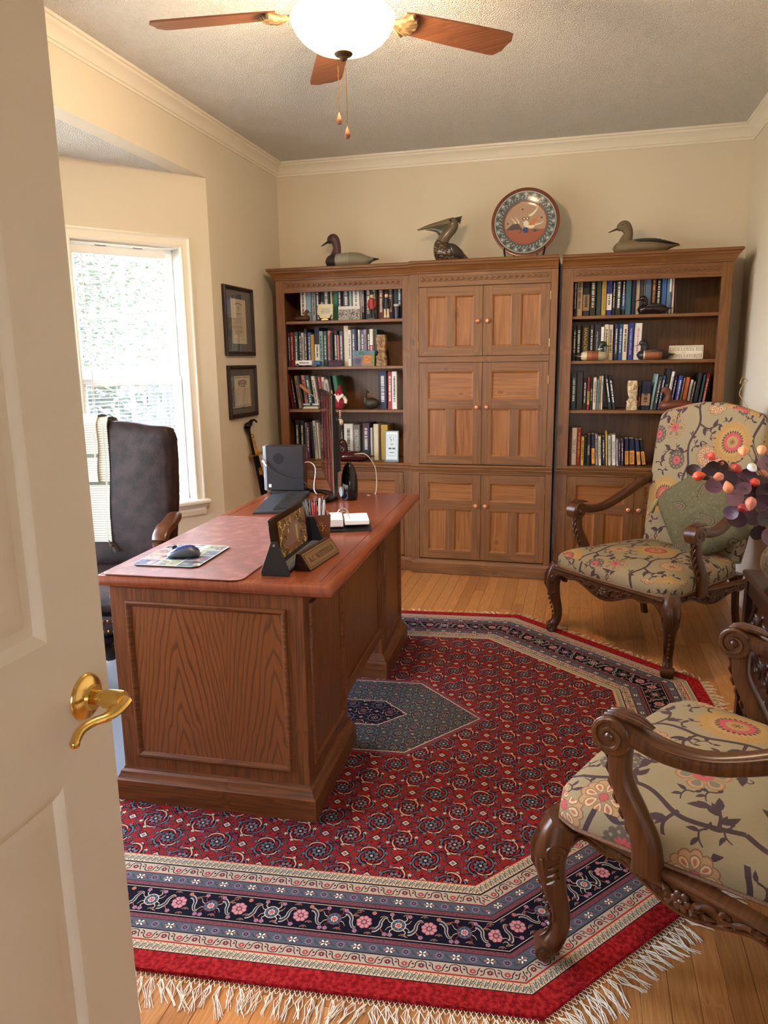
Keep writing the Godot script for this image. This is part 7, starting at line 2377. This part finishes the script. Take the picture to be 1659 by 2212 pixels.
func build_right_shelves() -> void:
	var k := 0.00066
	var f := func(edge: float): return func(p: float): return -0.05 + 0.006 + (p - edge) * k
	var z := -4.835
	var from := "the armoire"
	var x: Callable = f.call(185.0)
	book_row("top shelf behind the armchair", from, x, 1.650, z, [[186, 207, 0.225, "black", "~"], [208, 260, 0.226, "beige", "~", "", 0.0, "brown"], [261, 325, 0.226, "black", "~", "tan"], [326, 380, 0.224, "black", "~", "", 0.0, "cream"], [381, 430, 0.224, "dark green", ""], [431, 472, 0.225, "mustard", "HISTORY OF MACROECONOMICS", "", 0.0, "black"], [473, 522, 0.225, "royal blue", "~", "white"], [523, 555, 0.222, "black", "~"], [556, 604, 0.223, "black", "~"], [606, 640, 0.224, "black", "~", "blue"], [642, 690, 0.226, "teal", ""], [691, 726, 0.224, "navy", ""], [727, 765, 0.225, "beige", ""], [767, 794, 0.224, "charcoal", ""], [795, 806, 0.226, "cream", ""], [808, 860, 0.21, "slate blue", ""], [861, 902, 0.226, "brown", "~", "", 0.0, "amber"], [904, 948, 0.222, "black", "~"], [950, 990, 0.225, "blue", ""], [992, 1010, 0.224, "light blue", ""], [1012, 1032, 0.223, "white", "", "blue"], [1040, 1060, 0.223, "white", "", "", 0.02], [1064, 1084, 0.21, "maroon", "", "", 0.03]], "books on the top shelf behind the armchair")
	x = f.call(172.0)
	book_row("second shelf behind the armchair", from, x, 1.384, z, [[174, 205, 0.21, "black", "~"], [206, 248, 0.212, "black", "~"], [250, 325, 0.215, "black", "MANAGEMENT", "", 0.0, "yellow"], [326, 360, 0.213, "charcoal", "~"], [361, 424, 0.215, "black", "Strategic Resource Development"], [426, 455, 0.2, "white", "~", "blue"], [456, 496, 0.215, "cream", "~"], [498, 540, 0.212, "cream", "~", "", 0.02], [545, 580, 0.215, "navy", "~"], [582, 619, 0.215, "blue", "~"], [621, 662, 0.212, "cream", "~"], [664, 715, 0.22, "royal blue", "THE HUMAN CAPITAL EDGE"], [717, 784, 0.218, "white", "~", "", -0.02, "pink"]], "books on the second shelf behind the armchair")
	x = f.call(155.0)
	book_row("third shelf behind the armchair", from, x, 1.083, z, [[157, 205, 0.225, "dark green", "~"], [206, 264, 0.232, "charcoal", ""], [265, 304, 0.19, "black", "~"], [305, 329, 0.2, "red", "~", "yellow"], [330, 358, 0.18, "black", "ONE ON ONE"], [360, 389, 0.198, "cream", "~"], [391, 410, 0.186, "light blue", "~"], [411, 430, 0.204, "beige", "~"], [432, 449, 0.206, "cream", "~"], [506, 538, 0.215, "black", "~", "", 0.16], [542, 572, 0.205, "black", "~", "", 0.16], [745, 764, 0.14, "purple", ""], [766, 786, 0.135, "teal", "", "orange", -0.03], [788, 868, 0.17, "navy", "~", "tan", -0.03], [872, 898, 0.215, "pale teal", "", "", -0.13], [902, 930, 0.2, "charcoal", "~", "", -0.13], [936, 960, 0.205, "blue", "~", "", -0.13], [966, 1002, 0.245, "black", "England", "", -0.13], [1008, 1032, 0.23, "white", "~", "", -0.13], [1042, 1064, 0.205, "charcoal", "~", "", -0.13], [1074, 1110, 0.205, "royal blue", "~", "", -0.13], [1116, 1132, 0.19, "beige", "~", "", -0.13], [1140, 1176, 0.195, "orange", "LET'S ROLL", "", -0.13], [1186, 1204, 0.18, "pale grey", "~", "", -0.13], [1212, 1230, 0.17, "beige", "~", "", -0.13], [1240, 1270, 0.22, "black", "", "", -0.13], [1280, 1304, 0.21, "teal", "", "", -0.13], [1312, 1342, 0.215, "red", "~", "", -0.13]], "books on the third shelf behind the armchair")
	x = f.call(132.0)
	book_row("ledge behind the armchair", from, x, 0.7345, z + 0.02, [[133, 155, 0.225, "dark red", ""], [157, 204, 0.235, "cream", "THE CAT"], [205, 244, 0.23, "red", "~", "", 0.0, "yellow"], [246, 274, 0.18, "yellow", "~"], [276, 298, 0.18, "black", ""], [300, 332, 0.195, "black", "ENGLAND"], [349, 381, 0.195, "navy", "ROME", "amber", 0.05], [384, 408, 0.192, "pale grey", "~", "", 0.05], [414, 440, 0.182, "cream", "~", "", 0.05], [446, 476, 0.18, "navy", "~", "", 0.05], [480, 494, 0.214, "yellow", "", "", 0.05], [500, 528, 0.188, "white", "~", "", 0.05, "slate blue"], [534, 572, 0.192, "white", "MYTHOLOGY", "", 0.05], [578, 594, 0.165, "pale grey", "~", "", 0.05], [598, 616, 0.16, "purple", "~", "", 0.05], [620, 642, 0.165, "plum", "~", "", 0.05], [652, 688, 0.17, "navy", "BARCELONA", "amber", 0.05], [694, 742, 0.17, "navy", "SPAIN", "amber", 0.05], [764, 798, 0.165, "navy", "PARIS", "amber", 0.12], [810, 844, 0.165, "black", "LONDON", "amber", 0.16]], "books on the ledge behind the armchair")
	# ---- carvings and a sign
	duck("duck_carving", "nearly black smooth wooden duck on the top shelf", "carving", Vector3(0.325, 1.6503, -4.79), 0.0, 0.53, {"body": [[-1.0, rgb(34, 22, 22)]], "head": rgb(32, 22, 22), "bill": rgb(46, 36, 34), "wing": rgb(30, 19, 19)}, 0.2, 1.05, 1.0)
	duck("duck_decoy", "mallard decoy with green head before black books", "decoy", Vector3(0.165, 1.3843, -4.79), PI, 0.56, {"body": [[-1.0, rgb(176, 168, 132)], [0.09, rgb(132, 76, 48)], [0.16, rgb(150, 92, 58)], [0.21, rgb(196, 184, 146)], [0.27, rgb(60, 44, 38)]], "head": rgb(34, 52, 44), "bill": rgb(96, 72, 48), "ring": rgb(214, 210, 198)}, 0.35, 1.0, 1.05)
	duck("duck_decoy", "ring necked decoy with brown sides beside the lettered sign", "decoy", Vector3(0.335, 1.3843, -4.79), 0.0, 0.58, {"body": [[-1.0, rgb(40, 38, 36)], [0.055, rgb(208, 204, 192)], [0.066, rgb(140, 84, 52)], [0.2, rgb(120, 72, 46)], [0.235, rgb(30, 26, 26)]], "head": rgb(38, 40, 42), "bill": rgb(120, 118, 112), "wing": rgb(44, 34, 30)}, 0.35, 1.0, 1.0)
	var t := thing("lettered_sign", "cream wooden sign lettered in black on the second shelf", "sign", Vector3(0.612, 1.3843, -4.81), -0.1)
	part(t, "board", mb().box(Vector3(0, 0.041, 0), Vector3(0.19, 0.08, 0.014), 0.002), mat(rgb(214, 202, 176), 0.7))
	var g := mb(Vector3(0, 0.041, 0.0071))
	g.rects(Vector3.ZERO, 0.178, 0.068, [[0.0, 0.0], [0.0, 0.0006], [0.0022, 0.0006], [0.0022, 0.0]])
	part(t, "border_line", g, mat(rgb(150, 118, 80), 0.7))
	lettering(t, "JESUS LOVES YOU", 0.0235, cloth("black"), Vector3(0, 0.058, 0.0072), Basis(), true)
	lettering(t, "BUT", 0.010, cloth("grey"), Vector3(-0.01, 0.039, 0.0072), Basis(), true)
	lettering(t, "I'M HIS FAVORITE", 0.0215, cloth("black"), Vector3(0, 0.021, 0.0072), Basis(), true)
	carved_bust("pale crouching stone figure between books on the third shelf", Vector3(0.322, 1.0833, -4.82), 0.178, tri_tex(mat(Color.WHITE, 0.85), ntex(0.04, [rgb(168, 142, 104), rgb(214, 194, 156)], [0.3, 0.7], 5, 128), Vector3(7, 7, 7)))
	duck("duck_carving", "plain orange-brown wooden duck on the third shelf", "carving", Vector3(0.475, 1.0833, -4.785), 0.0, 0.66, {"body": [[-1.0, rgb(104, 58, 36)]], "head": rgb(104, 58, 36), "bill": rgb(96, 54, 34)}, 0.45, 0.92, 1.15)

# ---------------------------------------------------------------- on the desk
func build_desk_things() -> void:
	var y := DTOP + 0.0004
	# leather pad
	var lt := tri_tex(mat(Color.WHITE, 0.42), ntex(0.018, [rgb(108, 50, 36), rgb(126, 62, 46), rgb(150, 96, 78)], [0.3, 0.6, 0.95], 21, 512, 5), Vector3(1.6, 1.6, 1.6), true)
	lt.metallic_specular = 0.6
	lt.rim_enabled = true
	lt.rim = 0.15
	lt.rim_tint = 0.0
	bump(lt, nbump(0.25, 3.0, 8, 256, 3), 0.05)
	var o := PackedVector2Array()
	var x0 := -0.745
	var x1 := -0.282
	var z0 := 0.012
	var z1 := 0.895
	for e in [[x1, z0, 0.0], [x1, z1, 0.0], [x0, z1, 0.0], [x0, z0, 0.0]]: pass
	for e in [[x1 - 0.03, z0 + 0.03, -PI / 2], [x1 - 0.03, z1 - 0.03, 0.0], [x0 + 0.03, z1 - 0.03, PI / 2], [x0 + 0.03, z0 + 0.03, PI]]:
		for k in 5: o.append(Vector2(e[0], e[1]) + Vector2(0.03, 0).rotated(e[2] + k * PI / 8))
	var m := mb(Vector3.ZERO, Vector3(-PI / 2, 0, 0)).prism(o, 0.0, 0.0035, 0.001)
	one("desk_pad", m, lt, "large scuffed reddish leather pad lying on the desk top", "desk pad", dk(0, y, 0), DTURN)
	var yp := y + 0.0038
	# mouse pad with printed snapshots
	var p := Pen.new(320, 256, rgb(196, 190, 178), false)
	var r := RandomNumberGenerator.new()
	r.seed = 12
	var pal := [rgb(120, 110, 104), rgb(180, 130, 120), rgb(86, 96, 110), rgb(204, 190, 170), rgb(140, 74, 76), rgb(96, 104, 130), rgb(140, 146, 116), rgb(60, 56, 58)]
	for j in 3:
		for i in 4:
			p.rect(i * 80 + 2, j * 85 + 2, 76, 81, pal[r.randi() % 8])
			for k in 9: p.disc(Vector2(i * 80 + r.randf_range(12, 68), j * 85 + r.randf_range(12, 73)), r.randf_range(5, 16), pal[r.randi() % 8], r.randf_range(5, 16))
	for i in 5: p.rect(i * 80 - 2, 0, 4, 256, rgb(222, 220, 212))
	for j in 4: p.rect(0, j * 85 - 2, 320, 4, rgb(222, 220, 212))
	var t := thing("mouse_pad", "mouse pad printed with snapshots on the leather pad", "mouse pad", Vector3(-1.255, yp, -2.145), 0.06)
	o = PackedVector2Array()
	for e in [[0.09, 0.115, 0.0], [-0.09, 0.115, PI / 2], [-0.09, -0.115, PI], [0.09, -0.115, -PI / 2]]:
		for k in 5: o.append(Vector2(e[0], e[1]) + Vector2(0.022, 0).rotated(e[2] + k * PI / 8))
	part(t, "rubber_base", mb(Vector3.ZERO, Vector3(-PI / 2, 0, 0)).prism(o, 0.0, 0.004, 0.0005), M.black)
	m = mb(Vector3.ZERO, Vector3(-PI / 2, 0, 0)).prism(o, 0.0041, 0.0050, 0.0002)
	m.planar(Vector3(0, 0, -1 / 0.274), Vector3(1 / 0.224, 0, 0), Vector2(0.5, 0.5))
	part(t, "printed_cloth", m, printed(p, 0.6))
	# mouse
	t = thing("computer_mouse", "blue and grey wireless mouse on the mouse pad", "mouse", Vector3(-1.235, yp + 0.0053, -2.115), -1.25)
	m = mb()
	var lp := []
	for e in [[-0.052, 0.006, 0.010, 0.012], [-0.046, 0.002, 0.024, 0.026], [-0.03, 0.0, 0.036, 0.0315], [-0.008, 0.0, 0.039, 0.0315], [0.018, 0.0, 0.034, 0.029], [0.038, 0.0, 0.024, 0.027], [0.049, 0.003, 0.014, 0.02], [0.053, 0.006, 0.009, 0.012]]:
		var q := PackedVector3Array()
		for i in 20:
			var a := TAU * i / 20
			q.append(Vector3(signf(cos(a)) * pow(absf(cos(a)), 0.75) * e[3], (e[1] + e[2]) / 2 + (e[2] - e[1]) / 2 * sin(a), e[0]))
		lp.append(q)
	part(t, "shell", m.loft(lp, true, true), mat(rgb(70, 78, 86), 0.4), "", 60.0)
	m = mb()
	lp = []
	for e in [[-0.047, 0.0275, 0.014], [-0.03, 0.0395, 0.019], [-0.008, 0.0425, 0.021], [0.018, 0.0378, 0.022], [0.038, 0.028, 0.021], [0.051, 0.0165, 0.014]]:
		var q := PackedVector3Array()
		for i in 9:
			var s := (i / 8.0 - 0.5) * 2.0
			q.append(Vector3(s * e[2], e[1] - s * s * 0.006, e[0]))
		lp.append(q)
	m.loft(lp, false, false, false)
	part(t, "top_cover", m, mat(rgb(44, 58, 128), 0.2), "glossy dark blue top", 60.0)
	part(t, "scroll_wheel", mb().tube([Vector3(-0.004, 0.033, 0.028), Vector3(0.004, 0.033, 0.028)], [0.008], 14), M.black)
	# photo in a swivel frame
	t = thing("swivel_photo_frame", "black swivel photo frame standing along the desk edge", "picture frame", Vector3(-0.875, y, -2.19), 1.62)
	for s in [-1.0, 1.0]:
		m = mb(Vector3(s * 0.187, 0, 0), Vector3(0, PI / 2, 0))
		m.prism(PackedVector2Array([Vector2(-0.045, 0.0), Vector2(0.045, 0.0), Vector2(0.046, 0.012), Vector2(0.010, 0.105), Vector2(-0.010, 0.105), Vector2(-0.046, 0.012)]), -0.003, 0.003, 0.001)
		var br := part(t, "end_bracket", m, M.black)
		part(br, "pivot_screw", mb().tube([Vector3(s * 0.189, 0.095, 0), Vector3(s * 0.192, 0.095, 0)], [0.004], 10), M.steel)
	part(t, "base_bar", mb().box(Vector3(0, 0.012, 0.012), Vector3(0.368, 0.022, 0.05), 0.008), mat(rgb(112, 118, 124), 0.35, 0.5))
	p = Pen.new(320, 200, rgb(120, 92, 66), false)
	for k in 120:
		var a := Vector2(r.randf() * 320, r.randf() * 200)
		if a.distance_to(Vector2(170, 100)) < 62: continue
		p.line(p.curl([a, a + Vector2(r.randf_range(-20, 20), 12), a + Vector2(r.randf_range(-24, 24), 26)]), r.randf_range(4, 12), [rgb(206, 178, 110), rgb(54, 44, 36), rgb(222, 206, 168), rgb(160, 118, 62), rgb(84, 92, 58)][k % 5], 3)
	p.poly(PackedVector2Array([Vector2(40, 150), Vector2(90, 110), Vector2(150, 50), Vector2(220, 46), Vector2(250, 100), Vector2(210, 160), Vector2(120, 168)]), rgb(132, 104, 96))
	p.rect(190, 70, 20, 84, rgb(176, 160, 110))
	part(t, "photo_panel", mb(Vector3(0, 0.012, 0), Vector3(-0.10, 0, 0)).box(Vector3(0, 0.082, 0), Vector3(0.364, 0.158, 0.010), 0.003), M.gloss_black)
	m = mb(Vector3(0, 0.012, 0), Vector3(-0.10, 0, 0))
	m.quv(Vector3(-0.132, 0.024, 0.0055), Vector3(0.132, 0.024, 0.0055), Vector3(0.132, 0.142, 0.0055), Vector3(-0.132, 0.142, 0.0055), Vector2(0, 1), Vector2(1, 1), Vector2(1, 0), Vector2(0, 0))
	part(t, "photograph", m, printed(p, 0.2))
	# name plate
	t = thing("name_plate", "wooden wedge name plate in front of the photo frame", "name plate", Vector3(-0.795, y, -2.19), 1.50)
	m = mb(Vector3.ZERO, Vector3(0, -PI / 2, 0))
	m.prism(PackedVector2Array([Vector2(-0.03, 0.0), Vector2(0.026, 0.0), Vector2(-0.008, 0.052), Vector2(-0.022, 0.052)]), -0.12, 0.12, 0.001)
	part(t, "block", m, M.dark_wood_h)
	var tilt := Basis.from_euler(Vector3(-0.58, 0, 0))
	var fc := Vector3(0, 0.027, 0.0105)
	m = mb(fc, Vector3(-0.58, 0, 0)).box(Vector3.ZERO, Vector3(0.236, 0.056, 0.003), 0.001)
	var fp := part(t, "face_plate", m, mat(rgb(128, 100, 66), 0.45, 0.3))
	m = mb(fc, Vector3(-0.58, 0, 0)).rects(Vector3(0, 0, 0.0015), 0.226, 0.046, [[0.0, 0.0], [0.0, 0.001], [0.003, 0.001], [0.003, 0.0]])
	part(fp, "border_line", m, mat(rgb(86, 64, 40), 0.5))
	lettering(fp, "A.C. WHITFIELD", 0.024, mat(rgb(46, 32, 22), 0.6), fc + tilt * Vector3(0, -0.001, 0.0018), tilt, true, 0.0006)
	# pen cup
	t = thing("pen_cup", "square brown leather pen cup with gilt rosette", "pen cup", Vector3(-0.885, y, -2.45), 0.5)
	m = mb().rects(Vector3.ZERO, 1, 1, [])
	var cup := mat(rgb(112, 62, 40), 0.5)
	lp = []
	for e in [[0.033, 0.0], [0.034, 0.002], [0.039, 0.1], [0.0395, 0.102], [0.036, 0.102], [0.031, 0.006]]: lp.append(PackedVector3Array([Vector3(-e[0], e[1], e[0]), Vector3(e[0], e[1], e[0]), Vector3(e[0], e[1], -e[0]), Vector3(-e[0], e[1], -e[0])]))
	part(t, "cup", mb().loft(lp, true, true), cup)
	m = mb()
	for k in 8:
		var a := TAU * k / 8
		m.box(Vector3(cos(a) * 0.012, 0.055 + sin(a) * 0.012, 0.0372), Vector3(0.0055, 0.0055, 0.001))
		m.box(Vector3(cos(a + 0.39) * 0.02, 0.055 + sin(a + 0.39) * 0.02, 0.0372), Vector3(0.004, 0.004, 0.001))
	tag(part(t, "gilt_rosette", m, M.gold), "", "", "", "stuff")
	var pens := [[rgb(160, 36, 44), -0.012, 0.010], [rgb(226, 224, 218), 0.012, 0.014], [rgb(30, 30, 34), 0.014, -0.008], [rgb(150, 30, 40), -0.004, -0.012], [rgb(60, 60, 66), -0.016, -0.004], [rgb(214, 210, 204), 0.002, 0.016]]
	var pn := ["red pen with white clip", "white ballpoint pen", "black pen", "dark red marker pen", "dark grey pen", "cream capped pen"]
	for k in pens.size():
		var e = pens[k]
		var bs := Vector3(e[1] * 0.9, 0.009, e[2] * 0.9)
		var en := Vector3(e[1] * 1.7, 0.145 + 0.008 * (k % 3), e[2] * 1.7)
		var pe := thing("pen", "%s standing in the leather pen cup" % pn[k], "pen", t.position, 0.5, "pens in the leather cup")
		part(pe, "barrel", mb().tube([bs, bs.lerp(en, 0.9), en], [0.0042, 0.0045, 0.003], 10), mat(e[0], 0.35))
		part(pe, "clip", mb().box(bs.lerp(en, 0.86) + Vector3(0.0045, 0, 0.001), Vector3(0.0012, 0.03, 0.003)), M.steel)
	# desk calendar on rings
	t = thing("desk_calendar", "open loose leaf desk calendar on a black base", "calendar", Vector3(-0.865, y, -2.68), 0.35)
	m = mb(Vector3.ZERO, Vector3(0, -PI / 2, 0)).prism(PackedVector2Array([Vector2(-0.085, 0.0), Vector2(0.085, 0.0), Vector2(0.085, 0.006), Vector2(-0.08, 0.028), Vector2(-0.085, 0.026)]), -0.105, 0.105, 0.002)
	part(t, "base", m, M.black)
	for s in [-1.0, 1.0]:
		m = mb(Vector3(0, 0.018, 0), Vector3(-0.13 * 0, 0, 0))
		m.box(Vector3(s * 0.050, 0.014, 0.0), Vector3(0.094, 0.030 if s < 0 else 0.018, 0.135), 0.002)
		part(t, "page_block", m, M.paper)
	for s in [-1.0, 1.0]:
		var q := []
		for i in 15: q.append(Vector3(0.024 * cos(PI * i / 14), 0.034 + 0.036 * sin(PI * i / 14), s * 0.032))
		part(t, "ring", mb().tube(q, [0.0022], 6), M.steel)
	# keyboard
	t = thing("computer_keyboard", "black keyboard with palm rest lying before the computer", "keyboard", Vector3(-1.285, y, -3.09), PI / 2 + 0.22)
	m = mb(Vector3.ZERO, Vector3(0, -PI / 2, 0)).prism(PackedVector2Array([Vector2(-0.095, 0.0), Vector2(0.095, 0.0), Vector2(0.096, 0.022), Vector2(-0.005, 0.014), Vector2(-0.09, 0.008)]), -0.225, 0.225, 0.003)
	part(t, "case", m, mat(rgb(30, 36, 44), 0.45))
	var key := mb().tiers(-0.0075, 0.0075, -0.0075, 0.0075, [[0.001, 0.0], [0.0, 0.006], [-0.0008, 0.0068]]).done()
	for j in 6:
		for i in 21:
			if i == 15 or (j == 0 and i in [4, 5, 6, 7, 8]): continue
			var ks := part(t, "key", key, M.black)
			ks.position = Vector3(-0.208 + i * 0.0197, 0.0142 + j * 0.0013, 0.004 + j * 0.0163)
	part(t, "space_bar", mb().box(Vector3(-0.208 + 6 * 0.0197, 0.0172, 0.004), Vector3(0.093, 0.006, 0.014), 0.001), M.black)
	# computer case on its foot
	t = thing("desktop_computer", "slim black desktop computer standing upright at the desk end", "computer", Vector3(-1.395, y, -3.40), 0.10)
	part(t, "foot", mb().box(Vector3(0.02, 0.006, 0.0), Vector3(0.17, 0.012, 0.13), 0.003), M.black)
	var cs := part(t, "case", mb().box(Vector3(0.012, 0.122, 0), Vector3(0.185, 0.22, 0.07), 0.003), mat(rgb(26, 26, 32), 0.3))
	part(cs, "front_bezel", mb().box(Vector3(-0.089, 0.122, 0), Vector3(0.016, 0.222, 0.072), 0.003), mat(rgb(150, 158, 166), 0.35, 0.5), "silver front edge")
	part(cs, "round_emblem", mb().tube([Vector3(-0.02, 0.17, 0.034), Vector3(-0.02, 0.17, 0.0362)], [0.028], 24, Vector3.UP), mat(rgb(30, 30, 36), 0.2))
	part(cs, "maker_sticker", mb().box(Vector3(-0.068, 0.035, 0.0352), Vector3(0.014, 0.016, 0.0006)), M.paper)
	part(cs, "red_mark", mb().box(Vector3(-0.0972, 0.11, 0.01), Vector3(0.0006, 0.012, 0.02)), cloth("red"))
	# flat monitor seen almost edge on
	var A := Vector3(-0.975, 0.0, -2.93)
	var B := Vector3(-1.283, 0.0, -3.66)
	var dir := (B - A).normalized()
	var turn := atan2(-dir.z, dir.x)
	t = thing("flat_monitor", "wide flat monitor turned to the leather chair", "monitor", Vector3((A.x + B.x) / 2, y, (A.z + B.z) / 2), turn + PI)
	var W := A.distance_to(B)
	p = Pen.new(400, 220, rgb(24, 18, 22), false)
	for k in 14: p.line(p.curl([Vector2(30 + k * 28, 220), Vector2(40 + k * 27, 140), Vector2(70 + k * 22, 60), Vector2(90 + k * 22, 0)]), 12, [rgb(150, 40, 48), rgb(160, 104, 56), rgb(74, 38, 54), rgb(44, 28, 40)][k % 4], 4)
	part(t, "panel", mb().box(Vector3(0, 0.285, 0), Vector3(W, 0.425, 0.018), 0.003), M.gloss_black)
	m = mb()
	m.quv(Vector3(-W / 2 + 0.01, 0.085, 0.0095), Vector3(W / 2 - 0.01, 0.085, 0.0095), Vector3(W / 2 - 0.01, 0.487, 0.0095), Vector3(-W / 2 + 0.01, 0.487, 0.0095), Vector2(0, 1), Vector2(1, 1), Vector2(1, 0), Vector2(0, 0))
	var sc := printed(p, 0.06)
	sc.emission_enabled = true
	sc.emission = Color.BLACK
	sc.emission_texture = sc.albedo_texture
	sc.emission_energy_multiplier = 0.03
	part(t, "screen", m, sc, "dim screen with coloured streaks")
	part(t, "rear_shell", mb().box(Vector3(0, 0.27, -0.022), Vector3(W * 0.6, 0.24, 0.03), 0.01), M.black)
	part(t, "neck", mb().box(Vector3(0, 0.10, -0.03), Vector3(0.06, 0.19, 0.016), 0.004), M.gloss_black)
	for s in [-1.0, 1.0]: part(t, "stand_foot", mb().tube(spline([Vector3(0, 0.012, -0.03), Vector3(s * 0.12, 0.008, 0.02), Vector3(s * 0.2, 0.008, 0.12)], 5), [Vector2(0.022, 0.008)], 10), M.gloss_black)
	# speaker
	t = thing("egg_speaker", "black rounded desk speaker behind the monitor", "speaker", Vector3(-1.02, y, -3.27), 0.4)
	m = mb()
	lp = []
	for e in [[0.0, 0.034, 0.05], [0.01, 0.038, 0.056], [0.06, 0.04, 0.058], [0.11, 0.037, 0.05], [0.15, 0.026, 0.035], [0.172, 0.01, 0.014]]:
		var q := PackedVector3Array()
		for i in 20: q.append(Vector3(cos(-TAU * i / 20) * e[1], e[0], sin(-TAU * i / 20) * e[2]))
		lp.append(q)
	part(t, "shell", m.loft(lp, true, true), M.gloss_black, "", 60.0)
	part(t, "control_dial", mb().tube([Vector3(-0.036, 0.04, 0.02), Vector3(-0.044, 0.04, 0.022)], [0.024], 18), M.grey)
	# cables
	var cb := [[[Vector3(-1.31, y + 0.14, -3.40), Vector3(-1.27, y + 0.15, -3.41), Vector3(-1.235, y + 0.12, -3.40), Vector3(-1.23, y + 0.03, -3.36), Vector3(-1.21, y + 0.004, -3.34)], rgb(206, 206, 206), "pale grey cable arching from the computer to the desk top"], [[Vector3(-1.50, y + 0.18, -3.37), Vector3(-1.47, y + 0.15, -3.34), Vector3(-1.42, y + 0.10, -3.345), Vector3(-1.34, y + 0.07, -3.35), Vector3(-1.29, y + 0.06, -3.37), Vector3(-1.22, y + 0.004, -3.37)], rgb(30, 30, 34), "thin black cable crossing the front of the computer"], [[Vector3(-1.02, y + 0.20, -3.36), Vector3(-0.98, y + 0.19, -3.42), Vector3(-0.94, y + 0.12, -3.44), Vector3(-0.935, y + 0.004, -3.42), Vector3(-0.96, y + 0.003, -3.36)], rgb(214, 214, 210), "white cable looping down behind the round speaker"]]
	for e in cb: one("cable", mb().tube(spline(e[0], 6), [0.0024], 6), mat(e[1], 0.5), e[2], "cable")
	one("cable_tag", mb(Vector3(-1.475, y + 0.15, -3.340), Vector3(0, 0.1, -0.8)).box(Vector3.ZERO, Vector3(0.034, 0.012, 0.0006)), M.paper, "small pale paper tag hanging on the black cable", "tag")
